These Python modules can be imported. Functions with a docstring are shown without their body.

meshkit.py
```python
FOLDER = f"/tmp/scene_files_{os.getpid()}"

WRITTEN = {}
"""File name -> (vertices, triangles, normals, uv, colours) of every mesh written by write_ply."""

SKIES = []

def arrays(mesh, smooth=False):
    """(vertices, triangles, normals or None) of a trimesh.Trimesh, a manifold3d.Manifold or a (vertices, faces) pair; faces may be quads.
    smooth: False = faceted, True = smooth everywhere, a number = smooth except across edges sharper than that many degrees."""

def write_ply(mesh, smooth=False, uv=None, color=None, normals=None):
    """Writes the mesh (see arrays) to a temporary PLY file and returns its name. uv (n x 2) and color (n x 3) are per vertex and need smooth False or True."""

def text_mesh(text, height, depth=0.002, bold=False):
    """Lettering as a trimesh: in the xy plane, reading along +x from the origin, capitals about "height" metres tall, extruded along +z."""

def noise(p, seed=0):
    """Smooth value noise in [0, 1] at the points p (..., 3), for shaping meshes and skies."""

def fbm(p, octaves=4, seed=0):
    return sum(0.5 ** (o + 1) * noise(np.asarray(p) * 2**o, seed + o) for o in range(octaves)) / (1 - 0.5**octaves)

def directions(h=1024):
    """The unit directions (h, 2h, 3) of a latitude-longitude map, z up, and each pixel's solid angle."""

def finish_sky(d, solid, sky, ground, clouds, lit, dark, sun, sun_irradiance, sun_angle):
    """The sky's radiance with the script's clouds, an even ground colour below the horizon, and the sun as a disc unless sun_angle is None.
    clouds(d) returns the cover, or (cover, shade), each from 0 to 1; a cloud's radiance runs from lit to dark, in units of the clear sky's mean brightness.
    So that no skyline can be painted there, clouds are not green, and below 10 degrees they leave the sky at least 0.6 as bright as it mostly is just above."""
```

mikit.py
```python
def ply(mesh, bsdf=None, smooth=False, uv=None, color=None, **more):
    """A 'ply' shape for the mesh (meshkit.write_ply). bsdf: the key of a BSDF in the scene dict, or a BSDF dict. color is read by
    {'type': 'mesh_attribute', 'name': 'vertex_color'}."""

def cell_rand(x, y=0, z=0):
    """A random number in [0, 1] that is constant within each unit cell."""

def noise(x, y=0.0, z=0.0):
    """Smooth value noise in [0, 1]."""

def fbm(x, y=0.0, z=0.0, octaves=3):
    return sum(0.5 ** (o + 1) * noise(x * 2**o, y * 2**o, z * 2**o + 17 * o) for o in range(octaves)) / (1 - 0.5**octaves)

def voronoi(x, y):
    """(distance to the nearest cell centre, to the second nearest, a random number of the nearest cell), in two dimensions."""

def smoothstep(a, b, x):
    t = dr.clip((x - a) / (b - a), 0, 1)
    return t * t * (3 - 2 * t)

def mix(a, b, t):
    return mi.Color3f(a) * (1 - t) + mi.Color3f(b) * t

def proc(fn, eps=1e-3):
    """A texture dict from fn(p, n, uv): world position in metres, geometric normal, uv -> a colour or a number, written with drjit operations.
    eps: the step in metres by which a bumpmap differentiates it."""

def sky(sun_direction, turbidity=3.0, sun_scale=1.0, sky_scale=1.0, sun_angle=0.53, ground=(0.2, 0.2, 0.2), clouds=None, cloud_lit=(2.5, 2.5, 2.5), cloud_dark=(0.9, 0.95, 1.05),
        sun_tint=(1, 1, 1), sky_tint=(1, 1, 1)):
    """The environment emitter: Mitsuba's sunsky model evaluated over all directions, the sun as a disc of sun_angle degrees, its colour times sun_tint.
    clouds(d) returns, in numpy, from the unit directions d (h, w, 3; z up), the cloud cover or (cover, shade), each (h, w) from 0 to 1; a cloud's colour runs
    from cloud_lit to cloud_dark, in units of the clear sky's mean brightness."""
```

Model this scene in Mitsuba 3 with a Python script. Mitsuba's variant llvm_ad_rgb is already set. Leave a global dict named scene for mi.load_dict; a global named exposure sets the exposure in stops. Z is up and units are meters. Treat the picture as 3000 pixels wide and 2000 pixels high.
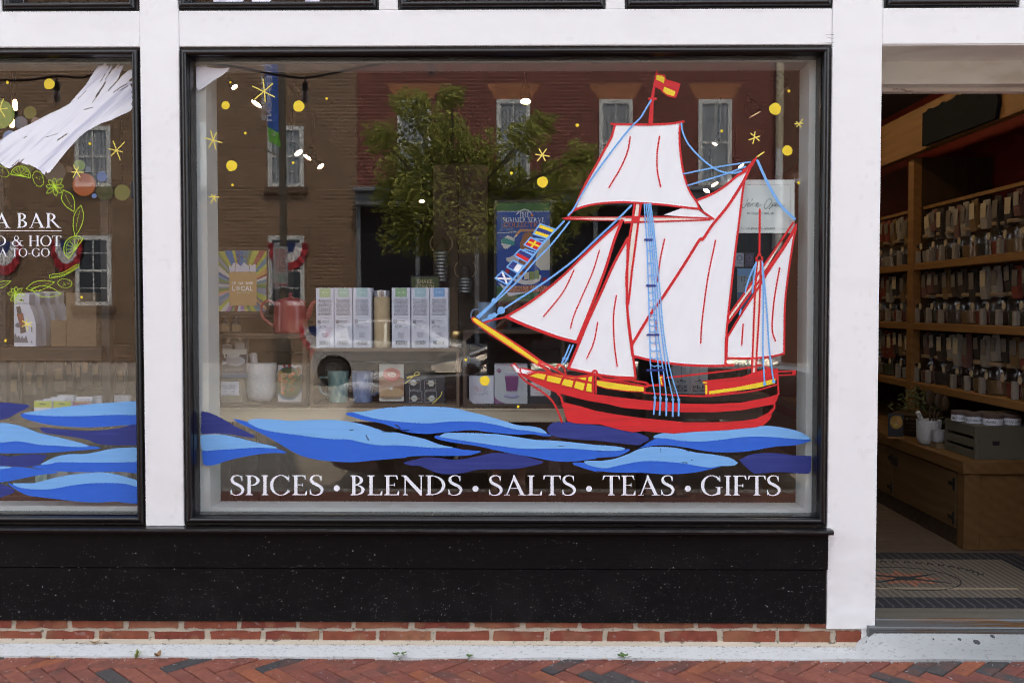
import math, random
import numpy as np, trimesh, manifold3d, mitsuba as mi, drjit as dr, mikit, meshkit
from shapely.geometry import Polygon, LineString, Point, box as sbox
from shapely.ops import unary_union
from shapely import affinity
from mikit import proc, noise, fbm, cell_rand, voronoi, smoothstep, mix

T = mi.ScalarTransform4f
scene, labels = {'type': 'scene'}, {}
# ---------------------------------------------------------------- camera, sky, exposure
F, CAM = 2917.0, np.array([0.0, -3.85, 1.313])           # focal length in pixels of the 3000 px wide photograph
YAW, PITCH = math.radians(0.74), math.radians(1.91)
FWD = np.array([-math.sin(YAW) * math.cos(PITCH), math.cos(YAW) * math.cos(PITCH), -math.sin(PITCH)])
RIGHT = np.array([math.cos(YAW), math.sin(YAW), 0.0])
UP = np.cross(RIGHT, FWD)
scene['camera'] = {'type': 'perspective', 'fov': math.degrees(2 * math.atan(1500 / F)), 'fov_axis': 'x', 'near_clip': 0.05, 'far_clip': 500.0,
                   'to_world': T().look_at(origin=CAM.tolist(), target=(CAM + FWD).tolist(), up=[0, 0, 1])}
SUN = (0.14, 0.47, 0.86)
scene['sky_light'] = mikit.sky(SUN, turbidity=4.0, sun_scale=0.33, sky_scale=1.0, sky_tint=(0.86, 1.06, 1.09), sun_tint=(1.0, 0.98, 0.94),
                               clouds=lambda d: 0.55 * meshkit.fbm(d * 3.0 + 7.0, 4, 5) + 0.45, cloud_lit=(2.2, 2.2, 2.2), cloud_dark=(1.0, 1.0, 1.0))
exposure = 3.43

GY = 0.07                                                 # the panes' plane


def at(px, py, y):
    """The point at distance y behind the shopfront's face that the photograph shows at pixel (px, py)."""
    d = FWD * F + RIGHT * (px - 1500.0) + UP * (1000.0 - py)
    return CAM + d * ((y - CAM[1]) / d[1])


def mir(px, py, y):
    """The point of the street at y (< 0) whose mirror image in the panes lies at pixel (px, py)."""
    p = at(px, py, 2 * GY - y)
    return np.array([p[0], y, p[2]])


def lin(c):
    """sRGB 0..255 -> linear."""
    c = np.asarray(c, float) / 255.0
    return np.where(c <= 0.04045, c / 12.92, ((c + 0.055) / 1.055) ** 2.4)


# ---------------------------------------------------------------- scene entries
def newkey(base):
    if base not in scene and base not in labels:
        return base
    n = 1
    while f'{base}_{n:03d}' in scene or f'{base}_{n:03d}' in labels:
        n += 1
    return f'{base}_{n:03d}'


def tag(k, label=None, cat=None, group=None, kind=None):
    d = labels.setdefault(k, {})
    for a, b in (('label', label), ('category', cat), ('group', group), ('kind', kind)):
        if b:
            d[a] = b
    return k


def add(base, mesh, bsdf, smooth=False, label=None, cat=None, group=None, kind=None, color=None, **more):
    k = base if base in labels and base not in scene and labels[base].get('category') else newkey(base)
    scene[k] = mikit.ply(mesh, bsdf, smooth=smooth, color=color, **more)
    if label or cat or group or kind:
        tag(k, label, cat, group, kind)
    return k


def thing(base, label, cat, group=None):
    return tag(newkey(base), label, cat, group)


def copy_of(src, base, m, parts_smooth=None, **lab):
    """A copy of a thing under its own key, moved by the matrix m."""
    k = thing(base, lab['label'], lab['cat'], lab.get('group'))
    for q in [q for q in scene if q.startswith(src + '__')]:
        scene[k + q[len(src):]] = {**scene[q], 'to_world': m}
    return k


cat = trimesh.util.concatenate
NTH = 'first second third fourth fifth sixth seventh eighth ninth tenth eleventh twelfth thirteenth fourteenth fifteenth sixteenth seventeenth eighteenth nineteenth twentieth'.split() + [f'{n}th' for n in range(21, 60)]


def bx(x0, x1, y0, y1, z0, z1, b=0.0):
    """A box, its edges chamfered by b."""
    if b <= 0:
        m = trimesh.creation.box(extents=(x1 - x0, y1 - y0, z1 - z0))
        m.apply_translation(((x0 + x1) / 2, (y0 + y1) / 2, (z0 + z1) / 2))
        return m
    p = []
    for x, sx in ((x0, 1), (x1, -1)):
        for y, sy in ((y0, 1), (y1, -1)):
            for z, sz in ((z0, 1), (z1, -1)):
                p += [(x + sx * b, y + sy * b, z), (x + sx * b, y, z + sz * b), (x, y + sy * b, z + sz * b)]
    return trimesh.convex.convex_hull(np.array(p))


def pbox(l, t, r, b, y0, y1, bev=0.0):
    """A box whose front face, at depth y0, is the photograph's rectangle l, t, r, b."""
    a, c = at(l, (t + b) / 2, y0), at(r, (t + b) / 2, y0)
    u, v = at((l + r) / 2, t, y0), at((l + r) / 2, b, y0)
    return bx(a[0], c[0], y0, y1, v[2], u[2], bev)


def lathe(profile, n=32, at_=(0, 0, 0)):
    m = trimesh.creation.revolve(np.array(profile, float), sections=n)
    m.apply_translation(at_)
    return m


def tube(pts, r, n=8, cap=True):
    p = np.asarray(pts, float)
    r = np.broadcast_to(np.asarray(r, float), (len(p),))
    t = np.gradient(p, axis=0)
    t /= np.linalg.norm(t, axis=1, keepdims=True) + 1e-12
    ref = np.array([0, 0, 1.0]) if abs(t[:, 2]).mean() < 0.8 else np.array([0, 1.0, 0])
    a = np.cross(t, ref)
    a /= np.linalg.norm(a, axis=1, keepdims=True) + 1e-12
    b = np.cross(t, a)
    g = np.arange(n) * 2 * np.pi / n
    v = p[:, None] + r[:, None, None] * (np.cos(g)[None, :, None] * a[:, None] + np.sin(g)[None, :, None] * b[:, None])
    i, j = np.meshgrid(np.arange(len(p) - 1), np.arange(n), indexing='ij')
    q = np.stack([i * n + j, (i + 1) * n + j, (i + 1) * n + (j + 1) % n, i * n + (j + 1) % n], -1).reshape(-1, 4)
    v, f = v.reshape(-1, 3), np.vstack([q[:, [0, 1, 2]], q[:, [0, 2, 3]]])
    if cap:
        k = len(v)
        v = np.vstack([v, p[:1], p[-1:]])
        o = (len(p) - 1) * n
        f = np.vstack([f, [[k, m, (m + 1) % n] for m in range(n)], [[k + 1, o + (m + 1) % n, o + m] for m in range(n)]])
    return trimesh.Trimesh(v, f, process=False)


def frame(x0, x1, z0, z1, profile):
    """A mitred moulding round a rectangle; profile = (inset from the rectangle, y) from outside to inside."""
    rings = [np.array([[x0 + d, y, z0 + d], [x1 - d, y, z0 + d], [x1 - d, y, z1 - d], [x0 + d, y, z1 - d]]) for d, y in profile]
    v, f = [], []
    for s in range(4):
        o = len(v)
        for r in rings:
            v += [r[s], r[(s + 1) % 4]]
        for k in range(len(rings) - 1):
            a = o + 2 * k
            f += [[a, a + 1, a + 3], [a, a + 3, a + 2]]
    return trimesh.Trimesh(np.array(v), np.array(f), process=False)


def extr(poly, y0, y1):
    """A polygon in x, z extruded from y0 to y1."""
    m = trimesh.creation.extrude_polygon(poly, 1.0, engine='earcut')
    v = m.vertices
    w = np.stack([v[:, 0], y0 + (y1 - y0) * (1 - v[:, 2]), v[:, 1]], 1)
    return trimesh.Trimesh(w, m.faces, process=False)


# ---------------------------------------------------------------- flat drawing in the photograph's pixels
def Z(x0, y0, s, pts):
    return [(x0 + a / s, y0 + b / s) for a, b in pts]


def sm(pts, closed=True, n=6):
    """A smooth curve through the points (Catmull-Rom)."""
    p = np.array(pts, float)
    q = np.vstack([p[-1:], p, p[:2]]) if closed else np.vstack([2 * p[0] - p[1], p, 2 * p[-1] - p[-2]])
    out, t = [], np.linspace(0, 1, n, endpoint=False)[:, None]
    for i in range(len(q) - 3):
        a, b, c, d = q[i:i + 4]
        out.append(0.5 * (2 * b + (c - a) * t + (2 * a - 5 * b + 4 * c - d) * t ** 2 + (3 * b - a - 3 * c + d) * t ** 3))
    out = np.vstack(out)
    return out if closed else np.vstack([out, p[-1:]])


def pg(pts, smooth=True):
    g = Polygon(sm(pts) if smooth else pts)
    return g if g.is_valid else g.buffer(0)


def ln(pts, w, smooth=True):
    return LineString(sm(pts, False) if smooth and len(pts) > 2 else pts).buffer(w / 2, quad_segs=3)


def disc(x, y, r, wob=0.0, seed=0):
    a = np.linspace(0, 2 * np.pi, 29)[:-1]
    rr = r * (1 + wob * np.sin(3 * a + seed) + 0.6 * wob * np.sin(5 * a + 2 * seed))
    return Polygon(np.stack([x + rr * np.cos(a), y + rr * np.sin(a)], 1))


def ell(x, y, rx, ry, rot=0):
    return affinity.rotate(affinity.scale(Point(x, y).buffer(1, quad_segs=10), rx, ry), rot)


def tri2(g):
    """(vertices, triangles) in pixels of a shapely geometry, or of a ready pair."""
    if isinstance(g, tuple):
        return g
    v, f, o = [], [], 0
    for q in getattr(g, 'geoms', [g]):
        if q.geom_type != 'Polygon' or q.area < 1e-9:
            continue
        a, b = trimesh.creation.triangulate_polygon(q, engine='earcut')
        v.append(a)
        f.append(b + o)
        o += len(a)
    return (np.vstack(v), np.vstack(f)) if v else (np.zeros((0, 2)), np.zeros((0, 3), int))


def flat(g, y, back=0.0):
    """A flat drawing laid on the plane y, facing the street; back leans it."""
    v, f = tri2(g)
    w = np.array([at(a, b, y) for a, b in v])
    m = trimesh.Trimesh(w, f, process=False)
    if len(f):
        n = np.cross(w[f[:, 1]] - w[f[:, 0]], w[f[:, 2]] - w[f[:, 0]])
        m.faces = np.where((n[:, 1] > 0)[:, None], f[:, ::-1], f)
    return m


def prints(base, y, items, step=0.0004, off=0.0006, place=None, **lab):
    """Flat print: (geometry, sRGB colour) pairs, each laid over the one before, as one mesh with a colour per vertex."""
    ms, cs = [], []
    for i, (g, c) in enumerate(items):
        m = flat(g, y - off - step * i) if place is None else place(g, off + step * i)
        if len(m.faces):
            ms.append(m)
            cs.append(np.tile(lin(c), (len(m.vertices), 1)))
    m = cat(ms)
    return add(base, m, 'print_ink', color=np.vstack(cs), **lab)


_text = {}


def sans(s, x, y, h, bold=False, x1=None, mid=False):
    """Plain lettering: baseline at y, capitals h tall, from x (or fitted between x and x1, or centred on x), in pixels."""
    if (s, bold) not in _text:
        m = meshkit.text_mesh(s, 1.0, 0.1, bold)
        up = m.face_normals[:, 2] > 0.5
        f = m.faces[up]
        u, inv = np.unique(f, return_inverse=True)
        _text[s, bold] = m.vertices[u][:, :2], inv.reshape(-1, 3)
    v, f = _text[s, bold]
    w = v[:, 0].max() - v[:, 0].min()
    k = h if x1 is None else (x1 - x) / w
    px = (v[:, 0] - v[:, 0].min()) * k + x - (w * h / 2 if mid else 0)
    return np.stack([px, y - v[:, 1] * h], 1), f


def rules(x0, x1, y0, y1, n, seed=0, w=0.45, mid=True, jag=0.3):
    """Lines of small print, too small to read: n rows between y0 and y1."""
    r, out = random.Random(seed), []
    for i in range(n):
        y = y0 + (y1 - y0) * (i + 0.5) / n
        h = (y1 - y0) / n * w / 2
        a = (x1 - x0) * jag * r.random()
        l, e = (x0 + a / 2, x1 - a / 2) if mid else (x0, x1 - a)
        while l < e - 1:
            q = min(e, l + r.uniform(2.5, 7))
            out.append(sbox(l, y - h, q, y + h))
            l = q + 1.0
    return unary_union(out)


def bars(x0, x1, y0, y1, seed):
    r, out, x = random.Random(seed), [], x0
    while x < x1:
        w = r.choice((0.7, 1.2, 1.8))
        out.append(sbox(x, y0, min(x + w, x1), y1))
        x += w + r.choice((0.7, 1.1, 1.5))
    return unary_union(out)


# a roman face for the window lettering: capitals one unit tall
def _glyphs():
    R = sbox
    Tk, th, s, ov = 0.13, 0.052, 0.034, 0.075
    P = Polygon

    def stem(x, w=Tk, top=True, bot=True):
        g = [R(x, 0, x + w, 1)]
        if bot:
            g += [R(x - ov, 0, x + w + ov, s), P([(x - ov * .7, s), (x, s + .05), (x + w, s + .05), (x + w + ov * .7, s)])]
        if top:
            g += [R(x - ov, 1 - s, x + w + ov, 1), P([(x - ov * .7, 1 - s), (x, .95 - s), (x + w, .95 - s), (x + w + ov * .7, 1 - s)])]
        return g

    def ring(cx, cy, rx, ry, tw=Tk, tt=0.042):
        return ell(cx, cy, rx, ry).difference(ell(cx, cy, rx - tw, ry - tt))

    def bowl(x, cy, rx, ry):
        return ring(x, cy, rx, ry).intersection(R(x, -1, 3, 2)).union(R(x - .12, cy + ry - .042, x + .01, cy + ry)).union(R(x - .12, cy - ry, x + .01, cy - ry + .042))

    def path(pts, ws):
        p = sm(pts, False, 5)
        w = np.interp(np.linspace(0, 1, len(p)), np.linspace(0, 1, len(ws)), ws)
        d = [Point(a).buffer(b / 2, quad_segs=4) for a, b in zip(p, w)]
        return unary_union([a.union(b).convex_hull for a, b in zip(d, d[1:])])

    def arm(x0, x1, y, up):
        t = R(x0, y, x1, y + .045)
        e = P([(x1 - .075, y), (x1 + (.03 if up > 0 else .0), y + up * .0), (x1 + .03, y + .0225 + up * .2), (x1 - .015, y + .0225 + up * .17)])
        return [t, e]

    G = {}
    G['I'] = stem(.1), .33
    G['E'] = stem(.1) + arm(.1, .55, .955, -1) + [R(.2, .495, .44, .535), R(.425, .43, .455, .60)] + arm(.1, .59, 0, 1), .68
    G['F'] = stem(.1) + arm(.1, .56, .955, -1) + [R(.2, .475, .43, .515), R(.415, .41, .445, .58)], .62
    G['L'] = stem(.1) + arm(.1, .58, 0, 1), .64
    G['T'] = stem(.30, top=False) + [R(.02, .955, .71, 1), P([(.02, 1), (.0, .78), (.04, .80), (.09, .97)]), P([(.71, 1), (.73, .78), (.69, .80), (.64, .97)])], .73
    G['P'] = stem(.1) + [bowl(.22, .735, .37, .265)], .62
    G['R'] = stem(.1) + [bowl(.22, .74, .35, .26), P([(.30, .50), (.44, .50), (.80, .04), (.90, .03), (.90, 0), (.70, 0)])], .84
    G['B'] = stem(.1) + [bowl(.22, .755, .32, .245), bowl(.22, .265, .38, .265)], .67
    G['D'] = stem(.1) + [bowl(.22, .5, .58, .5)], .87
    o = ring(.46, .5, .44, .52)
    G['O'] = [o], .92
    G['C'] = [o.difference(P([(.5, .5), (.83, .86), (1.2, .9), (1.2, .1), (.83, .2)])), R(.765, .70, .797, .99), P([(.66, .09), (.70, .06), (.83, .17), (.81, .20)])], .88
    G['G'] = [o.difference(P([(.5, .5), (.83, .88), (1.2, .9), (1.2, .1), (.83, .12)])), R(.775, .70, .805, .99), R(.69, .06, .81, .40), R(.60, .385, .90, .418), P([(.5, -.018), (.81, .06), (.7, .12), (.5, .03)])], .93
    G['S'] = [path([(.49, .80), (.43, .95), (.29, .99), (.14, .93), (.09, .78), (.16, .63), (.31, .53), (.46, .42), (.53, .26), (.46, .08), (.29, .0), (.12, .04), (.05, .2)],
                   [.05, .045, .045, .08, .115, .135, .145, .135, .115, .085, .045, .045, .05]), R(.475, .71, .505, .98), R(.035, .02, .065, .29)], .60
    G['N'] = stem(.14, .05, top=False) + [P([(.0, 1), (.20, 1), (.83, .17), (.83, -.02), (.77, -.02), (.15, .84), (.08, .965), (.0, .965)]), R(.78, 0, .83, 1), R(.70, 1 - s, .91, 1)], .94
    G['A'] = [P([(.12, .02), (.165, .02), (.45, .86), (.42, .99)]), P([(.40, 1.02), (.45, 1.02), (.85, .02), (.70, .02), (.385, .86)]), R(.24, .33, .66, .372), R(.02, 0, .27, s), R(.60, 0, .95, s)], .94
    G['H'] = stem(.1) + stem(.66) + [R(.2, .48, .7, .522)], .89
    G['U'] = stem(.1, bot=False) + [R(.66, .3, .71, 1), R(.58, 1 - s, .79, 1), ring(.405, .32, .305, .335, .1, .05).intersection(R(0, -1, 1, .33))], .84
    G['M'] = stem(.12, .05, top=False) + [P([(.05, 1), (.2, 1), (.53, .12), (.49, 0)]), P([(.49, 0), (.53, .12), (.83, .98), (.80, 1)])] + stem(.76), 1.05
    G['V'] = [P([(.10, .98), (.25, .98), (.50, .14), (.46, -.02)]), P([(.44, 0), (.50, -.02), (.82, .98), (.775, .98)]), R(.0, 1 - s, .33, 1), R(.68, 1 - s, .92, 1)], .90
    G['&'] = [ring(.40, .76, .19, .25, .075, .045), ring(.36, .27, .32, .285, .11, .045).difference(R(.45, .38, 1, .6)), P([(.24, .66), (.36, .66), (.88, .03), (.98, .03), (.98, 0), (.76, 0)]),
                   path([(.62, .18), (.72, .32), (.76, .5)], [.05, .05, .05]), R(.64, .5, .92, .535)], 1.0
    G['-'] = [R(.04, .34, .34, .40)], .38
    G[' '] = [], .30
    return {k: (unary_union(g) if g else None, w) for k, (g, w) in G.items()}


GLYPH = _glyphs()


def serif(s, x0, x1, base, h, track=0.02):
    """Roman capitals h pixels tall on the baseline, spread from x0 to x1."""
    x, out, ends = 0.0, [], []
    for c in s:
        g, w = GLYPH[c]
        if g is not None:
            out.append(affinity.translate(g, x, 0))
        x += w + track
    u = unary_union(out)
    a, _, b, _ = u.bounds
    return affinity.affine_transform(u, [(x1 - x0) / (b - a), 0, 0, -h, x0 - a * (x1 - x0) / (b - a), base])
# ---------------------------------------------------------------- materials
def rgb(c):
    return {'type': 'rgb', 'value': [float(v) for v in np.broadcast_to(c, 3)]}


def solid(key, c, rough=0.6, spec=0.5, **more):
    scene[key] = {'type': 'twosided', 'bsdf': {'type': 'principled', 'base_color': rgb(c) if not isinstance(c, dict) else c, 'roughness': rough, 'specular': spec, **more}}


def bumped(key, c, fn, rough=0.6, spec=0.5, scale=1.0, eps=1e-3, **more):
    scene[key] = {'type': 'twosided', 'bsdf': {'type': 'bumpmap', 'arbitrary': proc(fn, eps), 'scale': scale,
                  'nested': {'type': 'principled', 'base_color': rgb(c) if not isinstance(c, dict) else c, 'roughness': rough, 'specular': spec, **more}}}


def C(a, b, t):
    return mix(a, b, t)


def white_col(p, n, uv):
    dirt = smoothstep(.62, .80, fbm(p.x * 2.3, p.y * 2.3, p.z * 5.0, 4)) * .10
    grain = fbm(p.x * 9, p.y * 9, p.z * 190, 2) * .035
    chip = mi.Float(0)
    for z_, l_ in ((2.355, .03), (2.342, .022), (2.325, .035), (2.31, .02)):
        d = dr.abs(p.z - z_ - .004 * (noise(p.x * 90, z_ * 50) - .5))
        chip = dr.maximum(chip, (1 - smoothstep(.0006, .0014, d)) * smoothstep(1.165 - l_, 1.165, p.x) * (1 - smoothstep(1.178, 1.181, p.x)))
    low = smoothstep(.55, .05, p.z) * smoothstep(.35, .7, fbm(p.x * 8, p.y * 8, p.z * 14, 3)) * .22
    scuff = smoothstep(.74, .78, noise(p.x * 55, p.y * 55, p.z * 38)) * smoothstep(.55, .75, noise(p.x * 6, 3.0, p.z * 4)) * .12
    return C((.79, .79, .80), (.52, .50, .47), dirt + grain + scuff + low) * (1 - .8 * chip)


def white_bump(p, n, uv):
    return fbm(p.x * 14, p.y * 14, p.z * 260, 3) * .0007 + fbm(p.x * 40, p.y * 40, p.z * 40, 2) * .0003


bumped('white_paint', proc(white_col), white_bump, rough=.45, spec=.4)


def whitev_bump(p, n, uv):
    return fbm(p.x * 90, p.y * 90, p.z * 8, 3) * .0004 + fbm(p.x * 30, p.y * 30, p.z * 30, 2) * .0004


bumped('white_paint_smooth', proc(white_col), whitev_bump, rough=.45, spec=.4)
solid('cream_paint', proc(lambda p, n, uv: C((.74, .77, .72), (.60, .60, .54), smoothstep(.5, .8, fbm(p.x * 5, p.y * 5, p.z * 9, 4)))), .5)
solid('chipped_paint', proc(lambda p, n, uv: C((.66, .62, .56), (.06, .05, .04), smoothstep(.60, .66, fbm(p.x * 22, p.y * 60, p.z * 120, 4)) * smoothstep(.42, .55, noise(p.x * 4, 9.0)))), .6)
bumped('black_gloss', (.0045, .0045, .0055), lambda p, n, uv: fbm(p.x * 25, p.y * 60, p.z * 25, 3) * .0012, rough=.24, spec=.5)


def riser_col(p, n, uv):
    z = (p.z - .10) / .34
    dens = .985 - .03 * (1 - z)
    s = mi.Float(0)
    for k, (sc, cut) in enumerate(((150., .0115), (330., .0125))):
        cx, cz = dr.floor(p.x * sc), dr.floor(p.z * sc)
        r = cell_rand(cx, cz, k + 3)
        fx, fz = p.x * sc - cx - .5 + (cell_rand(cx, cz, k + 21) - .5) * .5, p.z * sc - cz - .5 + (cell_rand(cx, cz, k + 31) - .5) * .5
        rad = .10 + .26 * cell_rand(cx, cz, k + 11)
        s = dr.maximum(s, dr.select((r > dens + cut) & (fx * fx * (.5 + cell_rand(cx, cz, k + 41)) + fz * fz < rad * rad), .16 + .84 * dr.square(cell_rand(cx, cz, k + 51)), 0))
    dust = smoothstep(.5, .85, fbm(p.x * 6, p.y, p.z * 6, 4)) * .003 * (1.6 - z)
    return mi.Color3f(.0032, .0031, .0037) + mi.Color3f(.9, .88, .85) * dust + mi.Color3f(.55, .54, .52) * s


bumped('riser_paint', proc(riser_col), lambda p, n, uv: fbm(p.x * 30, p.y * 30, p.z * 60, 2) * .0005, rough=.5, spec=.16)
solid('casing_paint', (.44, .49, .49), .5)
solid('casing_dark', (.28, .27, .25), .6)


def brick_fn(c1, c2, c3, sc):
    def fn(p, n, uv):
        t = fbm(p.x * sc, p.y * sc, p.z * sc, 4)
        u = noise(p.x * 5.2, p.y * 5.2, p.z * 3.0)
        c = C(c1, c2, smoothstep(.3, .7, u))
        c = C(c, c3, smoothstep(.62, .72, noise(p.x * 17, p.y * 17, p.z * 9)) * .55)
        pale = smoothstep(.70, .80, fbm(p.x * 60, p.y * 60, p.z * 60, 2)) * .22
        return C(c, (.62, .58, .54), pale) * (.50 + .40 * t)
    return fn


def rough_bump(p, n, uv):
    return fbm(p.x * 150, p.y * 150, p.z * 150, 3) * .0012


for k, (a, b, c) in enumerate((((.30, .085, .05), (.33, .13, .07), (.20, .06, .04)), ((.36, .15, .085), (.27, .07, .045), (.30, .14, .08)), ((.24, .06, .04), (.32, .10, .055), (.34, .16, .09)))):
    bumped(f'plinth_brick_{k}', proc(brick_fn(a, b, c, 40.)), rough_bump, .85, .25)
for k, (a, b, c) in enumerate((((.25, .085, .062), (.28, .10, .07), (.17, .075, .06)), ((.28, .095, .058), (.22, .075, .058), (.24, .10, .075)), ((.19, .07, .058), (.23, .085, .065), (.12, .07, .06)), ((.072, .066, .068), (.085, .075, .075), (.14, .07, .06)), ((.33, .11, .06), (.28, .10, .06), (.24, .09, .06)))):
    bumped(f'paver_{k}', proc(brick_fn(a, b, c, 55.)), rough_bump, .85, .25)
bumped('mortar', proc(lambda p, n, uv: C((.50, .43, .34), (.12, .10, .08), smoothstep(.64, .74, fbm(p.x * 70, p.y * 70, p.z * 70, 3)) * .8 + .25 * fbm(p.x * 9, p.y * 9, p.z * 9, 3))),
       lambda p, n, uv: fbm(p.x * 120, p.y * 120, p.z * 120, 3) * .002, .9, .2)


def concrete_col(p, n, uv):
    # swept bright along the strip, worn grey in front of the door
    g = fbm(p.x * 85, p.y * 140, p.z * 85, 3)
    wear = smoothstep(.9, 2.0, p.x + .35 * (fbm(p.x * 4, p.y * 9, 0., 3) - .5))
    c = C(C((.50, .50, .50), (.24, .25, .255), wear), (.14, .14, .14), smoothstep(.58, .80, g) * .5)
    gum = mi.Float(0)
    for x, y, r in ((1.726, -.066, .012), (1.666, -.052, .0055), (1.80, -.035, .008), (1.566, -.052, .003), (1.316, -.035, .003), (2.2, -.09, .01)):
        d = dr.sqrt(dr.square((p.x - x) / 1.0) + dr.square((p.y - y) * 1.0)) + .003 * (noise(p.x * 300, p.y * 300) - .5)
        gum = dr.maximum(gum, 1 - smoothstep(r, r + .002, d))
    return C(c, (.03, .03, .035), gum * .9)


bumped('concrete', proc(concrete_col), lambda p, n, uv: fbm(p.x * 160, p.y * 160, p.z * 160, 3) * .0016, .9, .2)
bumped('joint_dirt', proc(lambda p, n, uv: C((.045, .035, .028), (.20, .16, .12), smoothstep(.58, .75, fbm(p.x * 90, p.y * 90, p.z * 90, 3)))), rough_bump, .95, .1)


def wood(key, c1, c2, axis, sc=1.0, rough=.55):
    def fn(p, n, uv):
        a, b, c = {'x': (p.x, p.y, p.z), 'y': (p.y, p.x, p.z), 'z': (p.z, p.x, p.y)}[axis]
        g = fbm(a * 3 * sc, b * 45 * sc, c * 45 * sc, 3)
        r = .5 + .5 * dr.sin(b * 70 * sc + c * 95 * sc + 9 * fbm(a * 1.5 * sc, b * 5 * sc, c * 5 * sc, 2))
        return C(c1, c2, .65 * g + .35 * r * noise(a * 2, b * 9, c * 9))
    solid(key, proc(fn), rough, .35)


wood('crate_wood', (.042, .028, .018), (.095, .066, .045), 'x')
wood('crate_pale', (.085, .060, .038), (.17, .122, .08), 'x')
wood('table_wood', (.44, .38, .27), (.54, .47, .34), 'x')
wood('dark_wood', (.030, .020, .014), (.075, .050, .034), 'x')
wood('shelf_wood', (.17, .082, .026), (.28, .145, .052), 'y')
wood('post_wood', (.034, .019, .009), (.066, .036, .016), 'z')
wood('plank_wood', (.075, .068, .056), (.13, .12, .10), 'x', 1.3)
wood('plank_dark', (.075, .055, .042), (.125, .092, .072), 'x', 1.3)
solid('inner_wall', (.060, .046, .036), .8)
solid('red_wall', (.20, .022, .014), .7)
solid('inner_ceiling', (.09, .085, .08), .9)
solid('metal_strip', proc(lambda p, n, uv: C((.11, .115, .12), (.13, .07, .035), smoothstep(.45, .62, fbm(p.x * 3, p.y * 30, p.z * 30, 4)) * smoothstep(1.35, 1.75, p.x))), .45, .6, metallic=.35)
solid('print_ink', {'type': 'mesh_attribute', 'name': 'vertex_color'}, .55, .35)
solid('tinted', {'type': 'mesh_attribute', 'name': 'vertex_color'}, .8, .2)


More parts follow.
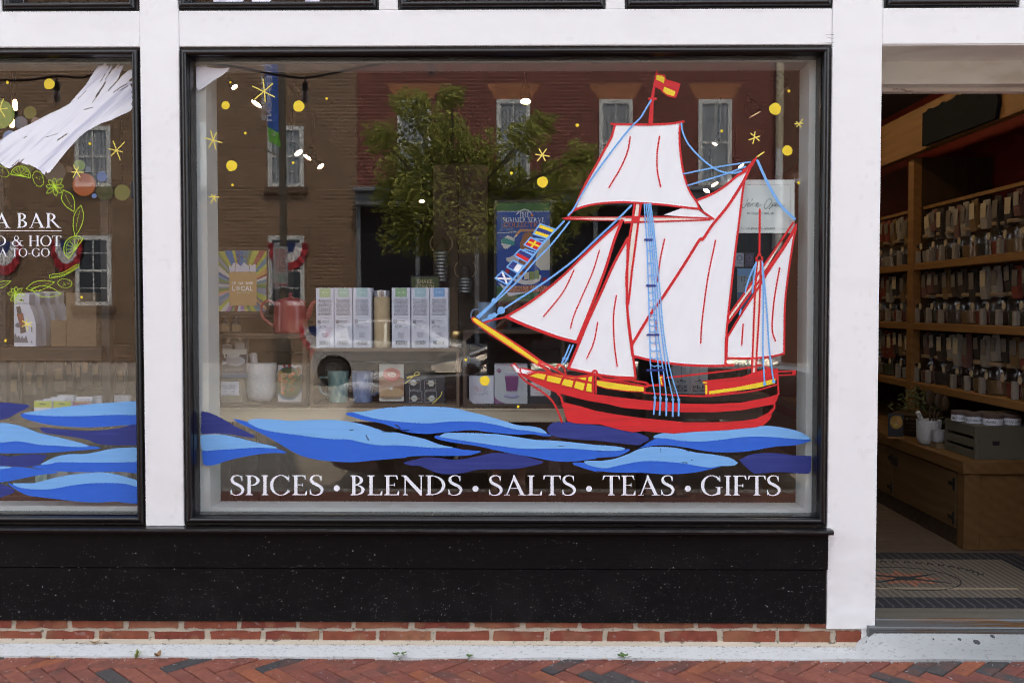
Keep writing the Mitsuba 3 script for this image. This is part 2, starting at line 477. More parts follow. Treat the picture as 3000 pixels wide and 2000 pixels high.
def brushed(key, c, amount, tone, sx=6., sz=150., ang=0.0, rough=.5):
    ca, sa = math.cos(ang), math.sin(ang)
    c, tone = [tuple(float(v) for v in q) for q in (c, tone)]

    def fn(p, n, uv):
        u, v = p.x * ca + p.z * sa, p.z * ca - p.x * sa
        s = fbm(u * sx, v * sz, 0., 3)
        return C(c, tone, smoothstep(.45, .8, s) * amount)
    solid(key, proc(fn), rough, .4)


brushed('paint_white', (.80, .81, .84), .05, (.55, .57, .70), 5, 60, 1.2)
brushed('paint_swoosh', (.78, .79, .86), .75, (.40, .42, .56), 3.2, 46, .72)
brushed('paint_red', lin((205, 40, 44)), .35, lin((160, 40, 44)))
brushed('paint_sky', lin((118, 172, 228)), .22, lin((98, 150, 210)), 7, 170)
brushed('paint_blue', lin((45, 98, 203)), .12, lin((70, 120, 210)), 7, 170)
brushed('paint_navy', lin((43, 54, 124)), .35, lin((66, 76, 148)), 6, 150)
brushed('paint_yellow', lin((234, 206, 52)), .25, lin((210, 170, 40)), 30, 90)
solid('paint_cream', lin((226, 216, 204)), .5)
brushed('paint_pale', lin((232, 215, 104)), .3, lin((205, 190, 90)), 30, 90)
solid('paint_lime', lin((180, 214, 52)), .5)
solid('vinyl_white', (.80, .80, .86), .4)
scene['pane'] = {'type': 'thindielectric', 'int_ior': 1.75}
scene['clear_glass'] = {'type': 'thindielectric', 'int_ior': 1.5}
solid('steel', (.56, .56, .57), .28, .5, metallic=1.0)
solid('dull_tin', (.30, .30, .30), .42, .5, metallic=.9)
solid('brass', (.60, .42, .18), .3, .5, metallic=1.0)
solid('black_plastic', (.015, .015, .017), .4)
solid('rubber', proc(lambda p, n, uv: mix((.016, .017, .022), (.045, .046, .05), smoothstep(.82, .9, .5 + .5 * dr.sin(p.x * 150.)))), .7)
bumped('marble', proc(lambda p, n, uv: C((.56, .58, .59), (.40, .42, .44), fbm(p.x * 120, p.y * 120, p.z * 120, 3))), lambda p, n, uv: fbm(p.x * 200, p.y * 200, p.z * 200, 2) * .0006, .6)
solid('red_glaze', (.26, .035, .032), .2, .5, clearcoat=.5)
solid('kraft', proc(lambda p, n, uv: C((.19, .135, .08), (.155, .108, .062), fbm(p.x * 200, p.y * 200, p.z * 60, 2))), .8, .2)
solid('carton_white', (.58, .62, .72), .5)
solid('carton_grey', (.30, .31, .33), .5)
solid('carton_dark', (.030, .034, .042), .45)
solid('carton_olive', (.235, .215, .17), .6)
solid('glaze_green', proc(lambda p, n, uv: C((.25, .38, .35), (.13, .24, .24), smoothstep(.3, .7, fbm(p.x * 60, p.y * 60, p.z * 20, 2)))), .18, .5)
solid('glaze_blue', proc(lambda p, n, uv: C((.19, .26, .44), (.11, .16, .31), smoothstep(.3, .7, fbm(p.x * 60, p.y * 60, p.z * 20, 2)))), .18, .5)
solid('enamel_blue', (.16, .24, .36), .25)
solid('bamboo', proc(lambda p, n, uv: C((.46, .38, .23), (.38, .30, .17), fbm(p.x * 260, p.y * 260, p.z * 4, 2))), .5)
solid('crate_olive', (.085, .080, .060), .6)
# ---------------------------------------------------------------- the shopfront
X = lambda px, y=0.0: at(px, 1000, y)[0]
ZZ = lambda py, y=0.0, px=1500: at(px, py, y)[2]
PL0, PL1, PR0, PR1 = X(420.4), X(532.7), X(2429.8), X(2574.0)
XL, XR = X(-620), X(3330)                                # far ends of the left window and of the doorway
ZB0, ZB1 = ZZ(134), ZZ(28)                               # underside and top of the white beam
ZS = ZZ(1541)                                            # foot of the windows
ZTOP, FLOOR, ROOF = 3.02, 0.08, 8.6
shop = thing('shop_building', 'white framed shopfront with black window mouldings and brick foot', 'shop')
P = shop + '__'
for a, b, z0 in ((PL0, PL1, ZS - .003), (PR0, PR1, ZZ(1838)), (XL - .15, XL, .1), (XR, XR + .15, .02)):
    add(P + 'post', bx(a, b, 0, .18, z0, ZTOP, .002), 'white_paint_smooth')
for a, b, y1 in ((XL, PL0, .18), (PL1, PR0, .18), (PR1, XR, .25)):
    add(P + 'beam', bx(a + .0012, b - .0012, .002, y1, ZB0, ZB1, .003), 'white_paint')
for a, b in ((X(-610), X(20)), (X(1114), X(1169)), (X(1772), X(1827)), (X(2972), XR)):
    add(P + 'mullion', bx(a, b, .003, .18, ZB1 + .001, ZTOP, .002), 'white_paint')
# sill shelf and the boarded riser under the windows
sx1 = at(2443, 1556, -.045)[0]
sill = Polygon([(-.045, ZZ(1564, -.045)), (-.047, ZZ(1558, -.047)), (-.045, ZZ(1552.5, -.045)), (-.038, ZZ(1550, -.040)), (.02, ZS - .004), (.02, ZZ(1564, -.045))])


def sweep_x(poly, x0, x1):
    """A profile in y, z drawn out along x."""
    m = trimesh.creation.extrude_polygon(poly, x1 - x0, engine='earcut')
    v = m.vertices
    return trimesh.Trimesh(np.stack([x0 + v[:, 2], v[:, 0], v[:, 1]], 1), m.faces, process=False)


add(P + 'sill', sweep_x(sill, XL - .1, sx1), 'black_gloss')
zj, zp = ZZ(1666, -.012), ZZ(1823, -.008)
add(P + 'riser_board', bx(XL - .1, PR0 + .0005, -.012, .05, zj + .001, ZZ(1563, -.012), .002), 'riser_paint')
add(P + 'riser_board', bx(XL - .1, PR0 - .004, -.007, .05, zp, zj - .0015, .002), 'riser_paint')
# brick foot: two courses showing, smeared mortar between
plinth = P + 'plinth'
XP = at(2521, 1860, .006)[0]
mort = bx(XL - .1, XP - .002, .010, .14, -.03, zp + .01)
rng = random.Random(4)
fil = Polygon([(.0095, -.02), (-.012, -.02), (-.010, .001), (-.004, .009), (.0095, .017)])
add(plinth, cat([mort, sweep_x(fil, XL - .1, XP - .004)]), 'mortar')
row1 = [-178, -22, 137, 291, 453, 617, 778, 945, 1111, 1278, 1446, 1612, 1780, 1948, 2118, 2284, 2450, 2535]
row2 = [-120, 47, 211, 379, 541, 707, 878, 1042, 1214, 1389, 1541, 1704, 1870, 2046, 2218, 2371, 2536]
for row, t, b, gap in ((row1, 1848, 1884, 14), (row2, 1812, 1838, 15)):
    for i in range(len(row) - 1):
        l, r = row[i], row[i + 1] - gap - rng.uniform(-3, 5)
        q = []
        for x0, y0, x1, y1 in ((l, b, r, b), (r, b, r, t), (r, t, l, t), (l, t, l, b)):
            n = 6 if y0 == y1 else 2
            for k in range(n):
                f = k / n
                q.append((x0 + (x1 - x0) * f + rng.uniform(-2, 2), y0 + (y1 - y0) * f + rng.uniform(-2.6, 2.6)))
        w = np.array([at(a, c, .006) for a, c in q])
        m = extr(Polygon(w[:, [0, 2]]), .006 - rng.uniform(0, .002), .03)
        if w[:, 0].min() > XP - .02:
            continue
        add(plinth + '__brick', m, f'plinth_brick_{rng.randrange(3)}', smooth=False)
# doorway: soffit and head at the back of the beam, threshold
ys = .25
head = Polygon([(ys, ZB0 + .02), (ys, ZZ(250, ys)), (.32, ZZ(250, ys) - .001), (.32, ZZ(272.5, .32)), (.36, ZZ(272.5, .32) - .001), (.36, ZZ(272.5, .32) + .2), (.34, ZB0 + .5), (ys, ZB0 + .5)])
add(P + 'door_head', sweep_x(Polygon([(.2505, ZB0 + .4), (.2505, ZZ(250, ys)), (.33, ZZ(250, ys)), (.33, ZB0 + .4)]), PR1 - .02, XR), 'cream_paint')
add(P + 'door_head_strip', sweep_x(Polygon([(.318, ZZ(250, ys) - .0005), (.318, ZZ(270, .318)), (.321, ZZ(272.5, .32)), (.362, ZZ(272.5, .32)), (.362, ZZ(250, ys) - .0005)]), PR1 - .02, XR), 'chipped_paint')
add(P + 'door_soffit', bx(PR1 + .001, XR, .006, .25, ZB0 - .0035, ZB0 - .0005), 'cream_paint')
xt = at(2545, 1848, -.022)[0]
noz = [(-.022, .061), (-.026, .066), (-.026, .069), (-.022, .070), (-.024, .073), (-.020, .075), (-.022, .078), (-.018, .082), (.064, .083), (.066, .087), (.082, .087), (.084, FLOOR), (.084, .03), (-.022, .03)]
add(P + 'threshold', sweep_x(Polygon(noz), xt, XR), 'metal_strip')
add(P + 'jamb_foot', bx(at(2522, 1850, .01)[0], xt + .03, .004, .06, .02, ZZ(1838) + .001, .002), 'white_paint_smooth')
# the rest of the building: upper wall, sides, roof and the dark shop inside
add(P + 'upper_wall', cat([bx(-9, 9, .002, .3, ZTOP, ROOF), bx(-9, XL - .15, .02, .3, -.1, ZTOP), bx(XR + .15, 9, .02, .3, -.1, ZTOP)]), 'plinth_brick_0')
add(P + 'added_shade_block', bx(-16, -.4, .31, 10, ROOF + .16, 14.2), 'plinth_brick_0')  # unseen block, added to throw shade on the left part of the road
add(P + 'roof', bx(-9, 9, -.15, 10.2, ROOF, ROOF + .15), 'inner_ceiling')
add(P + 'side_wall', cat([bx(-9, -8.8, .3, 10, -.1, ROOF), bx(8.8, 9, .3, 10, -.1, ROOF), bx(-9, 9, 9.8, 10, -.1, ROOF)]), 'plinth_brick_0')
add(P + 'inner_wall', cat([bx(-5.2, -5.1, .3, 9.8, 0, 2.9), bx(-5.2, 4.3, 9.6, 9.7, 0, 2.9)]), 'inner_wall')
add(P + 'red_wall', bx(3.02, 3.12, .3, 9.7, 0, 2.9), 'red_wall')
add(P + 'ceiling', bx(-5.2, 4.3, .19, 9.8, 2.9, 3.0), 'inner_ceiling')
# shop floor: boards one by one near the door, the rest as one sheet
fl = add('shop_floor', bx(-5.2, 4.3, .15, 9.7, FLOOR - .05, FLOOR - .006), 'plank_dark', kind='structure')
r2 = random.Random(8)
y = .085
while y < 2.6:
    wdt = .125
    x = PR1 - .02
    while x < 3.0:
        l = r2.uniform(.7, 1.2)
        if x > PR1 - 1.5:
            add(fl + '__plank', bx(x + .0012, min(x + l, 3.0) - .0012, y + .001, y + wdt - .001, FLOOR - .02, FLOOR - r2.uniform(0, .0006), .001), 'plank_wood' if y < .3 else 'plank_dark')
        x += l
    y += wdt
# concrete strip along the foot, ramped up at the doorstep
gx = np.linspace(XL - .2, XR + .3, 160)
gy = np.array([-.22, -.165, -.155, -.14, -.11, -.08, -.05, -.023, .0, .03])
v, f = [], []
for i, x in enumerate(gx):
    k = np.clip((x - (XP - .02)) / .05, 0, 1)
    for y in gy:
        t = np.clip((y + .155) / .135, 0, 1)
        z = .004 + k * .055 * t - .004 * (1 - k) * t + .0012 * math.sin(7 * x) * math.sin(40 * y)
        yy = y + (.004 * math.sin(5 * x) + .003 * math.sin(17 * x)) * (1 if y < -.13 else 0)
        if y <= -.165:
            z = -.05
            yy = -.157 + (.004 * math.sin(5 * x) + .003 * math.sin(17 * x)) if y > -.2 else yy
        v.append((x, yy, z))
ny = len(gy)
for i in range(len(gx) - 1):
    for j in range(ny - 1):
        a = i * ny + j
        f.append((a, a + ny, a + ny + 1, a + 1))
add('concrete_footing', (np.array(v), np.array(f)), 'concrete', smooth=40, kind='structure')
# brick pavement in herringbone, falling to the kerb
SLOPE = .045
pz = lambda y: -.003 + SLOPE * (y + .155)
pave = add('pavement', trimesh.Trimesh(*[np.array(a) for a in ([(-14, -4.05, pz(-4.05) - .006), (14, -4.05, pz(-4.05) - .006), (14, .05, -.014), (-14, .05, -.014)], [(0, 1, 2), (0, 2, 3)])], process=False), 'joint_dirt', kind='structure')
W = .062
s2 = math.sqrt(.5)
loc, near, rest = random.Random(11), [], []
for i in range(-90, 90):
    for j in range(-90, 90):
        m6 = (i - j) % 6
        if m6 == 0:
            cx, cy, hx, hy = i + 1.5, j + .5, 1.5, .5
        elif m6 == 5:
            cx, cy, hx, hy = i + .5, j + 1.5, .5, 1.5
        else:
            continue
        x, y = (cx + cy) * s2 * W + .012, (cy - cx) * s2 * W - .025
        if -4.0 < y < -.07 and abs(x - .0) < 3.6:
            (near if y > -.62 and -2.25 < x < 2.45 else rest).append((x, y, hx * W, hy * W))


def paver(x, y, hx, hy, full=True):
    g, h = .0016, loc.uniform(-.0025, .0025)
    m = bx(-hx + g, hx - g, -hy + g, hy - g, -.03, h, .0035) if full else bx(-hx + g, hx - g, -hy + g, hy - g, -.012, h)
    a = -math.pi / 4 + loc.uniform(-.012, .012)
    R = np.eye(4)
    R[:2, :2] = [[math.cos(a), -math.sin(a)], [math.sin(a), math.cos(a)]]
    S = np.eye(4)
    S[2, 1] = SLOPE + loc.uniform(-.012, .012)
    S[2, 0] = loc.uniform(-.012, .012)
    m.apply_transform(trimesh.transformations.translation_matrix((x, y, pz(y))) @ S @ R)
    v = m.vertices
    if v[:, 1].max() > -.156:                             # cut along the concrete
        m = trimesh.intersections.slice_mesh_plane(m, [0, -1, 0], [0, -.156, 0], cap=False)
    return m


kinds = [0, 0, 0, 1, 1, 2, 2, 4, 1, 0, 3]
near.sort(key=lambda q: -q[1])
for q in near[:300]:
    m = paver(*q)
    if m is not None and len(m.faces):
        add(pave + '__brick', m, f'paver_{kinds[loc.randrange(len(kinds))]}', smooth=False)
rest = near[300:] + rest
for k in range(3):
    ms = [m for m in (paver(*q, full=False) for q in rest[k::3] if q[1] > -1.3) if m is not None and len(m.faces)]
    add(pave + '__far_bricks', cat(ms), f'paver_{k}', kind='stuff')
add(pave + '__far_paving', trimesh.Trimesh(*[np.array(a) for a in ([(-14, -4.05, pz(-4.05) - .001), (14, -4.05, pz(-4.05) - .001), (14, -1.3, pz(-1.3) - .001), (-14, -1.3, pz(-1.3) - .001)], [(0, 1, 2), (0, 2, 3)])], process=False), 'paver_0')
# ---------------------------------------------------------------- the windows
bead = [(0, .012), (.008, .012), (.0105, .001), (.015, -.007), (.022, -.010), (.029, -.007), (.033, .002), (.0345, .014), (.038, .017), (.039, GY + .02)]


def window(base, label, x0, x1, z0, z1, prof=bead):
    k = thing(base, label, 'window', None)
    add(k + '__frame', frame(x0, x1, z0, z1, prof), 'black_gloss', smooth=50)
    a = .036
    g = np.array([[x0 + a, GY, z0 + a], [x1 - a, GY, z0 + a], [x1 - a, GY, z1 - a], [x0 + a, GY, z1 - a]])
    add(k + '__pane', trimesh.Trimesh(g, [[0, 1, 2], [0, 2, 3]], process=False), 'pane')
    return k


def casing(k, x0, x1, z0, z1, l, r, b, t, depth=.15):
    o, i = sbox(x0 + .02, z0 + .02, x1 - .02, z1 - .02), sbox(x0 + l, z0 + b, x1 - r, z1 - t)
    add(k + '__inner_casing', extr(o.difference(i), GY + .012, GY + depth), 'casing_paint')


big = window('display_window', 'large shop window painted with a sailing ship on blue waves', PL1, PR0, ZS, ZB0)
casing(big, PL1, PR0, ZS, ZB0, .078, .064, .053, .046)
left = window('display_window', 'left shop window with lime herb drawings and a broad white brush stroke', XL, PL0, ZS, ZB0)
casing(left, XL, PL0, ZS, ZB0, .08, .03, .058, .046, .12)
add(left + '__bracket', bx(*(at(384.5, 555, .03)[0], at(397, 555, .03)[0]), .022, .06, ZZ(580, .03), ZZ(531, .03), .002), 'black_plastic')
TL = []
for a, b, lab in ((20, 414, 'transom window above the left shop window, only its foot in view'), (527, 1114, 'transom window with white brush strokes along its foot'),
                  (1169, 1772, 'middle transom window above the painted ship'), (1827, 2432, 'transom window left of the right white post'),
                  (2580, 2972, 'transom window above the open doorway')):
    TL.append(window('transom_window', lab, X(a), X(b), ZB1, ZTOP))
for k in TL:
    labels[k]['group'] = 'row of transom windows above the beam'
labels[big]['group'] = labels[left]['group'] = 'display windows of the shop'
# ---------------------------------------------------------------- paint and lettering on the outside of the panes
LAY = 0.0009


def paint(holder, name, g, colour, layer=1, label=None):
    m = flat(g, GY - LAY * layer)
    k = add(f'{holder}__{name}', m, colour)
    if label:
        tag(k, label)
    return k


Z5, Z7, Z6, Z8 = (lambda p: Z(1300, 150, 2.8514, p)), (lambda p: Z(1800, 150, 2.8514, p)), (lambda p: Z(1350, 600, 2.4123, p)), (lambda p: Z(1800, 650, 2.4129, p))
Z9, ZF = (lambda p: Z(1450, 1050, 5.2267, p)), (lambda p: Z(1420, 560, 4.6125, p))
ZA, ZB, ZC, ZL = (lambda p: Z(570, 1150, 3.7333, p)), (lambda p: Z(1150, 1150, 3.6185, p)), (lambda p: Z(1750, 1150, 3.36, p)), (lambda p: Z(0, 1100, 3.4095, p))
ship = big + '__painted_ship'
S = ship + '__'
sail_a = Z6([(1140, 110), (1085, 250), (1030, 430), (960, 620), (890, 800), (820, 970), (700, 940), (560, 890), (430, 840), (320, 790), (500, 680), (700, 520), (860, 365), (1000, 232)])
sail_b = Z6([(1180, 235), (1176, 500), (1174, 700), (1190, 850), (1210, 1000), (1235, 1222), (1100, 1215), (950, 1195), (760, 1155), (830, 990), (900, 820), (1000, 600), (1080, 420)])
top_l = Z5([(1430, 613), (1400, 720), (1340, 830), (1280, 940), (1200, 1080), (1140, 1200), (1090, 1330)])
top_b = Z5([(1090, 1330), (1200, 1290), (1350, 1268), (1500, 1262)]) + Z7([(200, 1268), (400, 1282), (550, 1300), (712, 1318)])
top_r = Z7([(712, 1318), (690, 1262), (640, 1190), (605, 1110), (572, 990), (550, 830), (543, 690), (552, 604)])
top_t = Z7([(552, 604), (450, 612), (250, 620), (0, 612)]) + Z5([(1430, 613)])
main_u = Z7([(690, 1250), (800, 1203), (900, 1145), (1000, 1065), (1125, 965), (1085, 1075), (1068, 1200), (1050, 1330)])
main_r = Z8([(875, 0), (850, 250), (822, 500), (800, 700), (788, 850), (785, 1008)])
main_b = Z8([(785, 1008), (700, 1010), (500, 1005), (300, 980), (132, 943)])
main_l = Z8([(132, 943), (112, 800), (95, 600), (110, 420), (145, 180), (172, 8)])
miz = Z8([(1285, 40), (1262, 150), (1225, 400), (1205, 600), (1200, 930), (1100, 952), (950, 964), (795, 962), (800, 812), (900, 645), (1000, 492), (1100, 332), (1200, 182)])
sails = [(Polygon(sail_a).buffer(0), 'white triangular jib at the bow end'), (Polygon(sail_b).buffer(0), 'white staysail next to the main mast'),
         (Polygon(top_l[:-1] + top_b[:-1] + top_r[:-1] + top_t).buffer(0), 'white square topsail at the top'),
         (Polygon(main_u + main_r + main_b[1:] + main_l[1:] + Z7([(800, 1415)])).union(Polygon(Z7([(410, 1368), (500, 1335), (570, 1308), (700, 1325), (800, 1400), (600, 1384)]))).buffer(0), 'large white mainsail amidships'),
         (Polygon(miz).buffer(0), 'white triangular mizzen sail at the stern')]
for g, lab in sails:
    paint(ship, 'sail', g, 'paint_white', 1, lab)
# masts and yards: cream inside red lines
paint(ship, 'spar', unary_union([Polygon(Z5([(1000, 1396), (1300, 1388), (1520, 1386), (1620, 1384), (1620, 1418), (1510, 1414), (1300, 1412)])), Polygon(Z7([(150, 1386), (300, 1386), (560, 1390), (800, 1402), (560, 1412), (300, 1420), (80, 1428), (85, 1392)])),
      Polygon(Z6([(1240, -5), (1262, -5), (1250, 140), (1222, 330), (1203, 480), (1183, 645), (1176, 560), (1182, 420), (1205, 220)])), Polygon(Z8([(1014, 275), (1033, 275), (1024, 600), (1003, 1000), (998, 1080), (978, 1085), (990, 700)])),
      Polygon(Z8([(812, 690), (1000, 430), (1085, 310), (1178, 150), (1168, 150), (1050, 315), (985, 415), (806, 668)]))]), 'paint_cream', 2)
paint(ship, 'spar_tip', ln(Z7([(1190, 884), (1248, 845)]), 4), 'paint_pale', 2)
red = []


def rl(pts, w):
    red.append(ln(pts, w))


def rp(pts):
    red.append(Polygon(pts).buffer(0))


rl(sail_a[:6], 8); rl(sail_a[5:10], 9); rl(sail_a[9:] + sail_a[:1], 6.5)
rl(Z6([(320, 792), (230, 812), (165, 832)]), 5)
rl(sail_b[:6], 6.5); rl(sail_b[5:9], 6.5); rl(sail_b[8:] + sail_b[:1], 7.5)
rl(top_l, 6.5); rl(Z5([(1045, 1375)]) + top_b, 6); rl(top_r[::-1] + Z7([(760, 1355), (828, 1402)]), 5.5); rl(Z5([(1398, 608), (1440, 610), (1720, 614)]) + Z7([(300, 613), (460, 606), (578, 588)]), 6)
rp(Z7([(355, 153), (358, 190), (342, 300), (330, 390), (322, 603), (282, 603), (302, 400), (325, 280), (343, 190)]))
red.append(ell(*Z7([(318, 399)])[0], 14, 4.5))
rp(Z7([(352, 188), (415, 198), (428, 212), (434, 236), (552, 272), (538, 330), (514, 393), (450, 382), (402, 347), (384, 324), (336, 300)]))
yardo = Polygon(Z5([(984, 1394), (1040, 1382), (1520, 1380), (1640, 1380), (1640, 1428), (1500, 1420), (1200, 1414), (1020, 1408)])).union(Polygon(Z7([(90, 1378), (250, 1376), (560, 1380), (790, 1390), (832, 1402), (780, 1415), (500, 1424), (300, 1430), (80, 1440)])))
red.append(yardo.difference(Polygon(Z5([(1025, 1396), (1300, 1390), (1520, 1390), (1510, 1410), (1300, 1410)]))).difference(Polygon(Z7([(215, 1388), (560, 1392), (790, 1402), (560, 1411), (205, 1420)]))).difference(Polygon(Z7([(90, 1394), (148, 1392), (140, 1420), (80, 1422)]))))
rl(Z6([(1228, 0), (1212, 120), (1192, 240), (1178, 420), (1170, 520), (1176, 640), (1182, 700)]), 7); rl(Z6([(1272, 0), (1255, 120), (1228, 330), (1208, 480), (1192, 640), (1182, 700)]), 6)
rl(Z7([(690, 1245), (800, 1200), (900, 1143), (1000, 1063), (1100, 975)]), 6.5); rl(Z7([(1085, 1080), (1068, 1210), (1045, 1400)]) + main_r[1:], 6)
rp(Z7([(1195, 878), (1160, 905), (1090, 985), (1040, 1045), (1100, 1010), (1118, 975), (1100, 1040), (1075, 1090), (1105, 1040), (1145, 975), (1180, 920)]))
rl(Z7([(1150, 935), (1080, 1085), (950, 1290), (820, 1450), (740, 1568)]) + Z8([(600, 130), (500, 290), (350, 520), (250, 660), (125, 865)]), 8)
rl(Z8([(130, 947), (300, 985), (500, 1010), (700, 1017), (842, 1011)]), 7); rl(Z8([(88, 560), (100, 720), (128, 945)]), 7); rl(Z8([(790, 812), (788, 950), (786, 1010)]), 5)
for s, w in ((Z5([(1558, 716), (1535, 840), (1475, 980), (1380, 1138)]), 4), (Z5([(1803, 714), (1783, 850), (1785, 1000), (1812, 1132)]), 4), (Z6([(980, 322), (930, 480), (860, 640), (800, 780), (775, 870)]), 3.4), (Z6([(800, 462), (720, 620), (585, 788)]), 3.6),
             (Z6([(968, 830), (940, 970), (890, 1085)]), 3.6), (Z6([(1100, 640), (1080, 780), (1085, 980), (1105, 1140)]), 3.8), (Z8([(355, 122), (325, 260), (305, 420)]), 3.8), (Z8([(715, 130), (660, 400), (620, 700), (610, 855)]), 3.8),
             (Z8([(295, 690), (290, 865)]), 3.2), (Z8([(910, 722), (900, 868)]), 4), (Z8([(1168, 325), (1130, 550), (1115, 750), (1138, 840)]), 4)):
    rl(s, w)
rl(miz[:5], 5.5); rl(miz[4:8], 6); rl(miz[8:] + miz[:1], 6); rl(miz[7:9], 4)
rl(Z8([(805, 662), (990, 405), (1055, 310), (1180, 130), (1265, 5)]), 6); rl(Z8([(800, 722), (1000, 450), (1100, 305), (1200, 165), (1287, 18)]), 6); rl(Z8([(802, 660), (800, 722)]), 5)
rl(Z8([(1010, 275), (990, 600), (975, 1000), (970, 1085)]), 5); rl(Z8([(1035, 275), (1025, 600), (1008, 900), (1000, 1080)]), 5)
rl(Z7([(1215, 1325), (1213, 1568)]) + Z8([(1024, 225)]), 6)
red.append(Polygon(Z8([(997, 277), (1052, 277), (1052, 248), (1040, 244), (1036, 223), (1012, 223), (1010, 244), (997, 250)])).difference(Polygon(Z8([(1010, 268), (1040, 268), (1030, 240), (1020, 240)]))))
# bowsprit, figurehead, hull
rp(Z6([(72, 800), (88, 788), (300, 915), (480, 1032), (560, 1092), (580, 1102), (565, 1140), (545, 1138), (400, 1045), (200, 915), (80, 825)]))
rl(Z9([(735, 60), (900, 150), (1050, 245)]), 6); rl(Z9([(700, 100), (850, 200), (800, 190)]), 5.5); rl(Z9([(940, 160), (975, 90), (1060, 150), (1085, 235)]), 5); rl(Z9([(715, 130), (745, 85), (730, 60)]), 5)
rl(Z9([(700, 105), (760, 150), (830, 205)]), 7)
rp(Z9([(220, 112), (262, 92), (282, 66), (305, 60), (328, 85), (335, 110), (372, 150), (430, 138), (520, 160), (625, 195), (600, 240), (480, 262), (390, 240), (320, 205), (290, 165), (275, 125)]))
base = Polygon(Z9([(470, 260), (520, 240), (640, 188), (850, 205), (1060, 245), (1250, 265), (1420, 240), (1500, 235), (1512, 525), (1200, 450), (760, 345)]))
band = Polygon(Z9([(385, 235), (470, 250), (760, 340), (1000, 400), (1200, 450), (1400, 500), (1550, 545), (1800, 580)]) + Z8([(200, 1258), (500, 1283), (700, 1285), (900, 1275), (1100, 1235), (1162, 1212), (1150, 1258), (1130, 1287), (1050, 1302), (900, 1330), (700, 1345), (500, 1345), (200, 1325)])
               + Z9([(2050, 762), (1950, 750), (1700, 690), (1450, 650), (1200, 590), (900, 510), (600, 370), (420, 268)]))
keel = Polygon(Z9([(1050, 665), (1350, 740), (1550, 800), (1900, 860)]) + Z8([(200, 1385), (500, 1415), (700, 1415), (900, 1405), (1000, 1390), (1090, 1345), (1118, 1312), (1110, 1372), (1040, 1437), (1000, 1450), (800, 1470), (560, 1482), (420, 1495), (200, 1478)]) + Z9([(2100, 1125), (1900, 1085), (1600, 1005), (1250, 995), (1110, 960), (1070, 850), (1040, 720)]))
paint(ship, 'hull', unary_union([base.buffer(0), band.buffer(0), keel.buffer(0)]), 'paint_red', 3, 'red hull with bare glass stripes')
rl(Z9([(370, 240), (450, 330), (600, 430), (750, 530), (880, 650), (960, 800), (1000, 900), (1025, 972)]), 5.5); rl(Z9([(955, 530), (1005, 580), (1030, 660), (1045, 730)]), 6.5)
rl(Z8([(1150, 1040), (1155, 1120), (1160, 1215)]), 6); rl(Z8([(1132, 1287), (1128, 1320), (1108, 1350), (1095, 1390), (1042, 1438)]), 5)
gold = Polygon(Z9([(1560, 322), (1750, 350), (2000, 385), (2305, 425), (2305, 520), (2000, 505), (1700, 465), (1555, 420)]))
red.append(gold); rl(Z9([(1560, 245), (1640, 300), (1800, 322), (2080, 325), (2160, 345), (2330, 378), (2325, 432)]), 6); rl(Z9([(1600, 330), (1900, 350), (2310, 420)]), 4)
red.append(ell(*Z9([(1530, 215)])[0], 9, 9).difference(ell(*Z9([(1530, 222)])[0], 3.6, 4.5))); rl(Z9([(1505, 260), (1510, 520)]), 5.5); rl(Z9([(1545, 250), (1550, 520)]), 5)
aft = Polygon(Z8([(620, 1122), (640, 1120), (900, 1093), (1060, 1038), (1150, 1040), (1152, 1112), (1050, 1150), (800, 1215), (660, 1228), (640, 1226), (638, 1148)]))
red.append(aft)
rl(Z8([(370, 1100), (600, 1075), (850, 1045), (1000, 1020), (1042, 1012), (1100, 1038), (1150, 1046)]), 5); rl(Z8([(150, 1105), (0, 1112)]), 5)
rl(Z8([(208, 1205), (400, 1222), (640, 1230), (800, 1216), (1000, 1190), (1145, 1150)]), 5)
red.append(Polygon(Z8([(1155, 1052), (1282, 1046), (1284, 1082), (1155, 1088)])).difference(Polygon(Z8([(1158, 1063), (1255, 1058), (1255, 1074), (1158, 1078)]))))
red.append(Polygon(Z8([(308, 1082), (348, 1080), (352, 1160), (228, 1164), (228, 1148), (322, 1145)])))
paint(ship, 'red_line', unary_union([g.buffer(0) for g in red]), 'paint_red', 4)
paint(ship, 'figurehead', unary_union([Polygon(Z9([(268, 102), (298, 94), (330, 130), (350, 152), (382, 162), (370, 188), (402, 228), (322, 202), (296, 155)])), Polygon(Z9([(402, 152), (600, 206), (470, 196), (560, 222), (470, 215), (520, 240), (420, 226), (396, 190)]))]), 'paint_white', 5, 'white bird figurehead under the bowsprit')
yel = [Polygon(Z6([(80, 806), (98, 797), (330, 948), (552, 1106), (541, 1126), (300, 968), (110, 838)])), Polygon(Z7([(352, 200), (402, 208), (420, 225), (412, 272), (380, 250), (348, 240)])), Polygon(Z7([(418, 297), (510, 338), (500, 378), (440, 362), (405, 335)])),
       Polygon(Z9([(1560, 335), (1750, 362), (2000, 400), (2280, 435), (2280, 505), (2000, 490), (1700, 450), (1560, 405)])),
       Polygon(Z8([(668, 1195), (850, 1170), (1050, 1130), (1140, 1105), (1135, 1140), (1000, 1175), (800, 1200), (670, 1218)])), Polygon(Z8([(642, 1150), (656, 1150), (656, 1216), (642, 1216)])), Polygon(Z8([(625, 1130), (655, 1132), (655, 1140), (625, 1140)])),
       Polygon(Z8([(320, 1092), (338, 1092), (338, 1100), (330, 1102), (340, 1150), (330, 1150), (320, 1105)]))]
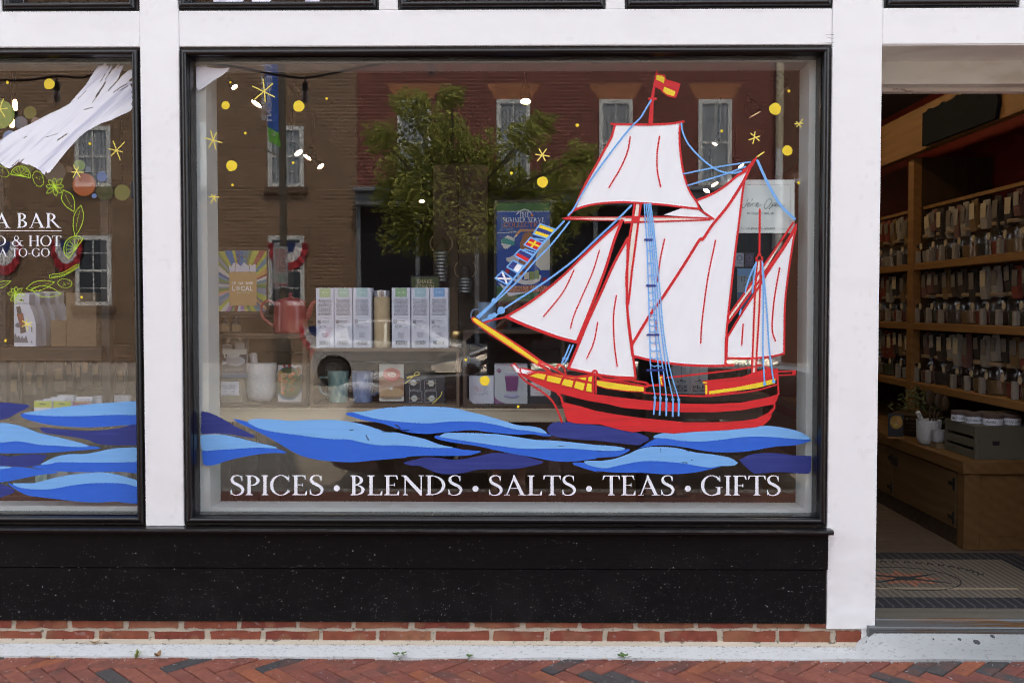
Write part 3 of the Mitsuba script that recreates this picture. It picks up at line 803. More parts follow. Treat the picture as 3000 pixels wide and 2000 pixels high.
yel += [Polygon(Z9(p)) for p in ([(530, 265), (650, 225), (785, 245), (750, 325)], [(810, 255), (1025, 300), (990, 390), (788, 340)], [(1060, 310), (1205, 340), (1175, 440), (1020, 400)], [(1240, 345), (1378, 380), (1350, 490), (1210, 445)],
                                 [(1415, 375), (1480, 385), (1480, 515), (1390, 495)], [(1265, 295), (1400, 285), (1390, 335), (1330, 320)], [(1430, 285), (1490, 270), (1482, 360), (1425, 345)], [(880, 240), (1045, 268), (1040, 278)], [(1080, 280), (1220, 298), (1220, 306)])]
paint(ship, 'yellow_trim', unary_union([g.buffer(0) for g in yel]), 'paint_yellow', 5)
# rigging
blue = []
bl = lambda p, w=3.6: blue.append(ln(p, w))
tops = Z7([(250, 1275), (264, 1275), (279, 1275), (291, 1275), (303, 1275)])
sh = [Z8([(218, 0), (228, 130), (240, 450), (250, 800), (258, 1050), (287, 1240), (278, 1357)]), Z8([(238, 0), (247, 130), (268, 450), (290, 800), (312, 1050), (326, 1245), (320, 1361)]), Z8([(250, 0), (262, 130), (285, 450), (310, 800), (345, 1050), (368, 1252), (366, 1366)]),
      Z8([(262, 0), (275, 130), (300, 450), (335, 800), (370, 1050), (414, 1255), (412, 1371)]), Z8([(273, 0), (287, 130), (318, 450), (350, 800), (395, 1050), (455, 1255), (454, 1367)])]
for t0, p in zip(tops, sh):
    bl([t0] + p, 3.7)
    blue.append(disc(*p[5], 4.6))
    blue.append(ln(p[5:], 5.2))
for y in (200, 290, 375, 497, 550, 600, 655, 688, 730, 772, 850, 908, 962, 1015):
    q = [np.interp(650 + y / 2.4129, [b for a, b in p], [a for a, b in p]) for p in sh[:3]]
    yy = 650 + y / 2.4129
    for a, b in zip(q, q[1:]):
        bl([(a, yy - 2), ((a + b) / 2, yy + 2.5), (b, yy - 2)], 3)
bl(Z5([(1732, 410), (1690, 480), (1640, 560), (1560, 640), (1400, 840), (1200, 1120), (1090, 1310), (1040, 1370)]), 5)
bl(Z6([(730, 115), (660, 190), (590, 262), (480, 400), (390, 502), (235, 680), (115, 790)]), 5.5)
bl(Z6([(768, 120), (640, 280), (520, 402), (400, 540), (240, 690), (125, 800)]), 5)
bl(Z6([(1205, 5), (1100, 110), (950, 250), (800, 390), (600, 540), (310, 730), (255, 775), (155, 820)]), 5.5)
for x, y, r in ((235, 677, 7.5), (285, 745, 11), (238, 778, 7), (210, 792, 8.5)):
    blue.append(disc(*Z6([(x, y)])[0], r, .06))
for x in (770, 793):
    bl(Z6([(x, 990), (x - 25, 1050), (x - 57, 1118)]), 4.5)
    blue.append(disc(*Z6([(x - 42, 1085)])[0], 4.5))
bl(Z7([(560, 605), (572, 680), (620, 780), (720, 890), (820, 970), (900, 1008), (1000, 1018), (1060, 1002)]), 5); bl(Z7([(580, 1025), (850, 970), (1135, 925)]), 4.5); bl(Z7([(612, 1122), (900, 1035), (1095, 965)]), 4.5)
bl(Z7([(1195, 915), (1280, 1100), (1370, 1260), (1440, 1340), (1505, 1400)]), 8)
bl(Z8([(1003, 285), (960, 380), (930, 470)]), 5); bl(Z8([(1003, 285), (985, 410), (975, 500)]), 4.5); bl(Z8([(930, 470), (925, 500)]), 4); bl(Z8([(895, 620), (885, 652)]), 5)
bl(Z8([(1045, 280), (1053, 500), (1050, 900), (1062, 1145)]), 4.6); bl(Z8([(1045, 280), (1075, 600), (1095, 900), (1125, 1125)]), 4.6)
blue += [disc(*Z8([(1062, 1145)])[0], 5), disc(*Z8([(1126, 1127)])[0], 5)]
fl4 = [[(747, 440), (950, 515), (862, 645), (655, 578)], [(618, 625), (785, 700), (712, 806), (533, 725)], [(480, 783), (655, 872), (575, 965), (400, 868)], [(380, 935), (520, 1005), (455, 1110), (300, 1025)], [(240, 1078), (378, 1180), (305, 1262), (142, 1177)],
       [(680, 640), (835, 665), (800, 700), (700, 668)], [(545, 782), (690, 825), (660, 860), (525, 800)]]
fp = [Polygon(ZF(q)) for q in fl4]
blue += [g.exterior.buffer(1.9) for g in fp]
paint(ship, 'rigging', unary_union(blue), 'paint_sky', 6)
paint(ship, 'navy_band', unary_union([ln(Z8([(218, 127), (264, 127)]), 7), ln(Z8([(230, 450), (288, 451)]), 6.5), ln(Z8([(232, 797), (312, 798)]), 5.5), ln(Z8([(232, 1047), (357, 1047)]), 6)]), 'paint_navy', 7)


def quad(q, u0, u1, v0, v1):
    a, b, c, d = np.array(ZF(q), float)
    f = lambda u, v: (a * (1 - u) + b * u) * (1 - v) + (d * (1 - u) + c * u) * v
    return Polygon([f(u0, v0), f(u1, v0), f(u1, v1), f(u0, v1)])


nv = [quad(fl4[0], 0, 1, .34, .67), fp[5], fp[6], quad(fl4[2], 0, 1, 0, .55), quad(fl4[3], 0, .5, 0, 1), fp[4]]
paint(ship, 'signal_flag', unary_union([quad(fl4[0], 0, 1, 0, .34), quad(fl4[0], 0, 1, .67, 1)]), 'paint_yellow', 5, 'yellow and navy striped signal flag, topmost')
paint(ship, 'signal_flag', fp[1], 'paint_red', 5, 'red signal flag with yellow cross')
paint(ship, 'signal_flag', quad(fl4[2], 0, 1, .5, 1), 'paint_red', 5, 'navy over red signal flag')
paint(ship, 'signal_flag', quad(fl4[3], .5, 1, 0, 1), 'paint_white', 5, 'navy and white halved signal flag')
paint(ship, 'signal_flag', unary_union(nv), 'paint_navy', 5, 'navy fields of the signal flags')
paint(ship, 'flag_cross', unary_union([quad(fl4[1], .42, .58, 0, 1), quad(fl4[1], 0, 1, .40, .60)]), 'paint_yellow', 5.5)
paint(ship, 'flag_cross', unary_union([quad(fl4[4], 0, 1, .0, 1).intersection(ln(ZF([(240, 1095), (300, 1250)]), 5.5, False)), ln(ZF([(165, 1178), (365, 1185)]), 5, False)]), 'paint_white', 5.5)
# waves
waves = [
    ('navy', None, ZA([(75, 210), (100, 205), (180, 225), (300, 280), (450, 370), (600, 440), (655, 465), (640, 490), (560, 485), (400, 455), (230, 445), (80, 443), (74, 330)]), 'dark navy wave at the left edge'),
    ('blue', ZA([(70, 490), (90, 462), (320, 462), (500, 500), (700, 550), (840, 580), (895, 605), (700, 597), (450, 610), (250, 622), (100, 630), (70, 570)]), ZA([(95, 628), (250, 622), (450, 608), (700, 597), (860, 610), (960, 630), (1000, 660), (850, 658), (700, 672), (500, 708), (350, 745), (230, 785), (150, 795), (100, 780), (86, 690)]), 'short blue wave at the left edge'),
    ('blue', ZA([(585, 320), (600, 300), (700, 287), (900, 295), (1050, 308), (1300, 298), (1500, 297), (1700, 318), (1900, 365), (2100, 430), (2200, 435), (2300, 455)]) + ZB([(100, 435), (230, 465), (350, 495), (430, 525), (500, 550), (560, 565), (632, 580), (400, 580), (200, 562), (0, 552)]) + ZA([(2150, 572), (1990, 568), (1850, 545), (1680, 508), (1500, 503), (1300, 483), (1100, 455), (900, 430), (750, 400), (650, 362)]),
     ZA([(430, 290), (500, 297), (590, 328), (650, 362), (750, 400), (900, 430), (1100, 455), (1300, 483), (1500, 503), (1680, 508), (1850, 545), (1990, 568), (2150, 572)]) + ZB([(0, 552), (200, 563), (400, 582), (630, 580), (740, 600), (920, 618), (932, 628), (880, 645), (790, 665), (600, 668), (300, 668), (150, 680)]) + ZA([(2300, 710), (2000, 735), (1750, 758), (1600, 755), (1400, 740), (1250, 712), (1150, 680), (1050, 630), (900, 540), (700, 430), (550, 360), (460, 315)]), 'widest blue wave under the mugs'),
    ('blue', ZA([(1740, 213), (1850, 208), (2000, 180), (2150, 160)]) + ZB([(0, 162), (120, 147), (400, 148), (640, 162), (800, 200), (950, 235), (1100, 275), (1200, 308), (1330, 345), (1450, 355), (1540, 370), (1580, 385), (1630, 430), (1450, 400), (1300, 385), (1150, 350), (1000, 320), (850, 302), (600, 303), (400, 320), (200, 315)]) + ZA([(2150, 305), (1950, 275)]),
     ZA([(1650, 230), (1690, 217), (1740, 217), (1950, 275), (2150, 305)]) + ZB([(50, 300), (200, 315), (400, 320), (600, 303), (850, 302), (1000, 320), (1150, 350), (1300, 385), (1450, 400), (1600, 425), (1685, 455), (1600, 458), (1480, 440), (1350, 445), (1200, 435), (1000, 415), (850, 397), (700, 405), (550, 420), (380, 435), (200, 425), (80, 395)]) + ZA([(2352, 425), (2200, 385), (2050, 335), (1850, 300), (1700, 255)]), 'uppermost blue wave ahead of the bow'),
    ('blue', ZB([(505, 455), (560, 430), (680, 425), (950, 432), (1150, 445), (1350, 475), (1520, 500), (1700, 508), (1870, 522), (2100, 548)]) + ZC([(0, 515), (150, 525), (250, 540), (270, 550), (230, 565), (100, 572)]) + ZB([(2352, 615), (2150, 608), (1900, 590), (1600, 590), (1380, 590), (1200, 570), (950, 535), (700, 498), (520, 470)]),
     ZB([(445, 465), (470, 452), (505, 455), (520, 470), (700, 498), (950, 535), (1200, 570), (1380, 590), (1900, 590), (2150, 608)]) + ZC([(0, 572), (100, 572), (230, 565), (300, 552), (322, 562), (300, 580), (240, 610), (180, 628), (0, 640)]) + ZB([(2150, 700), (1950, 725), (1820, 730), (1680, 720), (1500, 685), (1300, 650), (1100, 610), (950, 575), (800, 550), (600, 520), (470, 488)]), 'long slanting blue wave below the bow'),
    ('navy', None, ZB([(120, 745), (140, 730), (250, 705), (350, 685), (500, 690), (620, 707), (750, 702), (900, 672), (1050, 640), (1180, 638), (1330, 655), (1500, 700), (1600, 735), (1500, 770), (1300, 805), (1100, 808), (900, 815), (750, 850), (600, 862), (480, 850), (350, 800), (290, 775), (190, 770)]), 'dark navy wave above the word SALTS'),
    ('navy', None, ZB([(1640, 400), (1660, 350), (1720, 312), (1850, 308), (2000, 322), (2352, 368)]) + ZC([(100, 330), (250, 365), (430, 405), (510, 455), (450, 495), (400, 515), (250, 500), (0, 472)]) + ZB([(2100, 505), (1850, 485), (1700, 455)]), 'dark navy wave right under the hull'),
    ('blue', ZC([(555, 440), (570, 420), (640, 400), (800, 383), (1000, 375), (1190, 375), (1290, 350), (1500, 330), (1650, 325), (1800, 340), (1950, 372), (2040, 410), (2090, 455), (1950, 452), (1700, 432), (1450, 432), (1200, 462), (1000, 478), (830, 470), (700, 450), (620, 445)]),
     ZC([(405, 545), (440, 530), (550, 460), (620, 445), (700, 450), (830, 470), (1000, 478), (1200, 462), (1450, 432), (1700, 432), (1950, 452), (2090, 458), (2080, 480), (1950, 515), (1750, 530), (1550, 565), (1400, 583), (1200, 585), (1050, 572), (850, 535), (700, 518), (560, 520)]), 'blue wave under the stern at the right'),
    ('blue', ZB([(2035, 735), (2060, 722), (2200, 722)]) + ZC([(0, 675), (150, 655), (300, 605), (400, 560), (500, 537), (620, 533), (780, 545), (960, 587), (1150, 610), (1300, 640), (1370, 680), (1375, 695), (1330, 715), (1200, 718), (1120, 733), (1000, 720), (850, 692), (700, 678), (530, 668), (380, 680), (220, 710), (100, 738), (0, 735)]) + ZB([(2200, 795), (2080, 765)]),
     ZB([(1910, 745), (1930, 738), (2030, 742), (2080, 765), (2200, 795)]) + ZC([(0, 735), (100, 738), (220, 710), (380, 680), (530, 668), (700, 678), (850, 692), (1000, 720), (1120, 733), (1230, 720), (1100, 755), (950, 785), (800, 798), (640, 800), (450, 787), (200, 785), (0, 770)]) + ZB([(2200, 845), (2080, 815), (1940, 770)]), 'lowest blue wave above the word TEAS'),
    ('navy', None, ZC([(1400, 665), (1430, 645), (1500, 610), (1650, 592), (1800, 598), (1920, 615), (2080, 620), (2107, 630), (2105, 690), (2090, 785), (2000, 795), (1800, 780), (1580, 795), (1530, 785), (1470, 735)]), 'dark navy wave at the lower right corner'),
]
lwaves = [
    ('navy', None, ZL([(-30, 278), (200, 282), (270, 290), (295, 300), (250, 335), (180, 370), (80, 420), (-30, 432)]), 'topmost navy wave of the left window'),
    ('blue', ZL([(240, 375), (400, 350), (600, 318), (850, 290), (1100, 272), (1378, 264), (1378, 380), (1150, 388), (850, 400), (600, 402), (400, 395)]), ZL([(205, 388), (240, 378), (400, 395), (600, 402), (850, 400), (1150, 388), (1378, 380), (1378, 475), (1200, 498), (900, 516), (700, 510), (500, 490), (350, 460), (240, 425)]), 'topmost blue wave of the left window'),
    ('blue', ZL([(-30, 484), (150, 490), (280, 530), (400, 575), (600, 620), (880, 697), (750, 708), (550, 695), (400, 688), (180, 652), (-30, 655)]), ZL([(-30, 655), (180, 652), (400, 688), (550, 695), (750, 708), (900, 702), (1000, 717), (980, 730), (800, 745), (500, 768), (200, 775), (-30, 762)]), 'blue wave pointing right from the left border'),
    ('navy', None, ZL([(400, 530), (430, 515), (560, 530), (800, 548), (1000, 545), (1200, 520), (1378, 490), (1378, 675), (1250, 692), (1100, 693), (980, 680), (850, 635), (650, 600), (450, 570)]), 'navy wave beside the left white post'),
    ('navy', None, ZL([(-30, 795), (100, 805), (300, 785), (450, 790), (465, 800), (430, 850), (380, 890), (280, 908), (100, 900), (-30, 893)]), 'small navy wave low at the left border'),
    ('blue', ZL([(410, 885), (470, 850), (580, 805), (700, 785), (850, 782), (1000, 755), (1120, 730), (1260, 720), (1380, 730), (1380, 845), (1250, 862), (1000, 865), (750, 862), (580, 862), (480, 882)]), ZL([(330, 915), (350, 900), (470, 883), (580, 862), (1000, 866), (1250, 862), (1380, 845), (1380, 968), (1200, 958), (850, 962), (600, 955), (450, 940)]), 'middle blue wave beside the left white post'),
    ('blue', ZL([(-30, 905), (110, 912), (50, 925), (-30, 930)]), ZL([(-30, 930), (50, 925), (115, 908), (250, 915), (400, 935), (570, 960), (540, 975), (400, 990), (200, 1030), (70, 1055), (-30, 1052)]), 'thin blue wave tapering right'),
    ('navy', None, ZL([(-30, 1085), (60, 1095), (150, 1150), (80, 1190), (-30, 1212)]), 'navy tip in the lower left corner'),
    ('blue', ZL([(130, 1078), (200, 1075), (350, 1070), (550, 1020), (750, 985), (950, 968), (1100, 975), (1250, 1010), (1385, 1055), (1385, 1108), (1250, 1078), (1100, 1068), (900, 1072), (700, 1095), (520, 1128), (350, 1132), (200, 1115)]), ZL([(80, 1080), (110, 1078), (200, 1115), (350, 1132), (520, 1128), (700, 1095), (900, 1072), (1100, 1068), (1250, 1078), (1385, 1108), (1385, 1262), (1280, 1270), (1150, 1255), (1000, 1265), (800, 1258), (600, 1235), (400, 1212), (280, 1195), (180, 1150)]), 'lowest and tallest blue wave of the left window')]
chips = unary_union([ln(ZA(p), w, False) for p, w in (([(1697, 410), (1733, 408)], 2), ([(1878, 465), (1890, 498), (1908, 518)], 2.2), ([(2195, 350), (2225, 365), (2250, 390)], 3), ([(2290, 405), (2345, 408)], 2.5), ([(2050, 425), (2110, 428)], 2))] +
                    [ln(ZC(p), w, False) for p, w in (([(838, 685), (885, 688)], 2.2), ([(622, 548), (625, 580)], 1.2), ([(925, 660), (945, 664)], 1.5), ([(880, 575), (900, 578)], 1.5))] + [ln(ZB([(1760, 562), (1812, 564)]), 1.8, False)])
for win, ws in ((big, waves), (left, lwaves)):
    for kind, crest, body, lab in ws:
        w = newkey(win + '__painted_wave')
        tag(w, lab)
        g = pg(body).difference(chips) if win == big else pg(body)
        if win == left:
            g = g.intersection(sbox(-100, 0, 391 + 0, 3000)).union(g.intersection(sbox(380, 0, 404, 3000)))
        paint(w, 'body', g, 'paint_' + kind, 1.0 if kind == 'navy' else 1.4)
        if crest:
            paint(w, 'crest', pg(crest).buffer(.6).difference(chips), 'paint_sky', 2.2)
# stars and dots
dots = [(Z(550, 100, 2.613, [(x, y)])[0], r / 2.613) for x, y, r in ((290, 546, 32), (850, 553, 43), (336, 1008, 42), (327, 370, 9), (440, 759, 10), (807, 985, 10), (1064, 494, 10), (343, 1155, 10))]
dots += [(Z5([(x, y)])[0], r / 2.851) for x, y, r in ((1116, 620, 15), (566, 1019, 13), (825, 1093, 46))] + [(Z7([(x, y)])[0], r / 2.851) for x, y, r in ((1343, 483, 50), (1445, 830, 43), (1457, 334, 12), (896, 668, 12), (1540, 1100, 12))]
dots += [((1364.7, 1053.5), 4), ((1420, 1114.7), 14.8), ((1518, 1190.5), 4)]
for i, ((x, y), r) in enumerate(dots):
    tag(paint(big, 'painted_dot', disc(x, y, r, .025, i), 'paint_yellow', 2), None)
stars = [Z(550, 100, 2.613, q) for q in ([(576, 348), (593, 518), (497, 400), (665, 482), (650, 380), (512, 500)], [(175, 742), (215, 882), (132, 795), (260, 831), (220, 757), (162, 867)], [(180, 1228), (218, 1280), (165, 1246), (238, 1248), (210, 1230), (178, 1293)])]
stars += [Z5([(798, 818), (848, 915), (768, 863), (880, 877), (857, 820), (783, 917)]), Z7([(1140, 688), (1208, 747), (1124, 742), (1214, 710), (1174, 676), (1158, 772)]), Z7([(1520, 590), (1560, 635), (1508, 608), (1576, 603), (1572, 570), (1524, 632)])]
for s in stars:
    paint(big, 'painted_star', unary_union([ln([s[k], ((s[k][0] + s[k + 1][0]) / 2 + .6, (s[k][1] + s[k + 1][1]) / 2), s[k + 1]], 3.4) for k in (0, 2, 4)]), 'paint_pale', 2)
ZS_ = lambda p: Z(0, 150, 2.85, p)
Z2_ = lambda p: Z(0, 600, 2.85, p)
for (x, y), r in ((ZS_([(411, 275)])[0], 45), (ZS_([(62, 262)])[0], 13), (ZS_([(750, 773)])[0], 12), (Z2_([(682, 771)])[0], 11), (Z2_([(46, 1133)])[0], 12)):
    paint(left, 'painted_dot', disc(x, y, r / 2.85, .03, r), 'paint_yellow', 3)
for s in (ZS_([(945, 752), (1003, 906), (912, 817), (1027, 842), (1040, 760), (927, 875)]), ZS_([(-30, 440), (38, 545), (-60, 490), (62, 478), (28, 400), (-30, 560)]), ZS_([(600, 1010), (693, 1012), (615, 955), (668, 1050), (655, 968), (612, 1055)]), Z2_([(188, 968), (262, 1015), (185, 1015), (265, 980), (222, 955), (228, 1045)])):
    paint(left, 'painted_star', unary_union([ln([s[k], s[k + 1]], 3) for k in (0, 2, 4)]), 'paint_pale', 3)
# broad brush strokes
sw = ZS_([(-40, 770), (0, 745), (100, 680), (250, 610), (380, 540), (500, 485), (580, 440), (640, 370), (720, 280), (780, 180), (825, 118), (850, 122), (876, 100), (893, 108), (880, 132), (905, 118), (912, 130), (890, 165), (930, 118), (945, 124), (900, 195), (985, 115), (1000, 112), (965, 165), (1015, 113), (1035, 125), (1020, 150), (985, 235), (1070, 165), (1108, 152), (1112, 215), (1070, 250), (1112, 255), (1085, 280), (1112, 320), (1095, 345), (1112, 365), (1100, 380), (1110, 420), (1095, 440), (1108, 470), (1090, 500),
          (1000, 540), (920, 580), (850, 600), (720, 670), (660, 720), (560, 830), (480, 930), (415, 1012), (395, 1020), (385, 1000), (372, 1032), (355, 1025), (340, 1000), (300, 975), (240, 945), (225, 950), (160, 925), (175, 905), (120, 955), (80, 980), (45, 970), (0, 935), (-40, 925)])
sw = Polygon(sw).buffer(0)
gaps = unary_union([ln(ZS_(q), w, False).difference(sbox(-10, -10, 0, 0)) for q, w in (([(800, 380), (850, 310), (880, 260)], 4), ([(770, 430), (830, 350)], 2), ([(905, 330), (960, 270), (1000, 225)], 3), ([(950, 345), (1010, 300), (1060, 275)], 2.5), ([(840, 255), (880, 190)], 2.2), ([(880, 235), (925, 170)], 2), ([(200, 725), (222, 712)], 2),
                                   ([(480, 745), (560, 690)], 3), ([(700, 490), (775, 470)], 2), ([(650, 400), (720, 330)], 1.5), ([(150, 945), (200, 900)], 2.5), ([(380, 720), (480, 690)], 1.5), ([(1000, 330), (1070, 290)], 2.2), ([(100, 960), (160, 905)], 2))])
paint(left, 'brush_stroke', sw.difference(gaps), 'paint_swoosh', 1, 'broad white brush stroke across the top')
paint(big, 'brush_stroke', pg(Z(550, 100, 2.613, [(65, 255), (85, 249), (130, 248), (165, 258), (210, 262), (250, 265), (320, 258), (310, 280), (260, 320), (200, 355), (130, 405), (80, 437), (66, 400)]), False), 'paint_swoosh', 1, 'white brush mark in the top left corner')
for q in ([(285, -60), (520, -60), (505, 5), (470, 25), (440, 28), (420, 22), (310, 28), (295, 20)], [(575, -60), (720, -60), (700, 0), (655, 28), (600, 22), (555, 25)], [(965, -60), (1050, -60), (1028, 0), (1020, 25), (970, 20), (918, 22)]):
    paint(TL[1], 'brush_stroke', Polygon(Z(500, 0, 2.352, q)), 'paint_swoosh', 1)
# lime line drawings of herbs and fruit
lime = []


def curve(pts, w=2.6, closed=False):
    lime.append(ln(list(pts) + (list(pts[:2]) if closed else []), w))


def leafd(a, b, wid, w=2.5):
    a, b = np.array(a, float), np.array(b, float)
    d = b - a
    n = np.array([-d[1], d[0]])
    curve([a, a + d * .3 + n * wid, a + d * .65 + n * wid * .9, b], w)
    curve([a, a + d * .3 - n * wid, a + d * .65 - n * wid * .9, b], w)
    curve([a + d * .15, a + d * .5 + n * .02, a + d * .8], 1.6)


def slice_(cx, cy, r, ang, w=2.8):
    t = np.linspace(0, math.pi, 16)
    rot = lambda p: [(cx + x * math.cos(ang) - y * math.sin(ang), cy + x * math.sin(ang) + y * math.cos(ang)) for x, y in p]
    curve(rot([(r * math.cos(a), -r * math.sin(a)) for a in t]), w)
    curve(rot([(r * .82 * math.cos(a), -r * .82 * math.sin(a)) for a in t]), w * .7)
    curve(rot([(-r, 0), (r, 0)]), w)
    for a in np.linspace(.35, math.pi - .35, 6):
        curve(rot([(0, 0), (r * .78 * math.cos(a), -r * .78 * math.sin(a))]), w * .8)


def anise(cx, cy, r, seed, w=2.3):
    q = random.Random(seed)
    for k in range(8):
        a = k * math.pi / 4 + q.uniform(-.12, .12)
        l, b = r * q.uniform(.85, 1.1), r * .2
        u, v = np.array([math.cos(a), math.sin(a)]), np.array([-math.sin(a), math.cos(a)])
        c = np.array([cx, cy])
        curve([c, c + u * l * .55 + v * b, c + u * l, c + u * l * .55 - v * b, c], w)
        curve([c, c + u * l * .6], 1.5)


def nut(cx, cy, rx, ry, ang, seed, w=1.9):
    q = random.Random(seed)
    t = np.linspace(0, 2 * math.pi, 34)
    pts = [(cx + (rx * (1 + .06 * (-1) ** k)) * math.cos(a) * math.cos(ang) - ry * (1 + .06 * (-1) ** k) * math.sin(a) * math.sin(ang), cy + rx * (1 + .06 * (-1) ** k) * math.cos(a) * math.sin(ang) + ry * (1 + .06 * (-1) ** k) * math.sin(a) * math.cos(ang)) for k, a in enumerate(t)]
    lime.append(LineString(pts).buffer(w / 2))
    for k in range(6):
        a, s = q.uniform(0, 6.28), q.uniform(.15, .55)
        x, y = cx + rx * s * math.cos(a), cy + ry * s * math.sin(a)
        lime.append(LineString([(x - 1.6, y - 1.5), (x + 2.2, y + 2)]).buffer(.8))


slice_(60, 516, 29, .17); slice_(223, 728, 36, -.95)
nut(4, 502, 24, 14, .5, 1); nut(112, 524, 23, 15, 1.25, 2); nut(190, 830, 21, 13, .12, 3)
anise(161, 547, 29, 4); anise(47, 862, 25, 5)
leafd((185, 557), (217, 620), .22); leafd((237, 601), (220, 694), .14); leafd((76, 846), (160, 826), .15); leafd((92, 848), (180, 861), .17); leafd((-18, 842), (32, 823), .15)
for q in ([(145, 805), (185, 798), (225, 775), (228, 783), (190, 806), (160, 813), (147, 815), (145, 805)], [(150, 812), (190, 802), (226, 780)]):
    curve(q, 2.3)
paint(left, 'herb_drawing', unary_union([g.buffer(-.42) for g in lime]), 'paint_lime', 2, 'ring of lime green line drawings of herbs and fruit')
# white lettering
for s, a, b in (('SPICES', 675, 947.7), ('BLENDS', 1026, 1354.5), ('SALTS', 1432, 1687.5), ('TEAS', 1765.5, 1976), ('GIFTS', 2053.5, 2287)):
    k = paint(big, 'lettering', serif(s, a, b, 1449.5 + (a - 675) * .0006, 58), 'vinyl_white', 2, 'white roman word ' + s)
for x, y in ((986.6, 1429.4), (1393, 1431), (1725.7, 1431), (2015, 1430.5)):
    paint(big, 'lettering_dot', disc(x, y, 8.7), 'vinyl_white', 2)
paint(left, 'lettering', serif('TEA BAR', -92, 179.6, 667.4, 43), 'vinyl_white', 3, 'white words TEA BAR, cut by the photo edge')
paint(left, 'lettering', serif('ICED & HOT', -84, 179.6, 721, 30.5), 'vinyl_white', 3, 'white words ending in & HOT')
paint(left, 'lettering', serif('TEA TO-GO', -46, 145.6, 751.8, 24.5), 'vinyl_white', 3, 'white words TEA TO-GO')
paint(left, 'lettering_rule', sbox(-100, 675.6, 180.5, 677.6), 'vinyl_white', 3)
# ---------------------------------------------------------------- behind the panes: tables, crates, goods
r5 = random.Random(21)
t = thing('display_table', 'pale wooden table behind the big window with three crates on it', 'table')
ya = .36
a0, a1 = at(622, 1215, ya)[0], at(1657, 1215, ya)[0]
zt, zb = ZZ(1199, ya), ZZ(1236, ya)
add(t + '__apron', bx(a0, a1, ya, ya + .022, zb, zt - .004, .001), 'table_wood')
add(t + '__top', bx(a0, a1, ya - .004, .86, zt - .004, zt + .004, .001), 'table_wood')
for x in (a0 + .02, a1 - .07):
    for y in (ya + .03, .80):
        add(t + '__leg', bx(x, x + .05, y, y + .05, FLOOR, zt - .005), 'dark_wood')
add(t + '__shelf', bx(a0 + .03, a1 - .03, ya + .06, .82, .32, .35), 'dark_wood')
ZT = zt + .004


def crate(label, l, tp, r, y0, dep, th, mat, slat_mat, slats=4, group='wooden crates on their sides in the window', base=None):
    """A wooden box lying on its side, open to the street."""
    k = thing('crate', label, 'crate', group)
    x0, x1 = at(l, (tp + 1199) / 2, y0)[0], at(r, (tp + 1199) / 2, y0)[0]
    z0, z1 = ZT if base is None else base, ZZ(tp, y0)
    add(k + '__bottom', bx(x0, x1, y0, y0 + dep, z0 + .0005, z0 + th, .0015), mat)
    add(k + '__top', bx(x0, x1, y0, y0 + dep, z1 - th, z1, .0015), mat)
    for a, b in ((x0, x0 + th), (x1 - th, x1)):
        add(k + '__side', bx(a, b, y0 + .001, y0 + dep, z0 + th + .0003, z1 - th - .0003, .0015), mat)
    h = (z1 - z0 - 2 * th) / slats
    for i in range(slats):
        add(k + '__back_slat', bx(x0 + th, x1 - th, y0 + dep - .012, y0 + dep - .001, z0 + th + i * h + .002, z0 + th + (i + 1) * h - .003, .001), slat_mat)
    return k, x0, x1, z0 + th, z1


c1, c1x0, c1x1, c1f, c1t = crate('dark crate under the red teapot, holding a stone mortar', 624, 979, 897, ya + .004, .29, .017, 'crate_wood', 'crate_wood')
c2, c2x0, c2x1, c2f, c2t = crate('wide crate holding two fluted mugs', 908, 1021, 1346, ya + .004, .29, .013, 'crate_pale', 'dark_wood', 4)
c3, c3x0, c3x1, c3f, c3t = crate('dark crate behind the ship bow, holding tea boxes', 1356, 968, 1656, ya + .004, .29, .014, 'crate_wood', 'dark_wood', 4)
for sx, sz in ((c3x0 + .014, c3t - .014), (c3x0 + .014, c3f)):
    s = 1 if sz == c3f else -1
    add(c3 + '__corner_block', extr(Polygon([(sx, sz), (sx + .03, sz), (sx, sz + s * .03)]), ya + .006, ya + .05), 'crate_wood')


def R4(l, t_, r, b):
    return sbox(l, t_, r, b)


def carton(base, label, catg, l, tp, r, bt, y, dep, body, items=None, group=None, sit=None):
    """A printed box: front face at pixels l, tp, r, bt on the plane y."""
    k = thing(base, label, catg, group)
    m = pbox(l, tp, r, bt, y, y + dep, .0012)
    dz = 0 if sit is None else sit + .0004 - m.bounds[0][2]
    m.apply_translation((0, 0, dz))
    add(k + '__body', m, body)
    if items:
        pk = prints(k + '__print', y, items)
        if dz:
            v, f, n, uv, c = meshkit.WRITTEN[scene[pk]['filename']]
            scene[pk]['filename'] = mikit.ply((v + np.array([0, 0, dz], np.float32), f), None, color=c)['filename']
    return k


INK, GREY, BLUEGREY = (70, 75, 88), (150, 155, 168), (120, 130, 150)
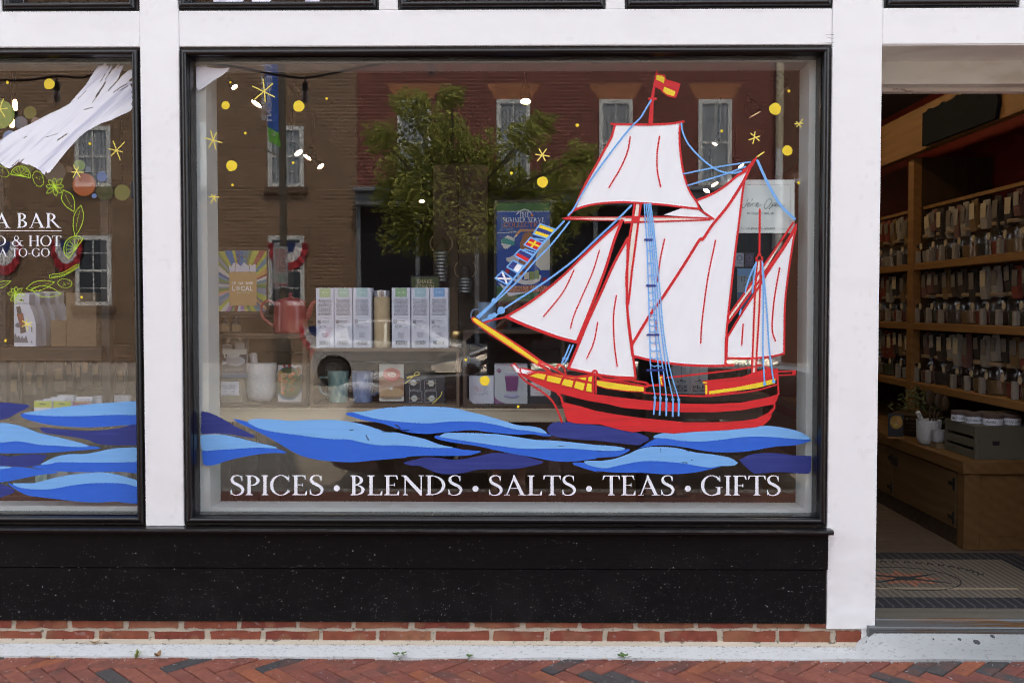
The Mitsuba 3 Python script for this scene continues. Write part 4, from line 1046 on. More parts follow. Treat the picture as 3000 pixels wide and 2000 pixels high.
# tall white cartons, three left and three right of the flask
for i, (l, tp, r, bt, col, lab) in enumerate(((926, 845.5, 978, 1020.5, (172, 196, 150), 'with yellow-green panel, first from the left'), (979.8, 845, 1032, 1020.5, (168, 196, 182), 'with mint panel, second from the left'), (1034.5, 845, 1087, 1020.5, (164, 194, 196), 'with pale teal panel, left of the flask'),
                                             (1148, 843.5, 1201.7, 1019.5, (140, 174, 136), 'with leaf green panel, right of the flask'), (1205, 843, 1258, 1019, (152, 184, 196), 'with grey teal panel, between green and blue ones'), (1260, 842.5, 1313, 1018.5, (126, 166, 212), 'with sky blue panel, rightmost of the six'))):
    w = r - l
    it = [(R4(l + .19 * w, tp + .8, l + .81 * w, tp + 27), col), (sans('INFUSE', l + w * .32, tp + 15.5, 4, x1=l + w * .68), (225, 235, 230)), (rules(l + .08 * w, r - .08 * w, tp + 32, tp + 81, 13, i, .5, jag=.2), (128, 134, 150)),
          (R4(l + .2 * w, tp + 87.2, r - .12 * w, tp + 87.8), GREY), (R4(l + 5, tp + 94, l + 14, tp + 104).difference(R4(l + 6.2, tp + 95.2, l + 12.8, tp + 102.8)), INK), (disc(l + 9.5, tp + 99, 2.8).difference(disc(l + 9.5, tp + 99, 1.7)), INK),
          (sans('FOLLOW US', l + 17, tp + 98.5, 3, True, x1=l + 38), INK), (R4(l + 17, tp + 101.5, r - 8, tp + 102.1), GREY), (sans('VISIT YOUR', l + 9, tp + 112, 2.6, True, x1=l + 30), INK), (sans('LOCAL STORE', l + 6, tp + 117, 2.6, True, x1=l + 30), INK),
          (ln([(r - 20, tp + 117), (r - 8, tp + 117), (r - 11, tp + 113)], .9, False), BLUEGREY), (R4(l + .1 * w, tp + 124, r - .12 * w, tp + 124.6), GREY), (rules(l + .3 * w, r - .3 * w, tp + 129, tp + 146, 4, i + 9, .4), GREY), (bars(l + .18 * w, r - .2 * w, tp + 155, tp + 166, i), INK)]
    carton('tea_carton', 'tall white carton ' + lab, 'box', l, tp, r, bt, .43, .078, 'carton_white', it, 'six tall white tea cartons', c2t)
# bamboo flask
p0 = at(1119.5, 1019, .47)
fl_ = thing('flask', 'bamboo flask with steel cap between the white cartons', 'flask')
fz = c2t + .0005
s_ = (4.32 / F)
add(fl_ + '__body', lathe([(0, 0), (.0335, 0), (.0348, .003), (.0348, .217), (.033, .219), (0, .219)], 40, (p0[0], .47, fz)), 'bamboo', smooth=40)
add(fl_ + '__cap', lathe([(0, .2195), (.0325, .2195), (.0325, .222), (.0335, .223), (.0335, .246), (.032, .248), (0, .248)], 40, (p0[0], .47, fz)), 'steel', smooth=40)
# red teapot on the first crate
tp_ = thing('teapot', 'tall red glazed teapot on the left crate', 'teapot')
c = at(852, 977, .50)
k_ = 4.35 / F
prof = [(0, 0), (46, 0), (49, 3), (50, 12), (49, 45), (47, 75), (46, 90), (44, 93), (0, 93)]
add(tp_ + '__body', lathe([(a * k_, b * k_) for a, b in prof], 48, (c[0], .50, c1t + .0005)), 'red_glaze', smooth=40)
add(tp_ + '__lid', lathe([(a * k_, b * k_) for a, b in [(0, 93.2), (44, 93.2), (43, 96), (20, 104), (6, 106), (4, 109), (5.5, 113), (6, 116), (4, 119), (0, 120)]], 40, (c[0], .50, c1t + .0005)), 'red_glaze', smooth=40)
hp = np.array([at(a, b, .50) for a, b in sm([(809, 892), (795, 884), (780, 883), (768, 893), (765, 910), (770, 928), (785, 944), (806, 957)], False, 5)])
hp[:, 2] += c1t - at(852, 977, .50)[2]
add(tp_ + '__handle', tube(hp, .0058, 10), 'red_glaze', smooth=True)
sp = np.array([at(a, b, .50) for a, b in sm([(893, 935), (903, 922), (910, 905), (916, 890), (925, 883)], False, 5)])
sp[:, 2] += c1t - at(852, 977, .50)[2]
add(tp_ + '__spout', tube(sp, np.linspace(.018, .0075, len(sp)), 14), 'red_glaze', smooth=True)
# shelf rack behind with the framed shopping-bag poster and dark bottles
rk = thing('shelf_rack', 'dark shelf rack behind the red teapot', 'shelf')
x0, x1 = at(600, 925, .72)[0], at(822, 925, .72)[0]
zsh = ZZ(921, .70)
for x in (x0, x1 - .02):
    add(rk + '__upright', bx(x, x + .02, .70, .98, FLOOR, zsh + .30), 'dark_wood')
add(rk + '__board', bx(x0 + .021, x1 - .021, .69, .98, zsh - .014, zsh, .001), 'dark_wood')
po = thing('poster', 'rainbow rays poster of a kraft paper shopping bag', 'poster')
yp = .72
add(po + '__frame', frame(*(at(626, 820, yp)[0], at(789, 820, yp)[0]), zsh + .0005, ZZ(727, yp), [(0, yp + .015), (0, yp - .004), (.013, yp - .004), (.014, yp + .002)]), 'dark_wood')
cx, cy = 708, 838
it = [(R4(636, 734, 781, 917), (150, 160, 120))]
pal = [(96, 96, 104), (170, 176, 72), (122, 140, 84), (190, 200, 200), (110, 110, 140), (176, 182, 80), (180, 150, 176), (96, 130, 150), (92, 80, 96), (196, 186, 70), (70, 96, 150), (150, 80, 70), (190, 190, 186), (100, 130, 80), (96, 140, 170), (130, 140, 160), (160, 170, 80), (160, 120, 170), (190, 150, 90), (60, 110, 170)]
full = R4(636, 734, 781, 917)
a = 0.0
while a < 2 * math.pi:
    da = r5.uniform(.07, .17)
    w = Polygon([(cx, cy), (cx + 300 * math.cos(a), cy + 300 * math.sin(a)), (cx + 300 * math.cos(a + da), cy + 300 * math.sin(a + da))]).intersection(full)
    it.append((w, pal[r5.randrange(len(pal))]))
    a += da
it += [(Polygon([(670, 776), (678, 782), (684, 769), (697, 772), (706, 780), (715, 769), (727, 778), (733, 774), (738, 779), (748, 771), (750, 797), (674, 797)]), (205, 207, 218)), (R4(671.5, 796, 752, 895), (190, 158, 108)),
       (ln([(688, 800), (691, 770), (700, 752), (713, 750), (724, 760), (730, 780), (733, 800)], 1.6), (150, 125, 70)), (sans('SIP · EAT · SHOP', 679, 833, 7, True, x1=741), (245, 245, 245)), (sans('L', 680, 851, 13, True), (245, 245, 245)), (disc(697, 844, 6.5).difference(disc(697, 844, 4.6)), (225, 220, 210)), (disc(697, 844, 2.5, .2), (225, 220, 210)),
       (sans('CAL', 706, 851, 13, True, x1=741), (245, 245, 245)), (sans('#SPICEANDTEA', 692, 859, 3, x1=731), (225, 215, 190)), (R4(696, 906.5, 731, 908), (220, 225, 225))]
prints(po + '__print', yp + .001, it, step=.00012)
for px in (636, 661, 693):
    bt = thing('sauce_bottle', {636: 'left', 661: 'middle', 693: 'right'}[px] + ' one of three dark bottles below the shopping bag poster', 'bottle', 'row of dark bottles with tan labels')
    q = at(px, 977, .56)
    add(bt + '__glass', lathe([(0, 0), (.017, 0), (.019, .003), (.019, .045), (.008, .056), (.0075, .072), (0, .072)], 20, (q[0], .56, c1t + .0005)), 'black_plastic', smooth=40)
    add(bt + '__label', lathe([(.0193, .006), (.0196, .006), (.0196, .038), (.0193, .038)], 20, (q[0], .56, c1t + .0005)), 'kraft', smooth=40)
# goods in the first crate
eg = carton('tea_box', 'olive tea box lettered EARL GREY', 'box', 637, 1121.5, 709, 1193, .42, .075, 'carton_olive',
            [(R4(642.5, 1131, 700.7, 1171), (205, 214, 230)), (R4(645, 1133.5, 698.5, 1169).difference(R4(645.5, 1134, 698, 1168.5)), GREY), (sans('EARL GREY', 649.5, 1146.5, 4.6, True, x1=692), (72, 78, 96)), (rules(653, 690, 1148.5, 1152, 1, 3, .6), GREY), (R4(648, 1154, 694, 1154.5), GREY), (R4(671.3, 1155, 671.8, 1167), GREY), (rules(652, 668, 1157, 1163.5, 3, 5), GREY), (rules(676, 690, 1157, 1163.5, 3, 6), GREY)], None, c1f)
egt = c1f + .0004 + (at(670, 1121.5, .42)[2] - at(670, 1193, .42)[2])
white, pale, dk = (215, 220, 222), (190, 196, 198), (62, 66, 72)
carton('recipe_card', 'grey photo card of two teacups standing on the olive tea box', 'card', 646, 996.5, 722.5, 1119, .445, .03, 'carton_grey',
       [(R4(646, 996.5, 722.5, 1106), dk), (Polygon([(662, 1015), (668, 997), (676, 997), (674, 1015)]), pale), (ell(665.5, 1026, 14, 5.5), white), (ell(665.5, 1026.5, 11, 3.6), (120, 124, 126)), (R4(653, 1027, 679, 1037), (150, 156, 158)), (ell(702, 1023, 14, 9), pale), (ell(703, 1007, 6, 4), white), (R4(690, 1018, 717, 1034), pale),
        (R4(646, 1035, 722.5, 1050), (205, 212, 204)), (ell(690, 1070, 28, 14), (175, 182, 190)), (ell(683, 1066, 19, 15), (172, 176, 176)), (ell(684, 1051, 18.5, 9), white), (ell(684, 1051.5, 15.5, 6.8), (196, 200, 198)), (ell(662, 1054, 6, 7).difference(ell(663, 1054, 3.5, 4.5)), white), (ell(655, 1075, 9, 5), (205, 210, 214)), (R4(646, 1086, 722.5, 1106), (74, 78, 86)), (sans('LONDON FOG LATTE', 661, 1097, 4, x1=712), (190, 196, 204)), (R4(653, 1099.5, 700, 1100), (140, 146, 154)), (R4(646, 1107, 722.5, 1118), (104, 120, 146))], None, egt)
mo = thing('mortar', 'white stone mortar in the left crate', 'mortar')
q = at(766, 1192, .50)
k_ = 4.35 / F
mprof = [(0, 0), (22, 0), (31, 3), (39, 14), (43, 32), (44.5, 60), (45.5, 112), (43.5, 112.6), (40.5, 111), (38, 60), (30, 24), (0, 18)]
MO = [(a * k_, b * k_) for a, b in mprof]
add(mo, lathe(MO, 48, (q[0], .50, c1f + .0005)), 'marble', smooth=40)
pe = thing('pestle', 'white stone pestle leaning in the mortar of the left crate', 'pestle')
u0, u1 = np.array([at(757, 1150, .49)[0], .49, c1f + .052]), at(741, 1034, .47)
d = u1 - u0
add(pe, tube([u0 + d * f for f in (0, .02, .08, .5, .9, .93, .97, 1.0)], [.014, .019, .021, .0175, .0155, .0175, .0175, .014], 20), 'marble', smooth=40)
fc = thing('recipe_card', 'photo card of a blue bowl with chicken and greens, in a clear stand', 'card')
yc = .47
add(fc + '__card', pbox(814, 1069, 883.5, 1176, yc, yc + .003), 'carton_white')
clip = R4(814, 1069, 883.5, 1176)
its = [(R4(814, 1069, 883.5, 1176), (196, 194, 196)), (ell(846, 1122, 42, 50).intersection(clip), (96, 116, 152)), (ell(846, 1121, 39, 46).intersection(clip), (60, 74, 44)), (ell(874, 1088, 8, 14).intersection(clip), (165, 130, 100)), (disc(833, 1072, 4).intersection(clip), (170, 40, 44)), (disc(848, 1071, 4.5).intersection(clip), (180, 36, 44))]
for i in range(26):
    x, y = r5.uniform(818, 862), r5.uniform(1088, 1156)
    its.append((affinity.rotate(disc(x, y, r5.uniform(3, 7.5), .15, i), r5.uniform(0, 90)).intersection(clip), (r5.randint(150, 205), r5.randint(100, 140), r5.randint(50, 84))))
for i in range(16):
    x, y = r5.uniform(840, 878), r5.uniform(1080, 1160)
    its.append((ln([(x, y), (x + r5.uniform(-8, 8), y + 9), (x + r5.uniform(-4, 4), y + 18)], 1.8).intersection(clip), (r5.randint(60, 110), r5.randint(90, 130), 50)))
its.append((rules(824, 827, 1098, 1155, 18, 4, .5), (215, 205, 190)))
prints(fc + '__print', yc, its, step=.0002)
add(fc + '__stand', cat([pbox(808, 1177, 888, 1178.2, yc - .02, yc + .03), bx(at(814, 1180, yc)[0], at(883, 1180, yc)[0], yc + .004, yc + .006, c1f + .0005, ZZ(1177, yc))]), 'clear_glass')
# goods in the second crate: two fluted mugs, photo card, spice set


def mug(label, px, w, tp, glz, hx, flip):
    k = thing('mug', label, 'mug', 'fluted mugs in the wide crate')
    yy = .50
    c = at(px, 1188, yy)
    sc = (yy + 3.85) / F
    R0, H = w / 2 * sc, (1188 - tp) * sc
    n, prof = 132, []
    th = np.linspace(0, 2 * np.pi, n, endpoint=False)
    zs = [0, .01, .04, .30, .70, .785, .80, .83, .97, .99, 1.0, 1.0, .97, .4, .08, .08]
    rs = [.60, .83, .85, .90, .965, .975, .975, .985, 1.0, .995, .975, .93, .91, .86, .78, 0.001]
    fl = [0, 0, 1, 1, 1, 1, .3, 0, 0, 0, 0, 0, 0, 0, 0, 0]
    rings = [np.stack([R0 * r * (1 - .035 * f * (1 - np.abs(np.cos(11 * th)) ** .7)) * np.cos(th), R0 * r * (1 - .035 * f * (1 - np.abs(np.cos(11 * th)) ** .7)) * np.sin(th), np.full(n, z * H)], 1) for r, z, f in zip(rs, zs, fl)]
    v = np.vstack(rings) + [c[0], yy, c2f + .0005]
    f = []
    for i in range(len(rings) - 1):
        j = np.arange(n)
        a, b = i * n + j, i * n + (j + 1) % n
        f += [np.stack([a, b, b + n], 1), np.stack([a, b + n, a + n], 1)]
    add(k + '__body', (v, np.vstack(f)), glz, smooth=35)
    s = -1 if flip else 1
    hp = [(c[0] + s * R0 * a, yy + hx * b, c2f + H * z) for a, b, z in ((.88, 0, .80), (1.25, .5, .80), (1.75, 1, .79), (1.88, 1.1, .70), (1.75, 1, .45), (1.45, .6, .30), (.85, 0, .22))]
    add(k + '__handle', tube(sm(hp, False, 6), .0052, 10), glz, smooth=True)


mug('sage green fluted mug with its handle to the left', 991, 62, 1097, 'glaze_green', .0, True)
mug('slate blue fluted mug beside the sage green one', 1063, 64, 1097, 'glaze_blue', .03, False)
sc_ = thing('photo_card', 'photo card of a pink bowl on bread, right of the mugs', 'card')
yc = .44
add(sc_ + '__card', pbox(1110.8, 1066, 1183, 1173.5, yc, yc + .003), 'carton_white')
clip = R4(1110.8, 1066, 1183, 1173.5)
prints(sc_ + '__print', yc, [(clip, (180, 182, 176)), (Polygon([(1110.8, 1106), (1130, 1098), (1165, 1100), (1183, 1108), (1183, 1160), (1110.8, 1166)]), (150, 116, 92)), (ell(1146, 1150, 38, 16).intersection(clip), (176, 150, 116)), (ell(1148, 1098, 23, 21), (172, 96, 88)), (ell(1148, 1094, 25.5, 17), (196, 120, 112)), (ell(1148, 1093, 22, 13.5), (178, 112, 104)), (ell(1148, 1097, 12, 8), (206, 178, 166)),
                                        (disc(1145, 1094, 1.2), (110, 60, 56)), (disc(1151, 1099, 1.2), (110, 60, 56)), (ell(1146, 1138, 5, 3.6), (220, 220, 214)), (rules(1116, 1180, 1160, 1170, 3, 8, .6), (120, 100, 84))], step=.0002)
add(sc_ + '__stand', cat([pbox(1107, 1174, 1185, 1175.2, yc - .02, yc + .03), bx(at(1111, 1180, yc)[0], at(1183, 1180, yc)[0], yc + .004, yc + .006, c2f + .0005, ZZ(1174, yc))]), 'clear_glass')
gb = thing('gift_box', 'black gift box with four small jars and a straw bow', 'box')
yg = .45
ZG = lambda p: Z(900, 1060, 5.113, p)
add(gb + '__box', cat([pbox(1186, 1098, 1303, 1189, yg + .004, yg + .05, .002)]), 'carton_dark')
add(gb + '__print', cat([flat(unary_union([g.exterior.buffer(.7) for g in [R4(1199, 1114, 1231, 1141), R4(1244, 1114, 1277, 1141), R4(1199, 1146, 1236, 1177), R4(1245, 1146, 1278, 1177)]]), yg + .0035)]), 'carton_grey')
for x, y in ZG([(1590, 310), (1857, 320), (1605, 545), (1865, 545)]):
    q = at(x, y, yg)
    j = add(gb + '__jar', trimesh.creation.cylinder(.0135, .006, sections=24, transform=trimesh.transformations.translation_matrix((q[0], yg, q[2])) @ trimesh.transformations.rotation_matrix(math.pi / 2, (1, 0, 0))), 'casing_paint', smooth=40)
    add(gb + '__clip', bx(q[0] - .022, q[0] + .022, yg - .0045, yg - .003, q[2] - .0018, q[2] + .0018), 'bamboo')
bw = [np.array([at(a, b, yg - .006) for a, b in sm(Z(900, 1060, 5.113, p), False, 5)]) for p in ([(1460, 325), (1540, 265), (1600, 205), (1680, 195)], [(1600, 205), (1625, 155), (1680, 160), (1660, 195), (1605, 212)], [(1600, 208), (1540, 215), (1490, 240), (1600, 215)], [(1830, 660), (1920, 585), (2000, 505), (2020, 440)])]
add(gb + '__bow', cat([tube(b, .0022, 6) for b in bw]), 'paint_pale', smooth=True)
# third crate
carton('tea_box', 'white tea box lettered Tangerine Green', 'box', 1374, 1113, 1446.5, 1193, .42, .07, 'carton_white',
       [(R4(1374, 1113, 1446.5, 1118.5), (196, 204, 216)), (ln(Z(1330, 900, 4.9, [(275, 1195), (330, 1190), (290, 1225), (310, 1230), (330, 1215), (350, 1225), (365, 1215), (385, 1222), (400, 1190), (420, 1180)]), .9), (196, 120, 128)), (ln(Z(1330, 900, 4.9, [(345, 1230), (335, 1255), (360, 1250), (375, 1235), (395, 1250), (420, 1235)]), .9), (196, 120, 128)),
        (rules(1416, 1432, 1136, 1164, 9, 2, .3, False), (150, 160, 176)), (R4(1389, 1164, 1431, 1165), (130, 136, 150)), (R4(1403, 1167, 1417, 1167.6), (150, 156, 170))], None, c3f)
carton('tea_box', 'pale grey box picturing a purple tea glass', 'box', 1448.5, 1077.5, 1545, 1193, .425, .08, 'casing_paint',
       [(R4(1448.5, 1077.5, 1545, 1193), (186, 194, 200)), (R4(1448.5, 1077.5, 1545, 1080), (150, 130, 160)), (Polygon([(1448.5, 1172), (1456, 1181), (1468, 1188), (1482, 1192.5), (1448.5, 1192.5)]), (136, 96, 132)), (disc(1462, 1096.5, 6.5), (128, 88, 126)), (ln([(1457, 1100), (1462, 1092), (1467, 1099)], 1.5), (200, 190, 204)), (ell(1499, 1171, 22, 6), (150, 150, 190)), (ell(1499, 1167, 18, 5), (180, 182, 206)),
        (Polygon([(1477.5, 1100), (1521, 1100), (1516, 1158), (1483, 1158)]), (166, 172, 192)), (Polygon([(1479, 1113), (1519, 1113), (1515, 1156), (1484, 1156)]), (120, 72, 118)), (ell(1499, 1101, 22, 3), (196, 200, 212)), (ell(1499, 1113, 20, 2.4), (150, 104, 146)), (ln([(1520, 1108), (1528, 1112), (1526, 1140), (1530, 1146), (1522, 1145)], 2.2), (176, 184, 206))], None, c3f)
carton('tea_box', 'black box with white label lettered Roasted Coffee', 'box', 1547.5, 1098, 1640, 1193, .425, .08, 'carton_dark',
       [(R4(1554.5, 1129.6, 1613.7, 1170), (206, 210, 214)), (ln(Z(1330, 900, 4.9, [(1125, 1215), (1135, 1180), (1160, 1180), (1140, 1200), (1165, 1215), (1185, 1205), (1200, 1200), (1215, 1190), (1240, 1200), (1258, 1160)]), .9), (50, 54, 60)), (ln(Z(1330, 900, 4.9, [(1190, 1220), (1170, 1235), (1195, 1245), (1215, 1230), (1220, 1255), (1240, 1215), (1262, 1235)]), .9), (50, 54, 60)), (sans('THE SPICE & TEA EXCHANGE', 1563, 1162.5, 2, x1=1605), (90, 94, 104)), (R4(1577, 1164.6, 1592, 1165.2), GREY)], None, c3f)
em = thing('enamel_mug', 'blue enamel mug at the bow tip of the painted ship', 'mug')
q = at(1428, 966, .50)
add(em + '__body', lathe([(0, 0), (.033, 0), (.0385, .004), (.0395, .117), (.041, .1185), (.0395, .12), (.037, .117), (.036, .01), (0, .008)], 36, (q[0], .50, c3t + .0005)), 'enamel_blue', smooth=40)
add(em + '__handle', tube(sm([(q[0] - .038, .49, c3t + .09), (q[0] - .062, .48, c3t + .085), (q[0] - .070, .475, c3t + .06), (q[0] - .058, .48, c3t + .035), (q[0] - .038, .49, c3t + .03)], False, 6), .004, 10), 'enamel_blue', smooth=True)
bb = thing('brass_bowl', 'round brass bowl right of the white cartons', 'bowl')
q = at(1335, 1000, .58)
add(bb, lathe([(0, 0), (.022, 0), (.024, .004), (.046, .028), (.050, .048), (.046, .066), (.040, .072), (.037, .071), (.044, .05), (.02, .01), (0, .008)], 36, (q[0] - .004, .58, c2t + .0005)), 'brass', smooth=40)
# green sign with raised saying, framed collection poster, timber column with tin pots
sg = thing('small_sign', 'black framed green sign lettered SHAKE. STRAIN.', 'sign')
yq = .60
add(sg + '__frame', pbox(1203, 808, 1288, 985, yq, yq + .012, .001), 'black_plastic')
prints(sg + '__print', yq, [(R4(1206, 812, 1285, 984), (66, 76, 44)), (sans('SHAKE.', 1221, 830, 11, True, x1=1271), (172, 156, 124)), (sans('STRAIN.', 1217, 845.5, 11, True, x1=1276), (172, 156, 124)), (sans('SIP.', 1230, 861, 11, True), (172, 156, 124))])
add(sg + '__foot', bx(at(1225, 985, yq)[0], at(1265, 985, yq)[0], yq - .02, yq + .03, c2t + .0005, ZZ(985, yq)), 'black_plastic')
co = thing('timber_column', 'brown timber column behind the window, hung with tin pots', 'column')
yk = 1.15
for l, r in ((1269, 1342), (1343.5, 1427)):
    add(co + '__board', bx(at(l, 800, yk)[0], at(r, 800, yk)[0], yk, yk + .12, FLOOR, 2.03, .002), 'post_wood')
for i, (px, tp, bt, w0, w1, lab) in enumerate(((1293, 737, 825, 48, 33, 'tall ribbed tin pot with loop handles on the timber column'), (1363, 813, 858, 46, 40, 'short ribbed tin pot low on the timber column'))):
    yy = yk - .07
    k = thing('tin_pot', lab, 'pot', 'ribbed tin pots on the timber column')
    c = at(px, bt, yy)
    sc = (yy + 3.85) / F
    H = (bt - tp) * sc
    n = 9 if i == 0 else 5
    pr = [(0, 0)]
    for j in range(n * 4 + 1):
        z = j / (n * 4)
        pr.append(((w1 + (w0 - w1) * z) / 2 * sc * (1 + .05 * math.sin(j * math.pi / 2)), z * H))
    pr += [(w0 / 2 * sc * .9, H), (0, H * .8)]
    add(k + '__body', lathe(pr, 32, (c[0], yy, c[2])), 'dull_tin', smooth=40)
    for s in (-1, 1):
        add(k + '__handle', tube(sm([(c[0] + s * w0 * .33 * sc, yy, c[2] + H - .01), (c[0] + s * w0 * .62 * sc, yy, c[2] + H + .02), (c[0] + s * w0 * .66 * sc, yy, c[2] + H + .05), (c[0] + s * w0 * .5 * sc, yy, c[2] + H + .075)], False, 5), .004, 8), 'kraft', smooth=True)
    add(k + '__contents', lathe([(0, 0), (w0 * .30 * sc, 0), (w0 * .34 * sc, .05), (w0 * .2 * sc, .065), (0, .07)], 24, (c[0], yy, c[2] + H - .005)), 'dark_wood', smooth=40)
    add(k + '__hook', bx(c[0] - .01, c[0] + .01, yy + .02, yk, c[2] + H * .8, c[2] + H * .85), 'black_plastic')
pt = thing('poster', 'black framed blue poster lettered THE SUMMER SERVE COLLECTION', 'poster')
yf = .66
fx0, fx1, fz0, fz1 = at(1447, 735, yf)[0], at(1618, 735, yf)[0], ZZ(889, yf), ZZ(586, yf)
add(pt + '__frame', frame(fx0, fx1, fz0, fz1, [(0, yf + .02), (0, yf - .006), (.010, yf - .006), (.011, yf + .001)]), 'black_plastic')
ZP = lambda p: ZF(p)
sheet = R4(1453.6, 590.5, 1613, 886)
skin, skin2 = (176, 130, 104), (150, 104, 80)
it = [(sheet, (56, 96, 62)), (Polygon([(1454.5, 619.5), (1613, 620), (1613, 838), (1454.5, 838)]), (38, 72, 150)), (R4(1454.5, 618.6, 1612.5, 620), (196, 206, 216)), (ln(ZP([(165, 568), (425, 552)]), 1.6, False), (205, 212, 220)),
      (ln(ZP([(430, 315), (470, 272), (540, 248), (600, 268), (632, 310)]), 2.6), (205, 212, 220)), (disc(*ZP([(641, 328)])[0], 4), (204, 120, 70)), (serif('THE', 1519.5, 1551, 635.8, 13), (222, 226, 232)), (serif('SUMMER SERVE', 1474.5, 1594.5, 650.5, 13), (222, 226, 232)), (serif('COLLECTION', 1475.5, 1597, 665.5, 14), (196, 112, 66)),
      (Polygon(ZP([(690, 880), (790, 700), (880, 640), (905, 700), (910, 1060), (760, 1070), (690, 1000)])), (196, 196, 190)), (Polygon(ZP([(530, 570), (620, 550), (660, 640), (600, 760), (540, 900), (470, 830), (480, 700)])), skin2), (ln(ZP([(480, 530), (560, 530), (680, 530), (830, 500), (885, 470)]), 8), skin),
      (ln(ZP([(425, 600), (455, 560), (490, 530)]), 7), skin), (Polygon(ZP([(310, 595), (405, 640), (400, 700), (310, 778), (265, 780), (225, 720), (220, 660)])), (190, 198, 200)), (Polygon(ZP([(265, 625), (405, 680), (398, 735), (222, 700), (225, 655)])), (66, 140, 140)), (ln(ZP([(400, 620), (430, 600)]), 4, False), (220, 220, 220)),
      (Polygon(ZP([(290, 900), (340, 890), (400, 860), (470, 900), (460, 960), (330, 965), (290, 940)])), (190, 192, 198)), (Polygon(ZP([(470, 940), (640, 900), (670, 960), (560, 1060), (470, 1000)])), skin2), (disc(*ZP([(306, 1080)])[0], 7), (158, 40, 70)), (disc(*ZP([(812, 1195)])[0], 6.5), (158, 40, 70)),
      (Polygon(ZP([(365, 1180), (420, 1230), (520, 1262), (640, 1262), (745, 1210), (765, 1150), (745, 1125), (690, 1180), (560, 1205), (450, 1190)])), (206, 206, 206)), (R4(*ZP([(605, 1085)])[0], *ZP([(672, 1200)])[0]), (132, 146, 96)), (R4(*ZP([(678, 1065)])[0], *ZP([(735, 1185)])[0]), (120, 140, 90)), (R4(*ZP([(440, 1125)])[0], *ZP([(508, 1200)])[0]), (186, 190, 196)), (ell(*ZP([(505, 1110)])[0], 6, 8), (170, 100, 60)), (R4(*ZP([(530, 1095)])[0], *ZP([(600, 1190)])[0]), (200, 196, 180)),
      (Polygon(ZP([(180, 1230), (330, 1420), (530, 1380), (700, 1330), (300, 1300)])), (200, 206, 214)), (Polygon(ZP([(285, 1278), (860, 1275), (820, 1360), (270, 1368)])), (150, 84, 60)), (serif('INFUSIONS FOR THE MATCH', 1486.5, 1601, 845, 7.5), (210, 190, 175)), (serif('FRAGRANCE FOR THE MOMENT', 1481, 1606, 854, 7.5), (210, 190, 175)), (sans('SPICEANDTEA', 1522, 870, 3.6, x1=1556), (150, 170, 150))]
prints(pt + '__print', yf + .001, it, step=.00015)
add(pt + '__stand', cat([bx(fx0 + .06, fx0 + .08, yf + .003, yf + .018, c3t + .001, fz0 + .1), bx(fx1 - .08, fx1 - .06, yf + .003, yf + .018, c3t + .001, fz0 + .1), bx(fx0 + .05, fx1 - .05, yf - .10, yf + .03, c3t + .0003, c3t + .008)]), 'black_plastic')
# sign hung on suction cups just inside the pane
so = thing('open_sign', "pale square sign reading We're Open on two suction cups", 'sign')
yo = GY + .016
ZO = lambda p: Z(2100, 480, 5.6, p)
add(so + '__card', pbox(2131, 526.8, 2327.6, 682.7, yo + .001, yo + .004), 'casing_paint')
scr = [[(330, 610), (345, 645), (350, 700), (372, 700), (410, 615), (404, 660), (412, 715), (440, 722), (475, 680), (515, 577)], [(495, 690), (530, 662), (545, 645), (525, 640), (500, 670), (505, 700), (535, 697), (562, 672)], [(588, 580), (572, 602)], [(560, 675), (590, 648), (583, 690), (592, 660), (615, 645), (636, 655)],
       [(632, 690), (680, 662), (690, 645), (660, 645), (645, 680), (660, 702), (700, 690), (733, 668)], [(890, 585), (850, 578), (800, 640), (776, 710), (800, 738), (850, 700), (890, 640), (905, 600), (880, 580)], [(925, 660), (890, 710), (858, 745), (900, 690), (925, 650), (955, 645), (945, 680), (905, 700)],
       [(950, 690), (1000, 662), (1010, 648), (985, 645), (965, 680), (975, 702), (1010, 692), (1040, 668)], [(1040, 668), (1030, 705), (1050, 680), (1070, 670), (1065, 700), (1090, 695), (1110, 676)]]
prints(so + '__print', yo, [(R4(2131, 526.8, 2327.6, 682.7), (198, 208, 206)), (R4(2142, 541, 2316, 672).difference(R4(2142.7, 541.7, 2315.3, 671.3)).difference(R4(2130, 668, 2330, 671.9)), (92, 98, 104)), (unary_union([ln(ZO(p), 1.5) for p in scr]), (58, 64, 72)), (sans('PLEASE COME IN', 2189, 628.5, 6.6, x1=2267.5), (70, 76, 84)),
                            (sans('THE SPICE & TEA EXCHANGE', 2186.5, 671.5, 4, True, x1=2271), (70, 76, 84)), (R4(2160, 668.6, 2182, 669.2), (92, 98, 104)), (R4(2278, 669, 2309, 669.6), (92, 98, 104))])
for px in (2127, 2333):
    q = at(px, 520, GY + .008)
    add(so + '__suction_cup', trimesh.creation.revolve(np.array([(0, .012), (.006, .012), (.007, .006), (.014, .004), (.0225, .0005), (.0225, 0), (0, 0)]), sections=28, transform=trimesh.transformations.translation_matrix((q[0], GY + .003, q[2])) @ trimesh.transformations.rotation_matrix(-math.pi / 2, (1, 0, 0))), 'clear_glass', smooth=40)
